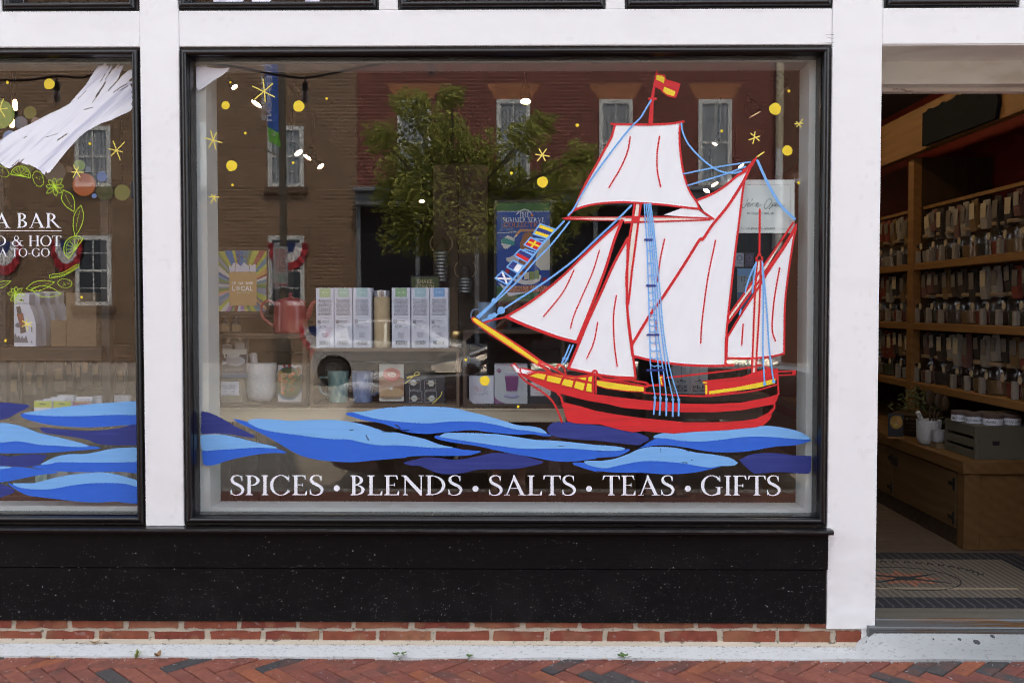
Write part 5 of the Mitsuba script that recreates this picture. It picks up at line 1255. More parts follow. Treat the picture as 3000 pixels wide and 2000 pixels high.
# shelf on the right with the frother boxes, travel poster and cards
sr = thing('shelf_rack', 'low dark shelf behind the stern of the painted ship', 'shelf')
x0, x1, zr = at(1880, 1155, .85)[0], at(2250, 1155, .85)[0], ZZ(1153, .85)
add(sr + '__board', bx(x0, x1, .82, 1.3, zr - .03, zr, .001), 'dark_wood')
add(sr + '__cabinet', bx(x0 + .02, x1 - .02, .86, 1.28, FLOOR, zr - .0305), 'dark_wood')
for l, lab in ((1971, 'left grey carton lettered MILK FROTHER'), (2022.8, 'right grey carton lettered MILK FROTHER')):
    carton('frother_box', lab, 'box', l, 1045, l + 50.8, 1153, .86, .07, 'casing_paint', [(R4(l, 1045, l + 50.8, 1153), (146, 152, 160)), (R4(l + 24.6, 1060, l + 26, 1112), (70, 74, 80)), (ell(l + 25.4, 1118, 14, 3.4).difference(ell(l + 25.4, 1118, 12.4, 2)), (70, 74, 80)), (R4(l + 21, 1112, l + 30, 1117), (70, 74, 80)), (sans('MILK', l + 6, 1137, 9, True, x1=l + 43), (40, 43, 48)), (sans('FROTHER', l + 8, 1146.5, 6, True, x1=l + 42.5), (62, 66, 72))], 'milk frother cartons', zr)
ip = thing('poster', 'blue sky travel poster lettered ITALIA', 'poster')
yi = 1.0
add(ip + '__card', pbox(2160, 786, 2232, 905, yi, yi + .004), 'carton_grey')
prints(ip + '__print', yi, [(R4(2160, 786, 2232, 808), (100, 142, 188)), (R4(2160, 808, 2232, 856), (128, 142, 156)), (R4(2160, 856, 2232, 905), (60, 90, 130)), (serif('ITALIA', 2171, 2226, 824, 14), (44, 52, 64)), (ln([(2178, 838), (2183, 832), (2186, 838), (2194, 832), (2200, 838), (2210, 833)], 1.2), (60, 66, 78))])
add(ip + '__stand', bx(at(2190, 900, yi)[0], at(2202, 900, yi)[0], yi + .005, yi + .02, zr + .0005, ZZ(880, yi)), 'black_plastic')
for l, c_, c2_ in ((2154, (150, 158, 172), (104, 116, 150)), (2183, (66, 56, 84), (96, 84, 110))):
    k = thing('notice_card', 'small card with a round badge behind the mizzen mast' if l == 2154 else 'dark violet card beside the round badge card', 'card')
    add(k + '__card', pbox(l, 741, l + 25, 781, 1.01, 1.013), 'carton_grey')
    prints(k + '__print', 1.01, [(R4(l, 741, l + 25, 781), c_), (disc(l + 12.5, 756, 9).difference(disc(l + 12.5, 756, 5.5)), c2_), (R4(l + 5, 770, l + 20, 772), c2_)])
    add(k + '__holder', bx(at(l + 10, 760, 1.02)[0], at(l + 14, 760, 1.02)[0], 1.014, 1.022, zr + .0005, ZZ(760, 1.02)), 'black_plastic')
# ------------------------------------------------ left window
ym = .45
sl = thing('shelf_rack', 'dark timber shelf on black posts in the left window', 'shelf')
xa, xb = at(-420, 1030, ym)[0], at(298, 1030, ym)[0]
zl0, zl1 = ZZ(1057, ym), ZZ(1016, ym)
add(sl + '__board', bx(xa, xb, ym, ym + .34, zl0, zl1, .002), 'dark_wood')
for l, r in ((-10, 17), (298, 321)):
    add(sl + '__post', bx(at(l, 1000, ym + .04)[0], at(r, 1000, ym + .04)[0], ym + .04, ym + .08, FLOOR, 2.0), 'black_plastic')
zl2 = ZZ(1240, .40)
add(sl + '__board', bx(xa, xb, .40, .8, zl2 - .022, zl2, .002), 'crate_wood')
zl3 = ZZ(1456, .30)
add(sl + '__board', bx(xa, at(372, 1470, .30)[0], .30, .8, zl3 - .045, zl3, .002), 'crate_wood')
for i, (l, yy, lab) in enumerate(((41, .47, 'white die-cut carton picturing an orange bottle, foremost of its row'), (71, .55, 'grey shaded carton second in the row beside the kraft bag'), (101, .63, 'third carton of the row, half hidden'), (128, .71, 'rearmost carton of the row, next to the small kraft box'))):
    k = thing('bottle_carton', lab, 'box', 'four die-cut bottle cartons')
    g = Polygon([(l, 1016), (l, 861), (l + 42, 861), (l + 45, 864), (l + 45, 895), (l + 55, 914), (l + 64, 950), (l + 64, 1016)])
    w = np.array([at(a, b, yy) for a, b in g.exterior.coords[:-1]])
    dz = zl1 + .0004 - w[:, 2].min()
    w[:, 2] += dz
    add(k + '__body', extr(Polygon(w[:, [0, 2]]), yy, yy + .05), 'carton_white')
    if i == 0:
        prints(k + '__print', yy, [(R4(l, 888, l + 45, 890), (150, 154, 166)), (Polygon([(l + 18, 877), (l + 22, 875), (l + 31, 881), (l + 15, 881)]), (58, 60, 70)), (Polygon([(l + 6, 899), (l + 18, 896), (l + 36, 972), (l + 20, 977)]), (92, 84, 84)), (Polygon([(l + 8, 920), (l + 26, 917), (l + 33, 953), (l + 17, 957)]), (136, 84, 66)), (disc(l + 11, 952, 7), (110, 114, 124)),
                                     (Polygon([(l, 1003), (l, 982), (l + 5, 976), (l + 9, 990), (l + 14, 982), (l + 19, 992), (l + 24, 984), (l + 30, 994), (l + 35, 982), (l + 40, 996), (l + 41, 1003)]), (110, 114, 124)), (R4(l + 51, 958, l + 53, 973), (70, 74, 84)), (disc(l + 52, 1002, 3).difference(disc(l + 52, 1002, 1.8)), (90, 94, 104))])
k = carton('kraft_bag', 'tall plain kraft paper bag on the left window shelf', 'bag', 194, 859, 282, 1016.5, .47, .09, 'kraft', None, None, zl1)
carton('kraft_box', 'small plain kraft box left of the tall kraft bag', 'box', 149, 940, 193.5, 1016.5, .475, .07, 'kraft', None, None, zl1)
for i, (l, tp, w, h) in enumerate(((30, 1111, 20, 36), (75, 1090, 17, 34), (107, 1103, 17, 32), (160, 1081, 23, 31), (192, 1067, 16, 29), (219, 1075, 15, 29), (243, 1061, 14, 29), (272, 1068, 15, 29), (345, 1085, 14, 28))):
    k = thing('hanging_bag', NTH[i] + ' dark bag with a tan tag from the left, hanging under the left shelf', 'bag', 'dark bags with tan tags under the left shelf')
    yy = .62 + .02 * (i % 3)
    q = at(l + w / 2, tp, yy)
    add(k + '__bag', bx(q[0] - .028, q[0] + .028, yy + .002, yy + .03, q[2] - .11, zl0 - .002 if l < 300 else q[2] + .05, .008), 'black_plastic')
    g = affinity.rotate(R4(l, tp, l + w, tp + h), r5.uniform(-8, 8))
    add(k + '__tag', flat(g, yy), 'kraft')
for i, (l, r, tp, c_, nm) in enumerate(((100, 151, 1180, (164, 182, 36), 'lime green tea packet at the left end of its row'), (156, 208, 1180, (158, 176, 40), 'lime green tea packet second in its row'), (213, 265, 1180, (118, 48, 88), 'plum coloured tea packet in the row of packets'))):
    carton('tea_packet', nm, 'box', l, tp, r, 1239, .46, .03, 'carton_white', [(R4(l, tp, r, tp + 19), c_), (ell((l + r) / 2, tp + 9, 10, 1.6), (70, 70, 66)), (R4(l + 4, tp + 3, r - 4, tp + 4.2), (190, 200, 110))], 'tea packets on the left window shelf', zl2)
for i, (l, r, tp) in enumerate(((125, 190, 1176), (148, 217, 1173), (168, 218, 1169.5), (222, 271, 1169), (276, 298, 1169), (319, 378, 1170))):
    carton('tea_packet', NTH[i] + ' white tea packet from the left, behind the lime and plum ones', 'box', l, tp, r, 1236, .51 + .035 * (i % 3), .03, 'carton_white', [(rules(l + 4, r - 4, tp + 4, tp + 7, 1, i, .5), (120, 120, 126))], 'white tea packets on the left window shelf', zl2)
for i, (l, r, tp, m_) in enumerate(((103, 138, 1396, 'glaze_green'), (126, 200, 1388, 'carton_grey'), (204, 268, 1383, 'carton_grey'), (272, 330, 1381, 'carton_white'), (332, 376, 1381, 'carton_grey'))):
    carton('tea_packet', ['teal tea packet', 'grey tea packet beside the teal one', 'middle grey tea packet', 'white tea packet', 'rightmost grey tea packet'][i] + ' low behind the painted waves', 'box', l, tp, r, 1456, .40 + .03 * i, .03, m_, None, 'low tea packets behind the waves', zl3)
for (x, y, r, c_), dn in zip(((0, 335, 42, (150, 170, 90)), (88, 330, 18.5, (112, 112, 52)), (61, 360, 19, (110, 112, 122)), (105, 358, 14, (150, 128, 118)), (28, 402, 20, (128, 150, 190)), (160, 503, 31, (110, 110, 104)), (202, 496, 10, (112, 96, 78)), (232, 485, 17, (140, 168, 78)), (246, 541, 33.5, (172, 92, 50)), (298, 517, 15, (84, 104, 160)),
                        (258, 496, 8, (96, 104, 116)), (307, 562, 25.5, (66, 74, 46)), (358, 564, 23.5, (112, 118, 62)), (275.6, 573.5, 7, (120, 150, 206)), (81, 487, 18, (104, 128, 64))), ('largest pale green', 'olive upper', 'slate grey', 'dusty pink', 'pale blue upper', 'grey', 'tiny tan', 'bright lime', 'orange', 'deep blue', 'tiny steel blue', 'dark green', 'rightmost olive', 'tiny sky blue', 'moss green lower left')):
    k = thing('glass_disc', dn + ' glass disc hanging inside the left window', 'ornament', 'coloured glass discs in the left window')
    m = flat(disc(x, y, r), .155)
    m2 = trimesh.creation.extrude_polygon(Polygon([at(a, b, .155)[[0, 2]] for a, b in disc(x, y, r).exterior.coords[:-1]]), .004, engine='earcut')
    v = m2.vertices
    m2 = trimesh.Trimesh(np.stack([v[:, 0], .155 + .004 * (1 - v[:, 2] / .004), v[:, 1]], 1), m2.faces, process=False)
    add(k + '__glass', m2, 'tinted', color=np.tile(lin(c_), (len(v), 1)))
    q = at(x, y - r + 1, .157)
    add(k + '__thread', tube([(q[0], .157, q[2]), (q[0], .157, 2.1)], .0006, 4), 'black_plastic')
# ------------------------------------------------ lamps of the shop


def lamp(px, py, r, tilt, z=2.55, label=None, base='spot_lamp'):
    """A track lamp: black can with a lit face, seen at the pixel, at height z."""
    e = at(px, py, 1.0) - CAM
    q = CAM + e * ((z - CAM[2]) / e[2])
    can(q, r, tilt, label, base)


def can(q, r, tilt, label, base='spot_lamp', d=None, power=1.0):
    k = thing(base, label or 'small lit spot lamp under the dark shop ceiling', 'lamp', 'lit spot lamps under the shop ceiling')
    if d is None:
        r *= .62
        to = (CAM - q) / np.linalg.norm(CAM - q)
        d = np.array([math.sin(tilt), 0, -1.0]) * .9 + to * .42
    d = np.asarray(d, float) / np.linalg.norm(d)
    M = trimesh.geometry.align_vectors([0, 0, 1], d)
    M[:3, 3] = q
    body = trimesh.creation.revolve(np.array([(0, -.10), (r * .7, -.10), (r * 1.05, -.03), (r * 1.12, .006), (r * 1.02, .006), (r * 1.0, -.002), (0, -.002)]), sections=20)
    body.apply_transform(M)
    add(k + '__can', body, 'black_plastic', smooth=40)
    face = trimesh.creation.revolve(np.array([(r * .98, 0.0), (0, 0.001)]), sections=20)
    if face.face_normals[:, 2].mean() < 0:
        face.invert()
    face.apply_transform(M)
    n_ = face.face_normals.mean(0)
    add(k + '__bulb', face, 'black_plastic', emitter={'type': 'area', 'radiance': rgb(tuple(v * power for v in (6.0, 4.1, 2.1)))})
    top = q - d * .09
    add(k + '__stem', tube([top, (top[0], top[1], 2.9)], .006, 6), 'black_plastic')


for (px, py, r, tl), ln_ in zip(((622, 193, .03, .3), (686, 254, .03, .9), (752, 303, .055, -.8), (874, 447, .055, .8), (901, 460, .06, -.8), (939, 487, .05, .9), (1236, 589, .055, 0.), (1540, 296, .05, 0.), (2170, 486, .05, .9), (2093, 540, .065, .7), (2070, 558, .06, -.7), (2095, 421, .03, -.5)), ('in the top left corner of the big window', 'beside the big painted star at the left', 'under the big painted star', 'left one of the pair near the lamp pole', 'right one of the pair near the lamp pole', 'lower one right of the pair', 'low above the tin pots', 'at the top between the red brick windows', 'by the gaff tip of the painted ship', 'upper one of the pair behind the mainsail peak', 'lower one of the pair behind the mainsail peak', 'inside the rightmost red brick window')):
    lamp(px, py, r, tl, label='lit spot lamp ' + ln_)
# ---------------------------------------------------------------- inside the open door
r6 = random.Random(33)
mt = thing('door_mat', 'brown ribbed door mat with black border and compass emblem', 'mat')
m0, m1, n0, n1 = 1.02, 2.46, .235, 1.135
zm = FLOOR + .009
ring_ = sbox(m0, n0, m1, n1).difference(sbox(m0 + .13, n0 + .125, m1 - .13, n1 - .125))


def ground_poly(g, z, th):
    m = cat([trimesh.creation.extrude_polygon(q, th, engine='earcut') for q in getattr(g, 'geoms', [g])])
    m.apply_translation((0, 0, z))
    return m


add(mt + '__border', ground_poly(ring_, FLOOR + .0006, .008), 'rubber')
solid('mat_ribs', proc(lambda p, n, uv: mix((.15, .128, .105), (.085, .073, .062), smoothstep(.3, .7, .5 + .5 * dr.sin(p.x * 210.)) * .8 + .2 * fbm(p.x * 60, p.y * 60, 0., 2))), .9, .1)
solid('mat_dark', (.022, .022, .024), .9)
solid('mat_rust', proc(lambda p, n, uv: mix((.26, .11, .07), (.14, .065, .045), smoothstep(.3, .7, .5 + .5 * dr.sin(p.x * 210.)))), .9)
solid('mat_sand', (.24, .19, .13), .9)
add(mt + '__field', ground_poly(sbox(m0 + .131, n0 + .126, m1 - .131, n1 - .126), FLOOR + .0006, .0065), 'mat_ribs')
ex, ey = 1.73, .66
E = lambda g: affinity.translate(g, ex, ey)
add(mt + '__emblem', ground_poly(E(ell(0, 0, .24, .20).difference(ell(0, 0, .235, .195))).union(E(ell(0, 0, .03, .03))).union(unary_union([E(Polygon([(.018 * math.cos(a + 1.57), .018 * math.sin(a + 1.57)), (.2 * math.cos(a), .17 * math.sin(a)), (.018 * math.cos(a - 1.57), .018 * math.sin(a - 1.57))])) for a in (.5, 2.64, 3.64, 5.78)])), FLOOR + .0072, .0016), 'mat_dark')
add(mt + '__emblem_rose', ground_poly(unary_union([E(Polygon([(.07 * math.cos(a + .7), .06 * math.sin(a + .7)), (.17 * math.cos(a), .14 * math.sin(a)), (.07 * math.cos(a - .7), .06 * math.sin(a - .7))])) for a in np.arange(8) * math.pi / 4] + [E(ell(0, 0, .09, .08).difference(ell(0, 0, .045, .04)))]), FLOOR + .0072, .0008), 'mat_rust')
add(mt + '__stripe', ground_poly(sbox(m0 + .16, .485, m1 - .30, .51), FLOOR + .0072, .0010), 'mat_sand')
q = []
for i in range(22):
    a = math.pi * (1.02 - 1.0 * i / 21)
    x, y = ex + .37 * math.cos(a), ey + .06 + .24 * math.sin(a)
    q.append(LineString([(x - .012, y - .012), (x, y + .016), (x + .010, y - .01), (x + .018, y + .006)]).buffer(.0035))
add(mt + '__lettering', ground_poly(unary_union(q), FLOOR + .0072, .0013), 'mat_dark')
# low counter with cupboard doors
wood('counter_wood', (.10, .052, .018), (.175, .092, .034), 'y')
ct = thing('counter', 'low honey coloured wooden counter with black hinges inside the door', 'counter')
cx, cy, cz = 2.236, 1.22, .537
CX1, CY1 = 3.0, 4.9
add(ct + '__top', bx(cx - .012, CX1, cy - .012, CY1, cz - .066, cz, .003), 'counter_wood')
add(ct + '__front_panel', bx(cx + .085, CX1, cy + .010, cy + .03, FLOOR + .07, cz - .067), 'counter_wood')
add(ct + '__corner_post', bx(cx + .002, cx + .083, cy + .001, cy + .08, FLOOR + .001, cz - .067, .002), 'counter_wood')
add(ct + '__bottom_rail', bx(cx + .084, CX1, cy + .003, cy + .03, FLOOR + .001, FLOOR + .069, .001), 'counter_wood')
wood('door_wood', (.085, .048, .020), (.14, .082, .036), 'y')
for i, (a, b) in enumerate(((cy + .11, cy + .98), (cy + .99, cy + 1.9), (cy + 1.91, cy + 2.8))):
    d = ct + '__door'
    k = add(d, bx(cx + .003, cx + .02, a, b, FLOOR + .09, cz - .075, .002), 'door_wood')
    for z in (FLOOR + .14, cz - .14):
        hinge = cat([bx(cx - .002, cx + .003, a + .004, a + .022, z - .032, z + .032), bx(cx - .002, cx + .003, a + .022, a + .075, z - .010, z + .010)])
        add(k + '__hinge', hinge, 'black_plastic')
    add(k + '__latch', bx(cx - .006, cx + .003, b - .07, b - .015, cz - .17, cz - .12, .003), 'black_plastic')
add(ct + '__plinth', bx(cx + .012, cx + .03, cy + .08, CY1, FLOOR + .001, FLOOR + .089), 'dark_wood')
# wall shelving with jars and hanging bags
sh_ = thing('wall_shelving', 'tall wooden wall shelving full of glass jars and bags', 'shelving')
SX = 2.5
LV = (.84, 1.22, 1.60)
for z in LV:
    add(sh_ + '__shelf', bx(SX, 3.0, 1.0, 2.60, z - .045, z, .003), 'shelf_wood')
    add(sh_ + '__shelf', bx(SX, 3.0, 2.70, 4.9, z - .045, z, .003), 'shelf_wood')
add(sh_ + '__upright', bx(SX - .005, SX + .05, 2.605, 2.695, cz + .001, 2.28, .003), 'shelf_wood')
add(sh_ + '__side_board', bx(SX + .05, 3.0, 2.61, 2.64, cz + .001, 2.28), 'post_wood')
add(sh_ + '__beam', bx(SX - .05, SX, .8, 4.9, 2.285, 2.56, .004), 'shelf_wood')
add(sh_ + '__back', bx(2.96, 2.975, 1.0, 4.9, cz + .001, 1.93), 'dark_wood')
add(sh_ + '__rail', bx(2.56, 2.585, 1.0, 4.9, 1.945, 1.965), 'shelf_wood')
solid('plaque', (.012, .014, .017), .9, .08)
sgn = thing('hanging_sign', 'dark scalloped plaque on the beam above the shelving', 'sign')
sc = [(1.35 + .95 * i / 20, 2.50 + (.012 if i % 4 == 2 else 0)) for i in range(21)] + [(2.30, 2.30), (1.36, 2.29), (1.33, 2.36)]
g = Polygon(sc)
m = trimesh.creation.extrude_polygon(g, .02, engine='earcut')
v = m.vertices
add(sgn + '__board', trimesh.Trimesh(np.stack([SX - .055 - v[:, 2], v[:, 0], v[:, 1]], 1), m.faces[:, ::-1], process=False), 'plaque')
solid('jar_lid', (.20, .14, .08), .5)
solid('jar_tag', (.40, .33, .22), .7)
solid('bag_label', (.24, .215, .185), .7)
solid('bag_label_dim', (.13, .11, .09), .7)
cont = {'jar_herb': (.045, .05, .022), 'jar_salt': (.24, .22, .19), 'jar_pepper': (.05, .035, .025), 'jar_chili': (.16, .035, .02), 'jar_curry': (.14, .085, .035), 'jar_tea': (.03, .024, .02), 'jar_rose': (.13, .065, .055)}
for k, c_ in cont.items():
    solid(k, c_, .8)
JN = {'jar_herb': 'dried green herbs', 'jar_salt': 'pale salt', 'jar_pepper': 'dark peppercorns', 'jar_chili': 'red spice', 'jar_curry': 'yellow spice', 'jar_tea': 'black tea', 'jar_rose': 'pinkish spice'}
lvn = {.84: 'bottom', 1.22: 'middle', 1.60: 'top'}
jar_p = [(.001, .001), (.058, .001), (.066, .006), (.072, .11), (.070, .135), (.060, .15), (.060, .158)]
jarm, cm = lathe(jar_p, 24), lathe([(0, .004), (.056, .004), (.062, .010), (.066, .075), (0, .080)], 20)
lidm = lathe([(0, .158), (.066, .158), (.068, .161), (.068, .174), (.064, .179), (0, .180)], 24)
jar_d, con_d, lid_d = mikit.ply(jarm, 'clear_glass', smooth=40), {k: mikit.ply(cm, k, smooth=40) for k in cont}, mikit.ply(lidm, 'jar_lid', smooth=40)
tag_d = mikit.ply(trimesh.creation.cylinder(.02, .003, sections=16, transform=trimesh.transformations.rotation_matrix(math.pi / 2, (0, 1, 0))), 'jar_tag')
lab_d = mikit.ply(bx(-.003, .003, -.018, .018, 0, .085), 'bag_label')
for z in LV:
    ys_ = [1.22 + .185 * i for i in range(8)] + [2.83 + .2 * i for i in range(6)]
    for n_, y in enumerate(ys_):
        c_ = r6.choice(list(cont))
        k = thing('spice_jar', f'round glass jar of {JN[c_]}, {NTH[n_]} from the right on the {lvn[z]} shelf', 'jar', f'glass spice jars on the {lvn[z]} shelf')
        M = T().translate([2.60 + r6.uniform(-.01, .01), y, z + .0005])
        for nm, d in (('body', jar_d), ('contents', con_d[c_]), ('lid', lid_d)):
            scene[f'{k}__{nm}'] = {**d, 'to_world': M}
        scene[k + '__tag'] = {**tag_d, 'to_world': T().translate([2.524, y + .03, z + .105])}
        if r6.random() < .75:
            b_ = thing('sample_bottle', f'small pale bottle beside the {NTH[n_]} jar from the right on the {lvn[z]} shelf', 'bottle', f'small pale bottles on the {lvn[z]} shelf')
            add(b_ + '__body', bx(2.515, 2.545, y + .075, y + .107, z + .0005, z + r6.uniform(.075, .10), .004), 'bag_label')
            add(b_ + '__cap', bx(2.521, 2.539, y + .081, y + .101, z + .1005, z + .12, .003), 'black_plastic')
for z in LV:
    y, nb = 1.12, 0
    while y < 4.3:
        if not 2.55 < y < 2.76:
            L = r6.uniform(.13, .20)
            c_ = r6.choice(['jar_salt', 'jar_tea', 'jar_tea', 'jar_pepper', 'jar_chili', 'jar_rose', 'jar_salt', 'jar_curry'])
            k = thing('spice_bag', f'clear bag of {JN[c_]}, {NTH[nb]} from the right above the {lvn[z]} shelf', 'bag', f'labelled spice bags hanging above the {lvn[z]} shelf')
            nb += 1
            zt_ = z + .332 - r6.uniform(0, .02)
            w_ = r6.uniform(.032, .042)
            tl = r6.uniform(-.12, .12)
            Rm = trimesh.transformations.translation_matrix((2.555, y, zt_)) @ trimesh.transformations.rotation_matrix(tl, (1, 0, 0))
            m = trimesh.convex.convex_hull(np.array([(-.002, -w_, 0), (.002, -w_, 0), (-.002, w_, 0), (.002, w_, 0), (-.018, -w_ * .95, -L * .7), (.018, -w_ * .95, -L * .7), (-.018, w_ * .95, -L * .7), (.018, w_ * .95, -L * .7), (-.012, -w_ * .9, -L), (.012, -w_ * .9, -L), (-.012, w_ * .9, -L), (.012, w_ * .9, -L)]))
            m.apply_transform(Rm)
            add(k + '__bag', m, c_)
            lb = bx(-.0215, -.0195, -w_ * .8, w_ * .8, -L * .62, -L * .12)
            lb.apply_transform(Rm)
            add(k + '__label', lb, r6.choice(['bag_label', 'bag_label_dim', 'bag_label_dim', 'jar_tag']))
            hk = tube([(2.565, y, zt_ + .012), (2.54, y, zt_ + .003), (2.53, y, zt_ - .006), (2.525, y, zt_ + .004)], .0022, 5)
            add(k + '__hook', hk, 'black_plastic')
        y += r6.uniform(.088, .15)
# things on the counter
oc = thing('crate', 'olive slatted crate topped with salt cellars inside the door', 'crate')
ox0, ox1, oy0, oy1, oz1 = 2.313, 2.80, 1.27, 1.64, .709
zc = cz + .0005
for i in range(3):
    h = (oz1 - zc) / 3
    add(oc + '__side_slat', bx(ox0, ox0 + .012, oy0 + .02, oy1 - .02, zc + i * h + .001, zc + (i + 1) * h - (.016 if i < 2 else .001), .001), 'crate_olive')
for y in (oy0, oy1 - .0195):
    add(oc + '__side_post', bx(ox0 - .002, ox0 + .02, y, y + .0195, zc, oz1, .001), 'crate_olive')
add(oc + '__front', bx(ox0 + .021, ox1, oy0 + .002, oy0 + .014, zc, oz1 - .0005, .001), 'crate_olive')
add(oc + '__back', bx(ox0 + .021, ox1, oy1 - .014, oy1 - .002, zc, oz1 - .0005, .001), 'crate_olive')
add(oc + '__top', bx(ox0 + .013, ox1, oy0 + .015, oy1 - .015, oz1 - .014, oz1 - .001), 'crate_olive')
add(oc + '__emblem', bx(2.40, 2.435, oy0 - .0005, oy0 + .002, .610, .632), 'black_plastic')
solid('cellar_lid', (.075, .055, .048), .7)
for i, (x, y, s_) in enumerate(((2.345, 1.52, 'SALT CELLAR'), (2.375, 1.42, 'SALT CELLAR'), (2.43, 1.335, 'PAKKA'), (2.535, 1.36, 'SALT CELLAR'), (2.46, 1.46, 'PAKKA'), (2.57, 1.48, 'SALT CELLAR'))):
    k = thing('salt_cellar', (('rear left' if i == 4 else 'rear right') + ' round salt cellar with white band' if i > 3 else ['leftmost round salt cellar on the olive crate', 'second round salt cellar from the left on the olive crate', 'round salt cellar lettered PAKKA at the front', 'rightmost front salt cellar with dark lid'][i]), 'jar', 'salt cellars on the olive crate')
    add(k + '__band', lathe([(0, 0), (.047, 0), (.0485, .003), (.0485, .034), (0, .034)], 32, (x, y, oz1 + .0003)), 'carton_white', smooth=40)
    add(k + '__lid', lathe([(0, .0345), (.0495, .0345), (.0505, .037), (.0505, .052), (.047, .055), (0, .055)], 32, (x, y, oz1 + .0003)), 'cellar_lid' if i != 5 else 'jar_lid', smooth=40)
    if i < 4:
        v, f = sans(s_, 0, 0, 1.0, True)
        v = v - [v[:, 0].mean(), 0]
        a = v[:, 0] * .0105 / .049 - .55
        w = np.stack([x + .0489 * np.sin(a), y - .0489 * np.cos(a), oz1 + .012 - v[:, 1] * .0105], 1)
        add(k + '__lettering', trimesh.Trimesh(w, f, process=False), 'carton_dark')
m2 = thing('mortar', 'white stone mortar with pestle and spoons on the counter', 'mortar')
add(m2, lathe([(a * 1.0, b * .85) for a, b in MO], 40, (2.30, 1.83, cz + .0005)), 'marble', smooth=40)
p2_ = thing('pestle', 'pale pestle standing in the mortar on the counter', 'pestle')
add(p2_, tube([(2.29, 1.83, cz + .05), (2.26, 1.82, cz + .12), (2.225, 1.80, cz + .19)], [.02, .016, .013], 16), 'marble', smooth=40)
for i, (dx, dz, w_) in enumerate(((.05, .27, .026), (.0, .29, .028), (.085, .25, .024))):
    k = thing('wooden_spoon', ['left', 'middle', 'right'][(1, 0, 2)[i]] + ' dark wooden spoon standing in the counter mortar', 'spoon', 'dark spoons in the mortar')
    s_ = tube([(2.31, 1.84, cz + .04), (2.31 + dx * .6, 1.84, cz + .04 + dz * .6)], .006, 8)
    b_ = trimesh.creation.icosphere(2, 1.0)
    b_.apply_scale((w_, .008, .045))
    b_.apply_translation((2.31 + dx, 1.84, cz + .04 + dz * .78))
    add(k, cat([s_, b_]), 'post_wood', smooth=40)
m3 = thing('mortar', 'small dark grey mortar on a flat box before the white one', 'mortar')
bxs = thing('flat_box', 'flat brown carton under the small dark mortar', 'box')
add(bxs, bx(2.275, 2.36, 1.66, 1.75, cz + .0005, cz + .028, .002), 'kraft')
add(m3, lathe([(a * .55, b * .42) for a, b in MO], 32, (2.30, 1.70, cz + .029)), 'carton_grey', smooth=40)
pc = thing('recipe_card', 'dark card picturing yellow pasta on the counter end', 'card')
yy = 2.10
c0 = at(2624, 1262, yy)
add(pc + '__card', bx(c0[0] - .045, c0[0] + .045, yy, yy + .004, cz + .012, cz + .15), 'carton_dark')
its = [(ell(2626, 1236, 19, 20), (150, 120, 60))] + [(disc(2626 + r6.uniform(-14, 14), 1236 + r6.uniform(-15, 15), r6.uniform(3, 6), .1), (r6.randint(150, 200), r6.randint(120, 160), r6.randint(60, 100))) for _ in range(14)]
prints(pc + '__print', yy, its, step=.0002)
add(pc + '__foot', bx(c0[0] - .05, c0[0] + .05, yy - .02, yy + .03, cz + .0005, cz + .0115), 'shelf_wood')
bk = thing('basket', 'woven basket of dried greenery at the far counter end', 'basket')
bx_, by_ = 2.40, 2.25
add(bk + '__weave', cat([lathe([(.075 + .012 * i, .012 * i * 2), (.082 + .012 * i, .012 * i * 2 + .012), (.075 + .012 * i, .012 * i * 2 + .022)], 28, (bx_, by_, cz + .001)) for i in range(6)] + [lathe([(0, 0), (.07, 0), (.13, .14), (0, .13)], 24, (bx_, by_, cz + .001))]), 'post_wood', smooth=40)
v, f = [], []
for i in range(260):
    a, rr, h = r6.uniform(0, 6.28), r6.uniform(0, .17), r6.uniform(.12, .30)
    c0 = np.array([bx_ + rr * math.cos(a), by_ + rr * math.sin(a), cz + h - rr * .4])
    u = np.array([r6.gauss(0, 1), r6.gauss(0, 1), r6.gauss(0, .6)])
    u /= np.linalg.norm(u)
    w = np.cross(u, [r6.gauss(0, 1), r6.gauss(0, 1), r6.gauss(0, 1)])
    w /= np.linalg.norm(w)
    o = len(v)
    v += [c0 - u * .022, c0 + w * .006, c0 + u * .022, c0 - w * .006]
    f += [(o, o + 1, o + 2), (o, o + 2, o + 3)]
solid('herb_leaf', (.09, .10, .035), .7)
add(bk + '__greenery', (np.array(v), np.array(f)), 'herb_leaf', kind='stuff')
for q, d in (((1.75, 1.9, 2.75), (.45, .1, -.9)), ((1.7, 2.75, 2.75), (.6, .0, -.75)), ((1.7, 3.6, 2.75), (.5, 0, -.9)), ((1.75, 1.2, 2.75), (.5, .1, -.8))):
    can(np.array(q), .05, 0, 'lit spot lamp over the counter aisle, ' + NTH[sum(1 for q_ in labels if q_.startswith('spot_lamp')) - 12] + ' from the door', d=d, power=1.3)
# ---------------------------------------------------------------- the street that the panes mirror
r7 = random.Random(77)
RZ = lambda y: -.33 + .10 * math.sin(math.pi * np.clip((-4.2 - y) / 14.0, 0, 1))
solid('asphalt', proc(lambda p, n, uv: mix((.19, .17, .145), (.30, .275, .235), fbm(p.x * 1.1, p.y * 2.6, 0., 4) * .7 + .3 * fbm(p.x * 40, p.y * 40, 0., 2))), .9, .2)
solid('granite', proc(lambda p, n, uv: mix((.30, .27, .23), (.42, .39, .34), fbm(p.x * 30, p.y * 30, p.z * 30, 3))), .8, .2)
ys_ = np.linspace(-4.2, -18.2, 15)
v = np.array([(x, y, RZ(y)) for y in ys_ for x in (-60, 60)])
f = np.array([q for i in range(14) for q in ((2 * i, 2 * i + 2, 2 * i + 3), (2 * i, 2 * i + 3, 2 * i + 1))])
add('road', (v, f), 'asphalt', smooth=True, kind='structure')
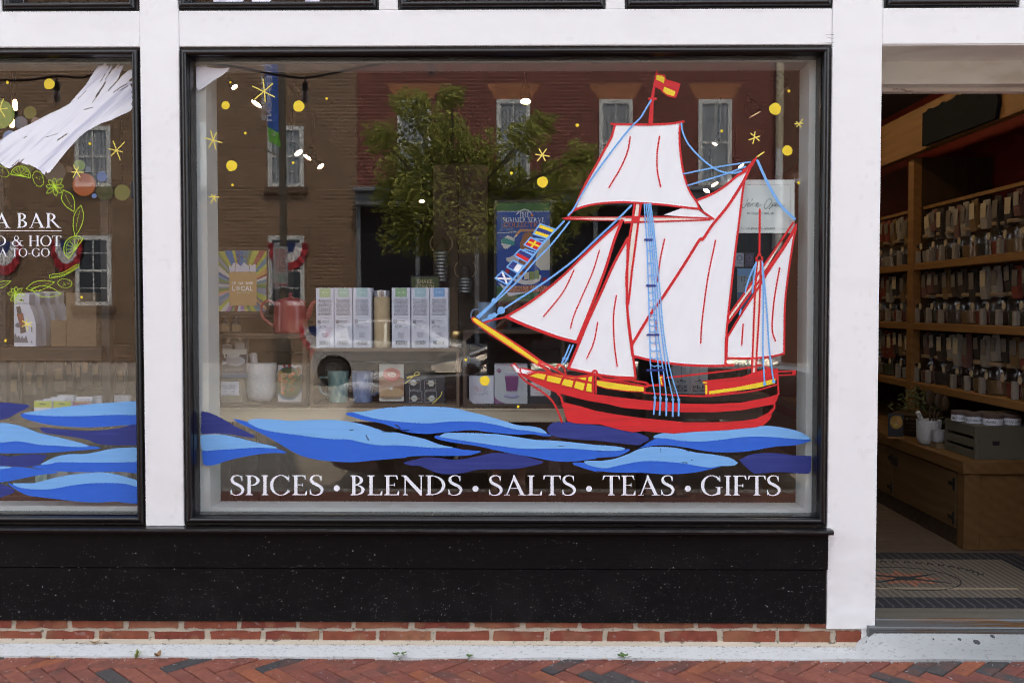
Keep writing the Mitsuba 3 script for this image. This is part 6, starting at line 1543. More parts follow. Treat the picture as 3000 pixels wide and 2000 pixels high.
add('kerb', cat([bx(x, x + 1.795, -4.2, -4.051, -.5, pz(-4.05) + .002, .008) for x in np.arange(-18, 18, 1.8)]), 'granite', kind='structure')
add('far_kerb', cat([bx(x, x + 1.795, -18.35, -18.2, -.6, -.17, .008) for x in np.arange(-18, 18, 1.8)]), 'granite', kind='structure')
solid('worn_slab', proc(lambda p, n, uv: mix((.20, .17, .145), (.30, .27, .24), fbm(p.x * 2, p.y * 2, 0., 4))), .9, .2)
add('far_pavement', bx(-60, 60, -24, -18.351, -.6, -.171), 'worn_slab', kind='structure')
add('ground', bx(-200, 200, -160, 60, -.75, -.65), 'asphalt', kind='structure')


def far_brick(c1, c2, mort, stain):
    def fn(p, n, uv):
        row = dr.floor(p.z / .098)
        u = p.x / .215 + .5 * (row - 2 * dr.floor(row / 2))
        fu, fz = u - dr.floor(u), p.z / .098 - row
        m = dr.maximum(1 - smoothstep(.10, .26, fz), 1 - smoothstep(0., .06, fu))
        c = mix(c1, c2, cell_rand(dr.floor(u), row) * .6 + .4 * fbm(p.x * .5, p.z * .7, 0., 3))
        return mix(mix(c, mort, m * .75), stain, smoothstep(.58, .8, fbm(p.x * .45 + 3, p.z * .3, 1., 3)) * .35)
    return fn


solid('far_brown_brick', proc(far_brick((.15, .092, .058), (.27, .172, .112), (.46, .39, .31), (.40, .33, .25))), .9, .1)
solid('far_red_brick', proc(far_brick((.13, .045, .038), (.22, .078, .064), (.36, .22, .19), (.30, .16, .13))), .9, .1)
solid('far_dark_brick', proc(far_brick((.13, .07, .05), (.17, .09, .065), (.15, .11, .09), (.2, .14, .1))), .9, .1)
solid('arch_brick', (.36, .15, .08), .9)
solid('brownstone', (.13, .085, .06), .9)
solid('sash_white', (.62, .63, .63), .6)
solid('dark_pane', (.02, .024, .03), .08)
solid('curtain', proc(lambda p, n, uv: mix((.20, .23, .27), (.34, .37, .40), .5 + .5 * dr.sin(p.x * 55 + 3 * noise(p.x * 5, p.z)))), .9)
solid('slate_trim', (.17, .19, .22), .6)
YB = -23.0
bb_ = thing('brick_building', 'brown brick row house across the street, mirrored in the panes', 'building')
rb_ = thing('brick_building', 'dark red brick row house across the street, mirrored in the panes', 'building')
db_ = thing('brick_building', 'darkest brick building beyond the downspout, mirrored in the panes', 'building')
xm, xd = mir(1047, 700, YB)[0], mir(2284, 400, YB)[0]
H1 = 10.5
add(bb_ + '__wall', bx(-26, xm, YB - 9, YB, -.6, H1), 'far_brown_brick')
add(rb_ + '__wall', bx(xm, xd, YB - 9, YB - .02, -.6, H1 - .5), 'far_red_brick')
add(db_ + '__wall', bx(xd, 26, YB - 9, YB - .05, -.6, H1 - 1), 'far_dark_brick')
for k, x0, x1, h in ((bb_, -26, xm, H1), (rb_, xm, xd, H1 - .5), (db_, xd, 26, H1 - 1)):
    add(k + '__cornice', bx(x0, x1, YB - .02, YB + .35, h - .4, h, .02), 'slate_trim')


def sash(bld, l, t_, r, b, y, six=True, curtains=True, arch=True):
    p0, p1, q0, q1 = mir(l, (t_ + b) / 2, y), mir(r, (t_ + b) / 2, y), mir((l + r) / 2, t_, y), mir((l + r) / 2, b, y)
    x0, x1, z1, z0 = p0[0], p1[0], q0[2], q1[2]
    w = add(bld + '__window', cat([bx(x0, x0 + .11, y, y + .05, z0, z1), bx(x1 - .11, x1, y, y + .05, z0, z1), bx(x0 + .11, x1 - .11, y, y + .05, z1 - .12, z1), bx(x0 + .11, x1 - .11, y, y + .05, z0, z0 + .1), bx(x0 + .11, x1 - .11, y, y + .04, (z0 + z1) / 2 - .03, (z0 + z1) / 2 + .03)]
                                  + [bx((x0 + x1) / 2 - .015, (x0 + x1) / 2 + .015, y, y + .035, z0 + .1, z1 - .12)]
                                  + ([bx(x0 + .11, x1 - .11, y, y + .03, zz - .012, zz + .012) for zz in ((z0 * .75 + z1 * .25), (z0 * .25 + z1 * .75))] if six else [])), 'sash_white')
    add(w + '__pane', bx(x0 + .11, x1 - .11, y + .004, y + .012, z0 + .1, z1 - .12), 'curtain' if curtains else 'dark_pane')
    add(w + '__sill', bx(x0 - .1, x1 + .1, y, y + .12, z0 - .17, z0 - .003), 'brownstone')
    if arch:
        add(w + '__arch', extr(Polygon([(x0 - .05, z1 + .01), (x1 + .05, z1 + .01), (x1 + .28, z1 + .42), (x0 - .28, z1 + .42)]), y + .001, y + .012), 'arch_brick')
    return x0, x1, z0, z1


for c, w in ((838, 105), (273, 105), (-300, 105)):
    sash(bb_, c - w / 2, 370, c + w / 2, 548, YB, arch=False)
    sash(bb_, c - w / 2 + 2, 690, c + w / 2 + 2, 895, YB, curtains=False, arch=False)
sash(bb_, 575, 690 - 330, 606, 545, YB, arch=False)
for c in (1213, 1504, 1804, 2094):
    sash(rb_, c - 49, 292, c + 49, 545, YB - .02, six=False)
# shopfront of the red house: slate cornice, dark glazing
p = mir(1040, 555, YB)
q = mir(2300, 605, YB)
add(rb_ + '__shop_cornice', cat([bx(xm + .02, xd - .1, YB - .02, YB + .45, q[2], p[2] - .12, .03), bx(xm - .02, xd - .06, YB - .02, YB + .6, p[2] - .12, p[2], .03)]), 'slate_trim')
add(rb_ + '__shop_glazing', bx(xm + .05, xd - .13, YB - .018, YB + .04, .35, q[2] - .01), 'dark_pane')
for i in range(8):
    x = xm + .05 + (xd - xm - .2) * i / 7
    add(rb_ + '__shop_mullion', bx(x - .06, x + .06, YB + .041, YB + .12, -.17, q[2] - .01, .01), 'slate_trim')
add(rb_ + '__shop_base', bx(xm + .05, xd - .13, YB + .041, YB + .10, -.17, .35), 'slate_trim')
ds = mir(2282, 500, YB + .1)
dsp = thing('downspout', 'cream and white downspout on the red brick house', 'pipe')
zs_ = mir(2282, 440, YB)[2]
add(dsp + '__pipe', tube([(ds[0], YB + .12, zs_), (ds[0], YB + .12, 9.6)], .105, 12), 'table_wood', smooth=True)
add(dsp + '__lower_pipe', tube([(ds[0], YB + .12, -.17), (ds[0], YB + .12, zs_)], .10, 12), 'sash_white', smooth=True)
# bunting on the brown house
solid('cloth_red', (.42, .03, .045), .8)
solid('cloth_white', (.68, .68, .70), .8)
solid('cloth_blue', (.025, .045, .17), .8)


def bunting(l, t_, r, b, y, label):
    k = thing('bunting', label, 'bunting', 'red white and blue bunting on the house windows')
    p0, p1 = mir(l, t_, y), mir(r, b, y)
    cx, R0, z1 = (p0[0] + p1[0]) / 2, abs(p1[0] - p0[0]) / 2, p0[2]
    Hh = p0[2] - p1[2]
    for nm, a, b_, mt_ in (('blue_band', .0, .38, 'cloth_blue'), ('white_band', .38, .72, 'cloth_white'), ('red_band', .72, 1.0, 'cloth_red')):
        th = np.linspace(0, math.pi, 49)
        v = []
        for s in (a, (a + b_) / 2, b_):
            for i, t in enumerate(th):
                v.append((cx - R0 * 1.15 * s * math.cos(t), y + .09 + .05 * math.cos(t * 16) * s, z1 - Hh * s * math.sin(t) ** .8))
        f = []
        for s in range(2):
            for i in range(48):
                a_ = s * 49 + i
                f += [(a_, a_ + 1, a_ + 50), (a_, a_ + 50, a_ + 49)]
        add(k + '__' + nm, (np.array(v), np.array(f)), mt_, smooth=True)


bunting(795, 712, 897, 792, YB, 'bunting over the ground floor window behind the lamp pole')
bunting(158, 704, 240, 800, YB, 'bunting behind the lime fruit slice in the left window')
bunting(-30, 708, 62, 806, YB, 'bunting behind the words TO-GO in the left window')
bunting(885, 955, 965, 1030, -20.5, 'low bunting behind the rear of the silver hatchback')
# lamp pole with banner and parking notice
YP = -18.9
lp = thing('lamp_pole', 'tall brown street pole with hanging banner, mirrored in the big pane', 'pole')
a = mir(829, 600, YP)
solid('pole_paint', (.085, .07, .052), .6)
add(lp + '__shaft', tube([(a[0], YP, -.17), (a[0], YP, .9), (a[0], YP, 10.5)], [.10, .085, .075], 16), 'pole_paint', smooth=True)
add(lp + '__base', tube([(a[0], YP, -.17), (a[0], YP, .35), (a[0], YP, .55), (a[0], YP, .62)], [.17, .17, .14, .09], 16), 'pole_paint', smooth=True)
add(lp + '__bracket', tube([(a[0], YP, 4.75), (a[0] - .42, YP, 4.95)], .02, 8), 'pole_paint')
bn = thing('banner', 'blue and green street banner hanging from the lamp pole', 'banner')


def mflat(geo, off):
    v, f = tri2(geo)
    w = np.array([mir(x, y, YP + .08 + off) for x, y in v])
    return trimesh.Trimesh(w, f, process=False)


mirt = lambda s, x, y, h, L: (lambda v, f: (np.stack([x - (v[:, 1] - y), v[:, 0]], 1), f))(*sans(s, 0, 0, h, True))
bl_ = Polygon([(771, 130), (812, 130), (817, 389), (784.5, 372)])
gr_ = Polygon([(784.5, 372), (817, 389), (823, 432), (787, 414)])


def side_text(s, xa, h, y0, y1):
    """Lettering running up the banner; seen in the mirror it reads reversed."""
    v, f = sans(s, 0, 0, 1.0, True)
    w = v[:, 0].max()
    return np.stack([xa + (-v[:, 1]) * -h * 1.0, y0 + v[:, 0] / w * (y1 - y0)], 1), f


v1 = side_text("WATERFRONT", 796, 14, 150, 362)
v2 = side_text("BALTIMORE'S", 778, 12, 150, 352)
prints(bn + '__cloth', 0, [(bl_, (52, 88, 170)), (gr_, (104, 176, 66)), (v1, (206, 212, 226)), (v2, (206, 212, 226)), (rules(793, 812, 386, 400, 2, 3, .6), (190, 214, 180))], step=.004, off=.004, place=mflat)
ns = thing('parking_sign', 'grey parking notice on the lamp pole, mirrored in the pane', 'sign')
p0, p1 = mir(800, 722, YP + .13), mir(843, 843, YP + .13)
add(ns + '__plate', bx(p0[0], p1[0], YP + .10, YP + .125, p1[2], p0[2]), 'curtain')


def mflat2(geo, off):
    v, f = tri2(geo)
    return trimesh.Trimesh(np.array([mir(x, y, YP + .125 + off) for x, y in v]), f, process=False)


prints(ns + '__print', 0, [(sbox(800.5, 722.5, 842.5, 842), (150, 152, 156)), (rules(804, 840, 728, 798, 8, 3, .55), (150, 84, 84)), (rules(804, 840, 802, 828, 4, 5, .5), (84, 130, 110)), (sbox(801, 831, 842, 836), (150, 70, 76))], step=.003, off=.003, place=mflat2)
# street tree
tr = thing('street_tree', 'green street tree across the road, mirrored in the big pane', 'tree')
YT = -19.6
solid('bark', (.06, .045, .032), .9)
scene['leaf'] = {'type': 'principledthin', 'base_color': {'type': 'mesh_attribute', 'name': 'vertex_color'}, 'roughness': .6, 'diff_trans': .9}
base = mir(1330, 700, YT)
trunk = np.array([(base[0], YT, -.17), (base[0] - .05, YT, 1.0), (base[0] + .03, YT, 2.2), (base[0] - .02, YT, 3.2)])
add(tr + '__trunk', tube(trunk, [.17, .13, .115, .10], 12), 'bark', smooth=True)
clump = [(1130, 420, 62), (1215, 330, 62), (1180, 480, 92), (1290, 350, 72), (1300, 440, 100), (1245, 570, 105), (1140, 560, 72), (1180, 670, 85), (1345, 530, 90), (1410, 460, 80), (1470, 520, 80), (1540, 420, 62), (1560, 560, 90), (1480, 640, 90), (1640, 500, 70), (1660, 620, 80), (1740, 560, 66), (1400, 660, 100), (1290, 690, 80), (1580, 700, 80), (1330, 300, 40), (1590, 360, 40), (1700, 470, 52)]
V, Fc, Cc = [], [], []
o = 0
for (cx, cy, cr) in clump:
    c0 = mir(cx, cy, YT)
    rr = cr / 125.0
    dy = r7.uniform(-1.2, 1.0)
    tip = c0 + [0, dy, 0]
    mid = (trunk[-1] + tip) / 2 + [0, 0, .15]
    add(tr + '__limb', tube([trunk[2] * .3 + trunk[3] * .7, mid, tip], [.05, .03, .012], 6), 'bark', smooth=True)
    n = int(760 * (rr / .7) ** 2) + 180
    for _ in range(n):
        u = np.array([r7.gauss(0, 1) for _ in range(3)])
        u /= np.linalg.norm(u)
        q = tip + u * rr * (r7.random() ** .42) * (1 + .25 * math.sin(5 * u[0] + cx) * math.sin(4 * u[2] + cy)) * [1.05, .9, .95]
        ax = np.array([r7.gauss(0, 1), r7.gauss(0, 1), r7.gauss(-.3, .6)])
        ax /= np.linalg.norm(ax)
        bx_ = np.cross(ax, [r7.gauss(0, .6), r7.gauss(0, .6), 1.0])
        bx_ /= np.linalg.norm(bx_) + 1e-9
        L, w = r7.uniform(.05, .095), r7.uniform(.026, .046)
        V += [q - ax * L, q + bx_ * w, q + ax * L, q - bx_ * w]
        Fc += [(o, o + 1, o + 2), (o, o + 2, o + 3)]
        t = r7.random()
        Cc += [np.array([.20, .24, .06]) * (1 - t) + np.array([.55, .56, .18]) * t] * 4
        o += 4
add(tr + '__crown', trimesh.Trimesh(np.array(V), np.array(Fc), process=False), 'leaf', color=np.array(Cc))
# cars
solid('silver_paint', (.66, .66, .65), .30, .5, metallic=.75, clearcoat=1.0, clearcoat_gloss=.9)
solid('grey_paint', (.36, .365, .37), .26, .5, metallic=.7, clearcoat=1.0, clearcoat_gloss=.95)
solid('glint_metal', (.80, .80, .80), .24, .5, metallic=1.0)  # for the strip added along the car roofs to catch the sun
solid('car_glass', (.02, .024, .03), .04)
solid('tyre', (.02, .02, .021), .8)
solid('tail_red', (.32, .012, .012), .15)
solid('head_lens', (.55, .56, .57), .08)


def car(label, low, green, side, hinge, wheels, yn, wd, mat, facing, group='parked cars mirrored in the panes'):
    """Profiles in x, z; near flank at yn, width wd going away from the shop."""
    k = thing('parked_car', label, 'car', group)
    g = Polygon(sm(low, True, 5))
    for wx, wr, wz in wheels:
        g = g.difference(Point(wx, wz).buffer(wr + .055, quad_segs=16))
    g = max(getattr(g, 'geoms', [g]), key=lambda a: a.area)
    cxm, zc_ = g.centroid.x, g.centroid.y
    m = []
    rings = []
    co = np.array(g.simplify(.004).exterior.coords[:-1])
    st = [(0, .955, .91), (.03, .97, .94), (.09, .985, .975), (.2, 1, 1), (wd - .2, 1, 1), (wd - .09, .985, .975), (wd - .03, .97, .94), (wd, .955, .91)]
    for d, sx, sz in st:
        rings.append(np.stack([cxm + (co[:, 0] - cxm) * (1 - (1 - sx) * .35), np.full(len(co), yn - d), zc_ + (co[:, 1] - zc_) * sz], 1))
    n = len(co)
    v = np.vstack(rings)
    f = []
    for i in range(len(rings) - 1):
        j = np.arange(n)
        a, b = i * n + j, i * n + (j + 1) % n
        f += [np.stack([a, b, b + n], 1), np.stack([a, b + n, a + n], 1)]
    vv, ff = trimesh.creation.triangulate_polygon(Polygon(co), engine='earcut')
    add(k + '__body', trimesh.Trimesh(np.vstack([v, np.stack([cxm + (vv[:, 0] - cxm) * (1 - .045 * .35), np.full(len(vv), yn), zc_ + (vv[:, 1] - zc_) * .91], 1), np.stack([cxm + (vv[:, 0] - cxm) * (1 - .045 * .35), np.full(len(vv), yn - wd), zc_ + (vv[:, 1] - zc_) * .91], 1)]),
                                      np.vstack(f + [ff + len(v), ff + len(v) + len(vv)]), process=False), mat, smooth=32)
    zb = min(z for _, z in green)
    zt_ = max(z for _, z in green)
    inset = lambda z: .05 + .20 * (z - zb) / (zt_ - zb)

    def cabin(poly, y_off, both=True):
        e = extr(Polygon(poly), 0, 1)
        w = e.vertices.copy()
        ins = np.array([inset(z) for z in w[:, 2]])
        w[:, 1] = np.where(w[:, 1] < .5, yn - wd + ins - y_off, yn - ins + y_off)
        return trimesh.Trimesh(w, e.faces, process=False)

    gs = sm(green, True, 5)
    cg = np.array(Polygon(gs).simplify(.004).exterior.coords[:-1])
    rings = []
    for d, sz in ((0, .80), (.03, .875), (.09, .935), (.18, .975), (.34, 1.0), (wd - .34, 1.0), (wd - .18, .975), (wd - .09, .935), (wd - .03, .875), (wd, .80)):
        zz_ = zb + (cg[:, 1] - zb) * sz
        ins = np.array([inset(z) for z in cg[:, 1]])
        yl, yr = yn - ins, yn - wd + ins
        rings.append(np.stack([cg[:, 0], yl + (yr - yl) * d / wd, zz_], 1))
    n = len(cg)
    j = np.arange(n)
    ff = np.vstack([np.stack([i * n + j, i * n + (j + 1) % n, (i + 1) * n + (j + 1) % n], 1) for i in range(9)] + [np.stack([i * n + j, (i + 1) * n + (j + 1) % n, (i + 1) * n + j], 1) for i in range(9)])
    cv, cf = trimesh.creation.triangulate_polygon(Polygon(cg), engine='earcut')
    caps = [np.stack([cv[:, 0], np.interp(cv[:, 1], [zb, zt_], [r_[0], r_[1]]), zb + (cv[:, 1] - zb) * .80], 1) for r_ in ((yn - inset(zb), yn - inset(zt_)), (yn - wd + inset(zb), yn - wd + inset(zt_)))]
    add(k + '__cabin', trimesh.Trimesh(np.vstack(rings + caps), np.vstack([ff, cf + 10 * n, cf + 10 * n + len(cv)]), process=False), mat, smooth=60)
    for nm, poly in side:
        add(k + '__' + nm, cabin(poly, .006), 'car_glass')
    top = cg[np.argsort(cg[:, 0])]
    top = np.array([q for q in sm(green, False, 5) if q[1] > zb + .10])
    rail = np.stack([top[:, 0], yn - np.array([inset(z) for z in top[:, 1]]) - .03, zb + (top[:, 1] - zb) * .90 + .012], 1)
    add(k + '__added_glint_rail', tube(rail, .030, 10), 'glint_metal', smooth=True)  # added strip, stands in for the sun glint on the curved roof edge
    for p0, p1 in hinge:                                   # windscreen and rear window, laid on the cabin's slopes
        d = np.array(p1) - np.array(p0)
        nrm = np.array([-d[1], d[0]]) / np.linalg.norm(d)
        nrm = nrm if nrm[1] > 0 else -nrm
        a_, b_ = np.array(p0) + nrm * .012, np.array(p1) + nrm * .012
        ia, ib = inset(a_[1]) + .07, inset(b_[1]) + .06
        w = np.array([(a_[0], yn - ia, a_[1]), (a_[0], yn - wd + ia, a_[1]), (b_[0], yn - wd + ib, b_[1]), (b_[0], yn - ib, b_[1])])
        add(k + '__windscreen', trimesh.Trimesh(w, [[0, 1, 2], [0, 2, 3]], process=False), 'car_glass')
    for wx, wr, wz in wheels:
        for yy in (yn - .03, yn - wd + .23):
            wk = add(k + '__wheel', trimesh.creation.revolve(np.array([(wr * .62, -.2), (wr * .9, -.2), (wr, -.17), (wr, -.03), (wr * .9, 0), (wr * .62, 0), (wr * .62, -.2)]), sections=36, transform=trimesh.transformations.translation_matrix((wx, yy, wz)) @ trimesh.transformations.rotation_matrix(-math.pi / 2, (1, 0, 0)) @ trimesh.transformations.scale_matrix(1)), 'tyre', smooth=35)
            sp = [trimesh.creation.cylinder(wr * .16, .03, sections=16)]
            for j in range(7):
                b = bx(-wr * .06, wr * .06, 0, wr * .6, -.012, .012, .003)
                b.apply_transform(trimesh.transformations.rotation_matrix(j * 2 * math.pi / 7, (0, 0, 1)))
                sp.append(b)
            sp.append(trimesh.creation.revolve(np.array([(wr * .54, -.012), (wr * .62, -.012), (wr * .62, .012), (wr * .54, .012), (wr * .54, -.012)]), sections=36))
            sp.append(trimesh.creation.cylinder(wr * .6, .004, sections=24, transform=trimesh.transformations.translation_matrix((0, 0, -.06))))
            s_ = cat(sp)
            s_.apply_transform(trimesh.transformations.translation_matrix((wx, yy - .035, wz)) @ trimesh.transformations.rotation_matrix(-math.pi / 2, (1, 0, 0)))
            add(wk + '__rim', s_, 'dull_tin', smooth=30)
    fx, rx = (max(co[:, 0]), min(co[:, 0])) if facing > 0 else (min(co[:, 0]), max(co[:, 0]))
    for yy in (yn - .12, yn - wd + .32):
        hl = trimesh.creation.icosphere(2, 1.0)
        hl.apply_scale((.20, .12, .075))
        hl.apply_translation((fx - facing * .26, yy - .04, zb - .16))
        add(k + '__headlight', hl, 'head_lens', smooth=True)
        tl = trimesh.creation.icosphere(2, 1.0)
        tl.apply_scale((.09, .10, .10))
        tl.apply_translation((rx + facing * .07, yy - .04, zb - .13))
        add(k + '__tail_light', tl, 'tail_red', smooth=True)
    mx = fx - facing * 1.25
    mr = trimesh.creation.icosphere(2, 1.0)
    mr.apply_scale((.09, .11, .075))
    mr.apply_translation((mx, yn + .06, zb + .06))
    add(k + '__mirror', mr, mat, smooth=True)
    for z_, nm in ((zc_ - .02, 'side_moulding'),):
        add(k + '__' + nm, bx(min(co[:, 0]) + 1.15, max(co[:, 0]) - 1.1, yn - .02, yn + .012, z_ - .015, z_ + .015, .004), mat)
    return k


zr_ = RZ(-17.0)
d_ = 143.0
xx = lambda px: (px - 1538) / d_
zz = lambda py: 1.313 + (903 - py) / d_
yn = 2 * GY + 3.85 - F / d_
yn = -(F / d_ - 3.85 - 2 * GY)
low = [(xx(908), zz(1090)), (xx(905), zz(1060)), (xx(912), zz(1035)), (xx(930), zz(1018)), (xx(1000), zz(1003)), (xx(1150), zz(1004)), (xx(1290), zz(1006)), (xx(1370), zz(1018)), (xx(1425), zz(1033)), (xx(1446), zz(1050)), (xx(1450), zz(1080)), (xx(1440), zz(1112)), (xx(1380), zz(1122)), (xx(1150), zz(1122)), (xx(960), zz(1120))]
green = [(xx(922), zz(1022)), (xx(960), zz(985)), (xx(990), zz(957)), (xx(1040), zz(942)), (xx(1115), zz(936)), (xx(1180), zz(942)), (xx(1230), zz(958)), (xx(1290), zz(990)), (xx(1335), zz(1014))]
side = [('side_window', [(xx(1012), zz(955)), (xx(1100), zz(946)), (xx(1122), zz(946)), (xx(1122), zz(1000)), (xx(1020), zz(994))]), ('side_window', [(xx(1130), zz(946)), (xx(1180), zz(950)), (xx(1222), zz(963)), (xx(1280), zz(995)), (xx(1275), zz(1004)), (xx(1130), zz(1000))])]
car('silver hatchback parked across the road, mirrored across the tea cartons', low, green, side, [((xx(1318), zz(1004)), (xx(1200), zz(946))), ((xx(935), zz(1010)), (xx(988), zz(958)))], [(xx(974), .31, zz(1090)), (xx(1322), .31, zz(1090))], yn, 1.68, 'silver_paint', 1)
low = [(-1.52, -.12), (-1.62, .12), (-1.60, .36), (-1.45, .54), (-1.05, .70), (-.55, .775), (.6, .82), (1.9, .84), (2.45, .80), (2.62, .66), (2.66, .35), (2.58, .0), (2.4, -.13), (.5, -.15)]
green = [(-.75, .76), (-.30, .97), (.12, 1.13), (.6, 1.18), (1.2, 1.16), (1.6, 1.04), (2.1, .82)]
side = [('side_window', [(-.42, .84), (.16, 1.09), (.55, 1.13), (.58, .86)]), ('side_window', [(.66, .86), (.66, 1.13), (1.15, 1.11), (1.55, 1.0), (1.72, .88)])]
car('grey car parked at the near kerb, mirrored behind the painted ship', low, green, side, [((-.68, .80), (.12, 1.12)), ((2.0, .86), (1.5, 1.07))], [(-.95, .31, RZ(-5) + .31), (1.72, .31, RZ(-5) + .31)], -4.55, 1.75, 'grey_paint', -1)
# string of bulbs over the pavement
YS = -1.75
sl_ = thing('string_lights', 'dark wire of unlit bulbs strung over the pavement', 'lights')
wire = [np.array(mir(a, b, YS)) for a, b in ((380, 120), (560, 178), (690, 196), (780, 214), (856, 226), (894, 228), (952, 220), (1028, 203), (1124, 185), (1264, 150), (1420, 90))]
lft = [np.array(mir(a, b, YS)) for a, b in ((-420, 190), (-100, 228), (60, 236), (166, 224), (270, 220), (380, 120))]
wv = np.array(sm(lft[:-1] + wire, False, 5))
add(sl_ + '__wire', tube(wv, .0075, 6), 'black_plastic', smooth=True)
solid('bulb_glass', (.32, .31, .31), .1)
for px, py in ((894, 228), (1264, 150), (166, 226), (42, 300), (560, 178)):
    a = mir(px, py, YS)
    add(sl_ + '__socket', lathe([(0, -.075), (.017, -.075), (.019, -.07), (.017, -.03), (.006, -.022), (.004, 0), (0, 0)], 14, a), 'black_plastic', smooth=40)
    add(sl_ + '__bulb', lathe([(0, -.145), (.014, -.143), (.022, -.125), (.021, -.105), (.013, -.08), (0, -.078)], 14, a), 'bulb_glass', smooth=40)
for i, (px, py) in enumerate(((44, 308), (35, 358))):
    q = at(px, py, 2.2)
    k = thing('filament_lamp', ('upper' if i == 0 else 'lower') + ' lit amber filament bulb in the left window', 'lamp', 'amber filament bulbs in the left window')
    add(k + '__bulb', lathe([(0, -.035), (.012, -.03), (.015, 0), (.010, .03), (0, .035)], 14, q), 'black_plastic', smooth=40, emitter={'type': 'area', 'radiance': rgb((3.2, 1.3, .35))})
    add(k + '__cord', tube([q + [0, 0, .036], (q[0], q[1], 2.9)], .004, 5), 'black_plastic')
# ---------------------------------------------------------------- people on the pavement behind the lens
solid('skin', (.42, .25, .18), .55)
solid('dark_cloth', (.022, .023, .028), .9)
solid('denim', (.035, .042, .065), .9)
solid('leather', (.05, .032, .022), .6)
solid('hair', (.03, .02, .014), .7)


def limb(chain):
    """Hulls of successive balls, joined."""
    out = []
    for (a, ra), (b, rb) in zip(chain, chain[1:]):
        s = [manifold3d.Manifold.sphere(r, 20).translate(tuple(float(v) for v in p)) for p, r in ((a, ra), (b, rb))]
        out.append(manifold3d.Manifold.batch_hull(s))
    return out


def blend(parts, edge=.02, it=8):
    m = manifold3d.Manifold.batch_boolean(parts, manifold3d.OpType.Add).refine_to_length(edge)
    q = m.to_mesh()
    t = trimesh.Trimesh(q.vert_properties[:, :3], q.tri_verts, process=True)
    trimesh.smoothing.filter_taubin(t, iterations=it)
    return t


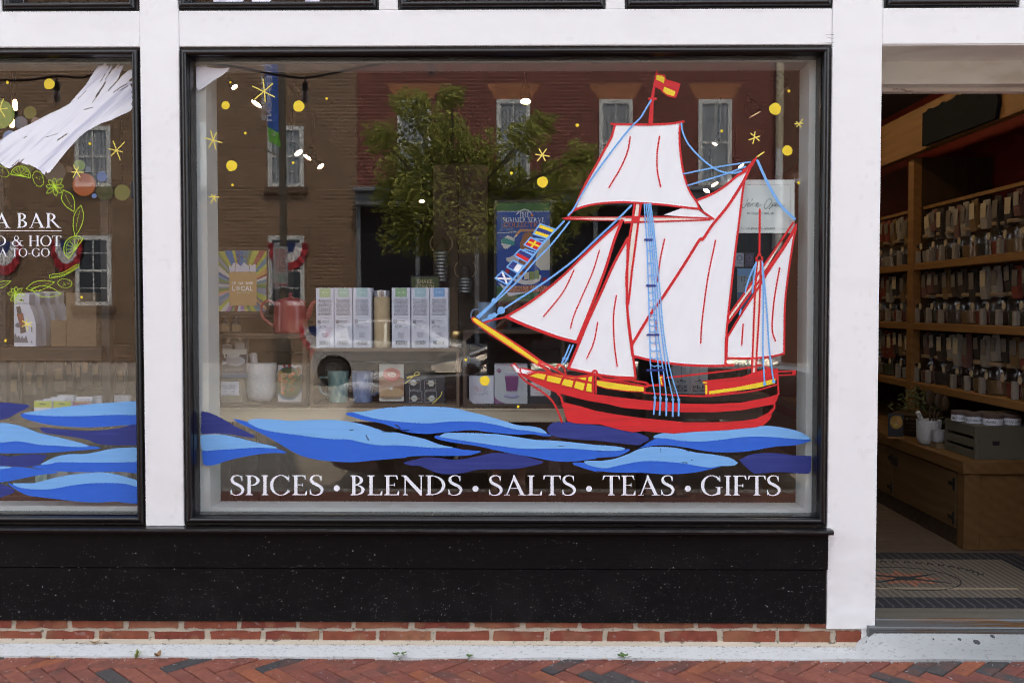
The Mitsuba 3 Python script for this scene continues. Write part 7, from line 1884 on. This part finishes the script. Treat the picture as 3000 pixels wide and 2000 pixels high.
def person(label, x, y, hgt, hands, elbows, shorts, holds=None):
    """Stands facing the shop (+y); joints in metres for a height of 1.65, scaled."""
    k = thing('person', label, 'person')
    s, g = hgt / 1.65, pz(y)
    J = lambda a, b, c: np.array([x + a * s, y + b * s, g + c * s])
    nose, chin = J(0, .1, 1.515), J(0, .07, 1.43)
    parts = limb([(J(0, -.005, 1.55), .092 * s), (J(0, .03, 1.50), .075 * s), (J(0, .045, 1.455), .045 * s)]) + limb([(J(0, .092, 1.515), .016 * s), (J(0, .078, 1.55), .012 * s)]) + limb([(J(0, -.01, 1.46), .052 * s), (J(0, -.02, 1.36), .058 * s)])
    for sd in (-1, 1):
        parts += limb([(J(sd * .082, -.005, 1.515), .018 * s), (J(sd * .084, -.01, 1.54), .018 * s)])
    parts += limb([(J(-.15, -.02, 1.33), .06 * s), (J(.15, -.02, 1.33), .06 * s)]) + limb([(J(0, -.02, 1.32), .10 * s), (J(0, -.02, 1.08), .105 * s), (J(0, -.02, .90), .125 * s)])
    for sd, h, e in zip((-1, 1), hands, elbows):
        h, e = np.array(h), np.array(e)
        parts += limb([(J(sd * .17, -.02, 1.33), .05 * s), (e, .038 * s), (h + (e - h) * .18, .026 * s)])
        d = (h - e) / np.linalg.norm(h - e)
        sdv = np.cross(d, [0, 0, 1.0])
        sdv /= np.linalg.norm(sdv) + 1e-9
        up = np.cross(sdv, d)
        parts += limb([(h + (e - h) * .12, .026 * s), (h + d * .055, .030 * s)])
        for i, (o, L) in enumerate(((-.027, .062), (-.009, .074), (.009, .070), (.027, .055))):
            b = h + d * .07 + up * o
            parts += limb([(b, .0095), (b + d * L * .55 - sdv * sd * .012, .0088), (b + d * L * .8 - sdv * sd * .035, .008)])
        parts += limb([(h + d * .02 - up * .03, .012), (h + d * .06 - up * .055, .0095), (h + d * .085 - up * .05, .0085)])
    for sd in (-1, 1):
        parts += limb([(J(sd * .085, -.01, .86), .085 * s), (J(sd * .095, 0, .46), .054 * s), (J(sd * .10, -.03, .30), .052 * s), (J(sd * .10, -.035, .09), .034 * s), (J(sd * .105, .02, .035), .034 * s), (J(sd * .12, .13, .025), .024 * s)])
        for i in range(5):
            c = J(sd * (.10 + .014 * i), .155 - .006 * i, .020)
            parts += limb([(c - [0, .03, 0], .011), (c + [0, .012, 0], .010 - .0008 * i)])
    add(k + '__body', blend(parts, .016, 6), 'skin', smooth=True)
    sh = limb([(J(-.155, -.02, 1.33), .098 * s), (J(.155, -.02, 1.33), .098 * s)]) + limb([(J(-.08, -.02, 1.30), .115 * s), (J(.08, -.02, 1.30), .115 * s)]) + limb([(J(-.06, -.02, 1.28), .12 * s), (J(-.06, -.02, .92), .125 * s)]) + limb([(J(.06, -.02, 1.28), .12 * s), (J(.06, -.02, .92), .125 * s)])
    for sd, e in zip((-1, 1), elbows):
        a = J(sd * .17, -.02, 1.33)
        sh += limb([(a, .066 * s), (a + (np.array(e) - a) * .55, .058 * s)])
    add(k + '__shirt', blend(sh, .03, 10), 'dark_cloth', smooth=True)
    tr_ = limb([(J(-.06, -.01, .93), .128 * s), (J(.06, -.01, .93), .128 * s)])
    for sd in (-1, 1):
        tr_ += limb([(J(sd * .085, -.01, .86), .105 * s), (J(sd * .098, 0, .50 if shorts else .46), .088 * s)] + ([] if shorts else [(J(sd * .10, -.03, .10), .066 * s)]))
    add(k + '__' + ('shorts' if shorts else 'trousers'), blend(tr_, .03, 8), 'denim', smooth=True)
    for sd in (-1, 1):
        add(k + '__sandal', cat([bx(*sorted((x + sd * .075 * s, x + sd * .165 * s)), y - .075 * s, y + .18 * s, g + .001, g + .014, .004), tube([(x + sd * .07 * s, y + .09, g + .012), (x + sd * .115 * s, y + .09, g + .066 * s), (x + sd * .165 * s, y + .085, g + .012)], .010, 8)]), 'leather')
    hr = limb([(J(0, -.035, 1.565), .092 * s), (J(0, -.06, 1.50), .075 * s), (J(0, -.06, 1.40), .055 * s)])
    add(k + '__hair', blend(hr, .03, 4), 'hair', smooth=True)
    for sd in (-1, 1):
        e_ = trimesh.creation.icosphere(2, .008 * s)
        e_.apply_translation(J(sd * .033, .083, 1.545))
        add(k + '__eye', e_, 'black_plastic', smooth=True)
    return k


person('person in dark clothes and sandals raising a camera, mirrored in the pane', -.13, -4.10, 1.62, [(-.085, -3.93, 1.28), (.085, -3.93, 1.28)], [(-.25, -3.99, 1.10), (.22, -4.0, 1.10)], True)
cm_ = thing('camera', 'black hand-held camera raised by the person on the pavement', 'camera')
add(cm_ + '__body', bx(-.07, .07, -3.95, -3.905, 1.265, 1.355, .008), 'black_plastic')
add(cm_ + '__lens', trimesh.creation.cylinder(.034, .04, sections=28, transform=trimesh.transformations.translation_matrix((0, -3.882, 1.313)) @ trimesh.transformations.rotation_matrix(math.pi / 2, (1, 0, 0))), 'black_plastic', smooth=40)
person('person in dark trousers and sandals standing by, mirrored behind the ship', 1.10, -3.98, 1.70, [(.88, -3.88, .72), (1.33, -3.88, .72)], [(.83, -4.02, .96), (1.37, -4.02, .96)], False)
# ---------------------------------------------------------------- weeds, dead leaves and litter along the foot
r8 = random.Random(5)
solid('weed_green', (.085, .14, .04), .6)
solid('weed_pale', (.20, .24, .06), .6)
solid('dead_leaf', (.22, .13, .06), .8)
solid('pale_scrap', (.42, .34, .24), .8)


def blades(c, n, h, w, seed, leafy=False):
    q, v, f = random.Random(seed), [], []
    for i in range(n):
        a = q.uniform(0, 6.28)
        u = np.array([math.cos(a), math.sin(a), 0])
        s = np.cross(u, [0, 0, 1.0])
        hh, out = h * q.uniform(.6, 1), h * q.uniform(.3, .9)
        o = len(v)
        if leafy:
            t = c + u * out * .8 + [0, 0, hh * .75]
            e = u * w * 1.2 + np.array([0, 0, w * .5])
            v += [t - e, t + s * w, t + e, t - s * w, c, c + s * .0012]
            f += [(o, o + 1, o + 2), (o, o + 2, o + 3), (o + 4, o + 5, o)]
        else:
            v += [c - s * w, c + s * w, c + u * out * .5 + s * w * .7 + [0, 0, hh * .75], c + u * out * .5 - s * w * .7 + [0, 0, hh * .75], c + u * out + [0, 0, hh * .7]]
            f += [(o, o + 1, o + 2), (o, o + 2, o + 3), (o + 3, o + 2, o + 4)]
    return trimesh.Trimesh(np.array(v), np.array(f), process=False)


for px, n, h, w, lf, m_, lab in ((400, 12, .045, .003, False, 'weed_pale', 'pale grass tuft in the joint near the left white post'), (1171, 22, .035, .0055, True, 'weed_green', 'small ferny weed in the joint below the middle of the big window'),
                                 (1374, 8, .024, .0065, True, 'weed_green', 'tiny clover sprout right of the ferny weed'), (1829, 9, .03, .0075, True, 'weed_green', 'tiny round-leaved sprout below the stern of the painted ship')):
    c = at(px, 1930, -.158)
    k = thing('weed', lab, 'weed')
    add(k, blades(np.array([c[0], -.160, -.004]), n, h, w, px, lf), m_)


def dead(c, L, w, yaw, curl):
    t = np.linspace(-1, 1, 9)
    v, f = [], []
    for i, a in enumerate(t):
        ww = w * (1 - a * a) ** .6 + .0004
        for s in (-1, 0, 1):
            v.append((a * L, s * ww, .004 + curl * a * a + .35 * ww * abs(s)))
    for i in range(8):
        for j in range(2):
            o = i * 3 + j
            f += [(o, o + 3, o + 4), (o, o + 4, o + 1)]
    m = trimesh.Trimesh(np.array(v), np.array(f), process=False)
    m.apply_transform(trimesh.transformations.rotation_matrix(yaw, (0, 0, 1)))
    m.apply_translation(c)
    return m


for px, y, L, w, yw, cu, lab, m_ in ((278, -.02, .020, .008, .3, .012, 'curled brown dead leaf against the brick foot at the left', 'dead_leaf'), (462, -.155, .017, .010, 1.3, .02, 'curled brown dead leaf below the left white post', 'dead_leaf'), (150, -.168, .020, .006, .1, .004, 'straw coloured dead leaf on the pavement at the far left', 'pale_scrap'),
                                     (1770, -.165, .010, .006, .6, .006, 'pale dead leaf on the pavement under the word TEAS', 'pale_scrap'), (2088, -.166, .011, .005, 2.0, .005, 'small pale scrap of leaf below the word GIFTS', 'pale_scrap')):
    z = .001 if y > -.15 else pz(y) + .001
    c = at(px, 1915, y)
    add(thing('dead_leaf', lab, 'leaf'), dead((c[0], y, z + .001), L, w, yw, cu), m_, smooth=True)
bits = {'joint_dirt': [], 'pale_scrap': [], 'carton_white': []}
for i in range(900):
    x = r8.uniform(-2.15, 2.3)
    e = r8.random()
    y = -.005 - abs(r8.gauss(0, .012)) if e < .45 else (-.160 - abs(r8.gauss(0, .02)) if e < .7 else r8.uniform(-.40, -.16))
    z = .0015 if y > -.155 else pz(y) + .0015
    if x > XP - .03 and y > -.155:
        continue
    L = r8.uniform(.001, .0055) if r8.random() < .8 else r8.uniform(.006, .014)
    b = trimesh.creation.box((L, r8.uniform(.0007, .002), r8.uniform(.0007, .0015)))
    b.apply_transform(trimesh.transformations.translation_matrix((x, y, z)) @ trimesh.transformations.rotation_matrix(r8.uniform(0, 3.14), (0, 0, 1)) @ trimesh.transformations.rotation_matrix(r8.gauss(0, .25), (0, 1, 0)))
    bits[r8.choices(list(bits), (.70, .2, .10))[0]].append(b)
for m_, b in bits.items():
    add('litter', cat(b), m_, label={'joint_dirt': 'dark grit and twigs strewn along the brick foot', 'pale_scrap': 'straw coloured scraps strewn along the brick foot', 'carton_white': 'white paint flakes strewn along the brick foot'}[m_], kind='stuff')
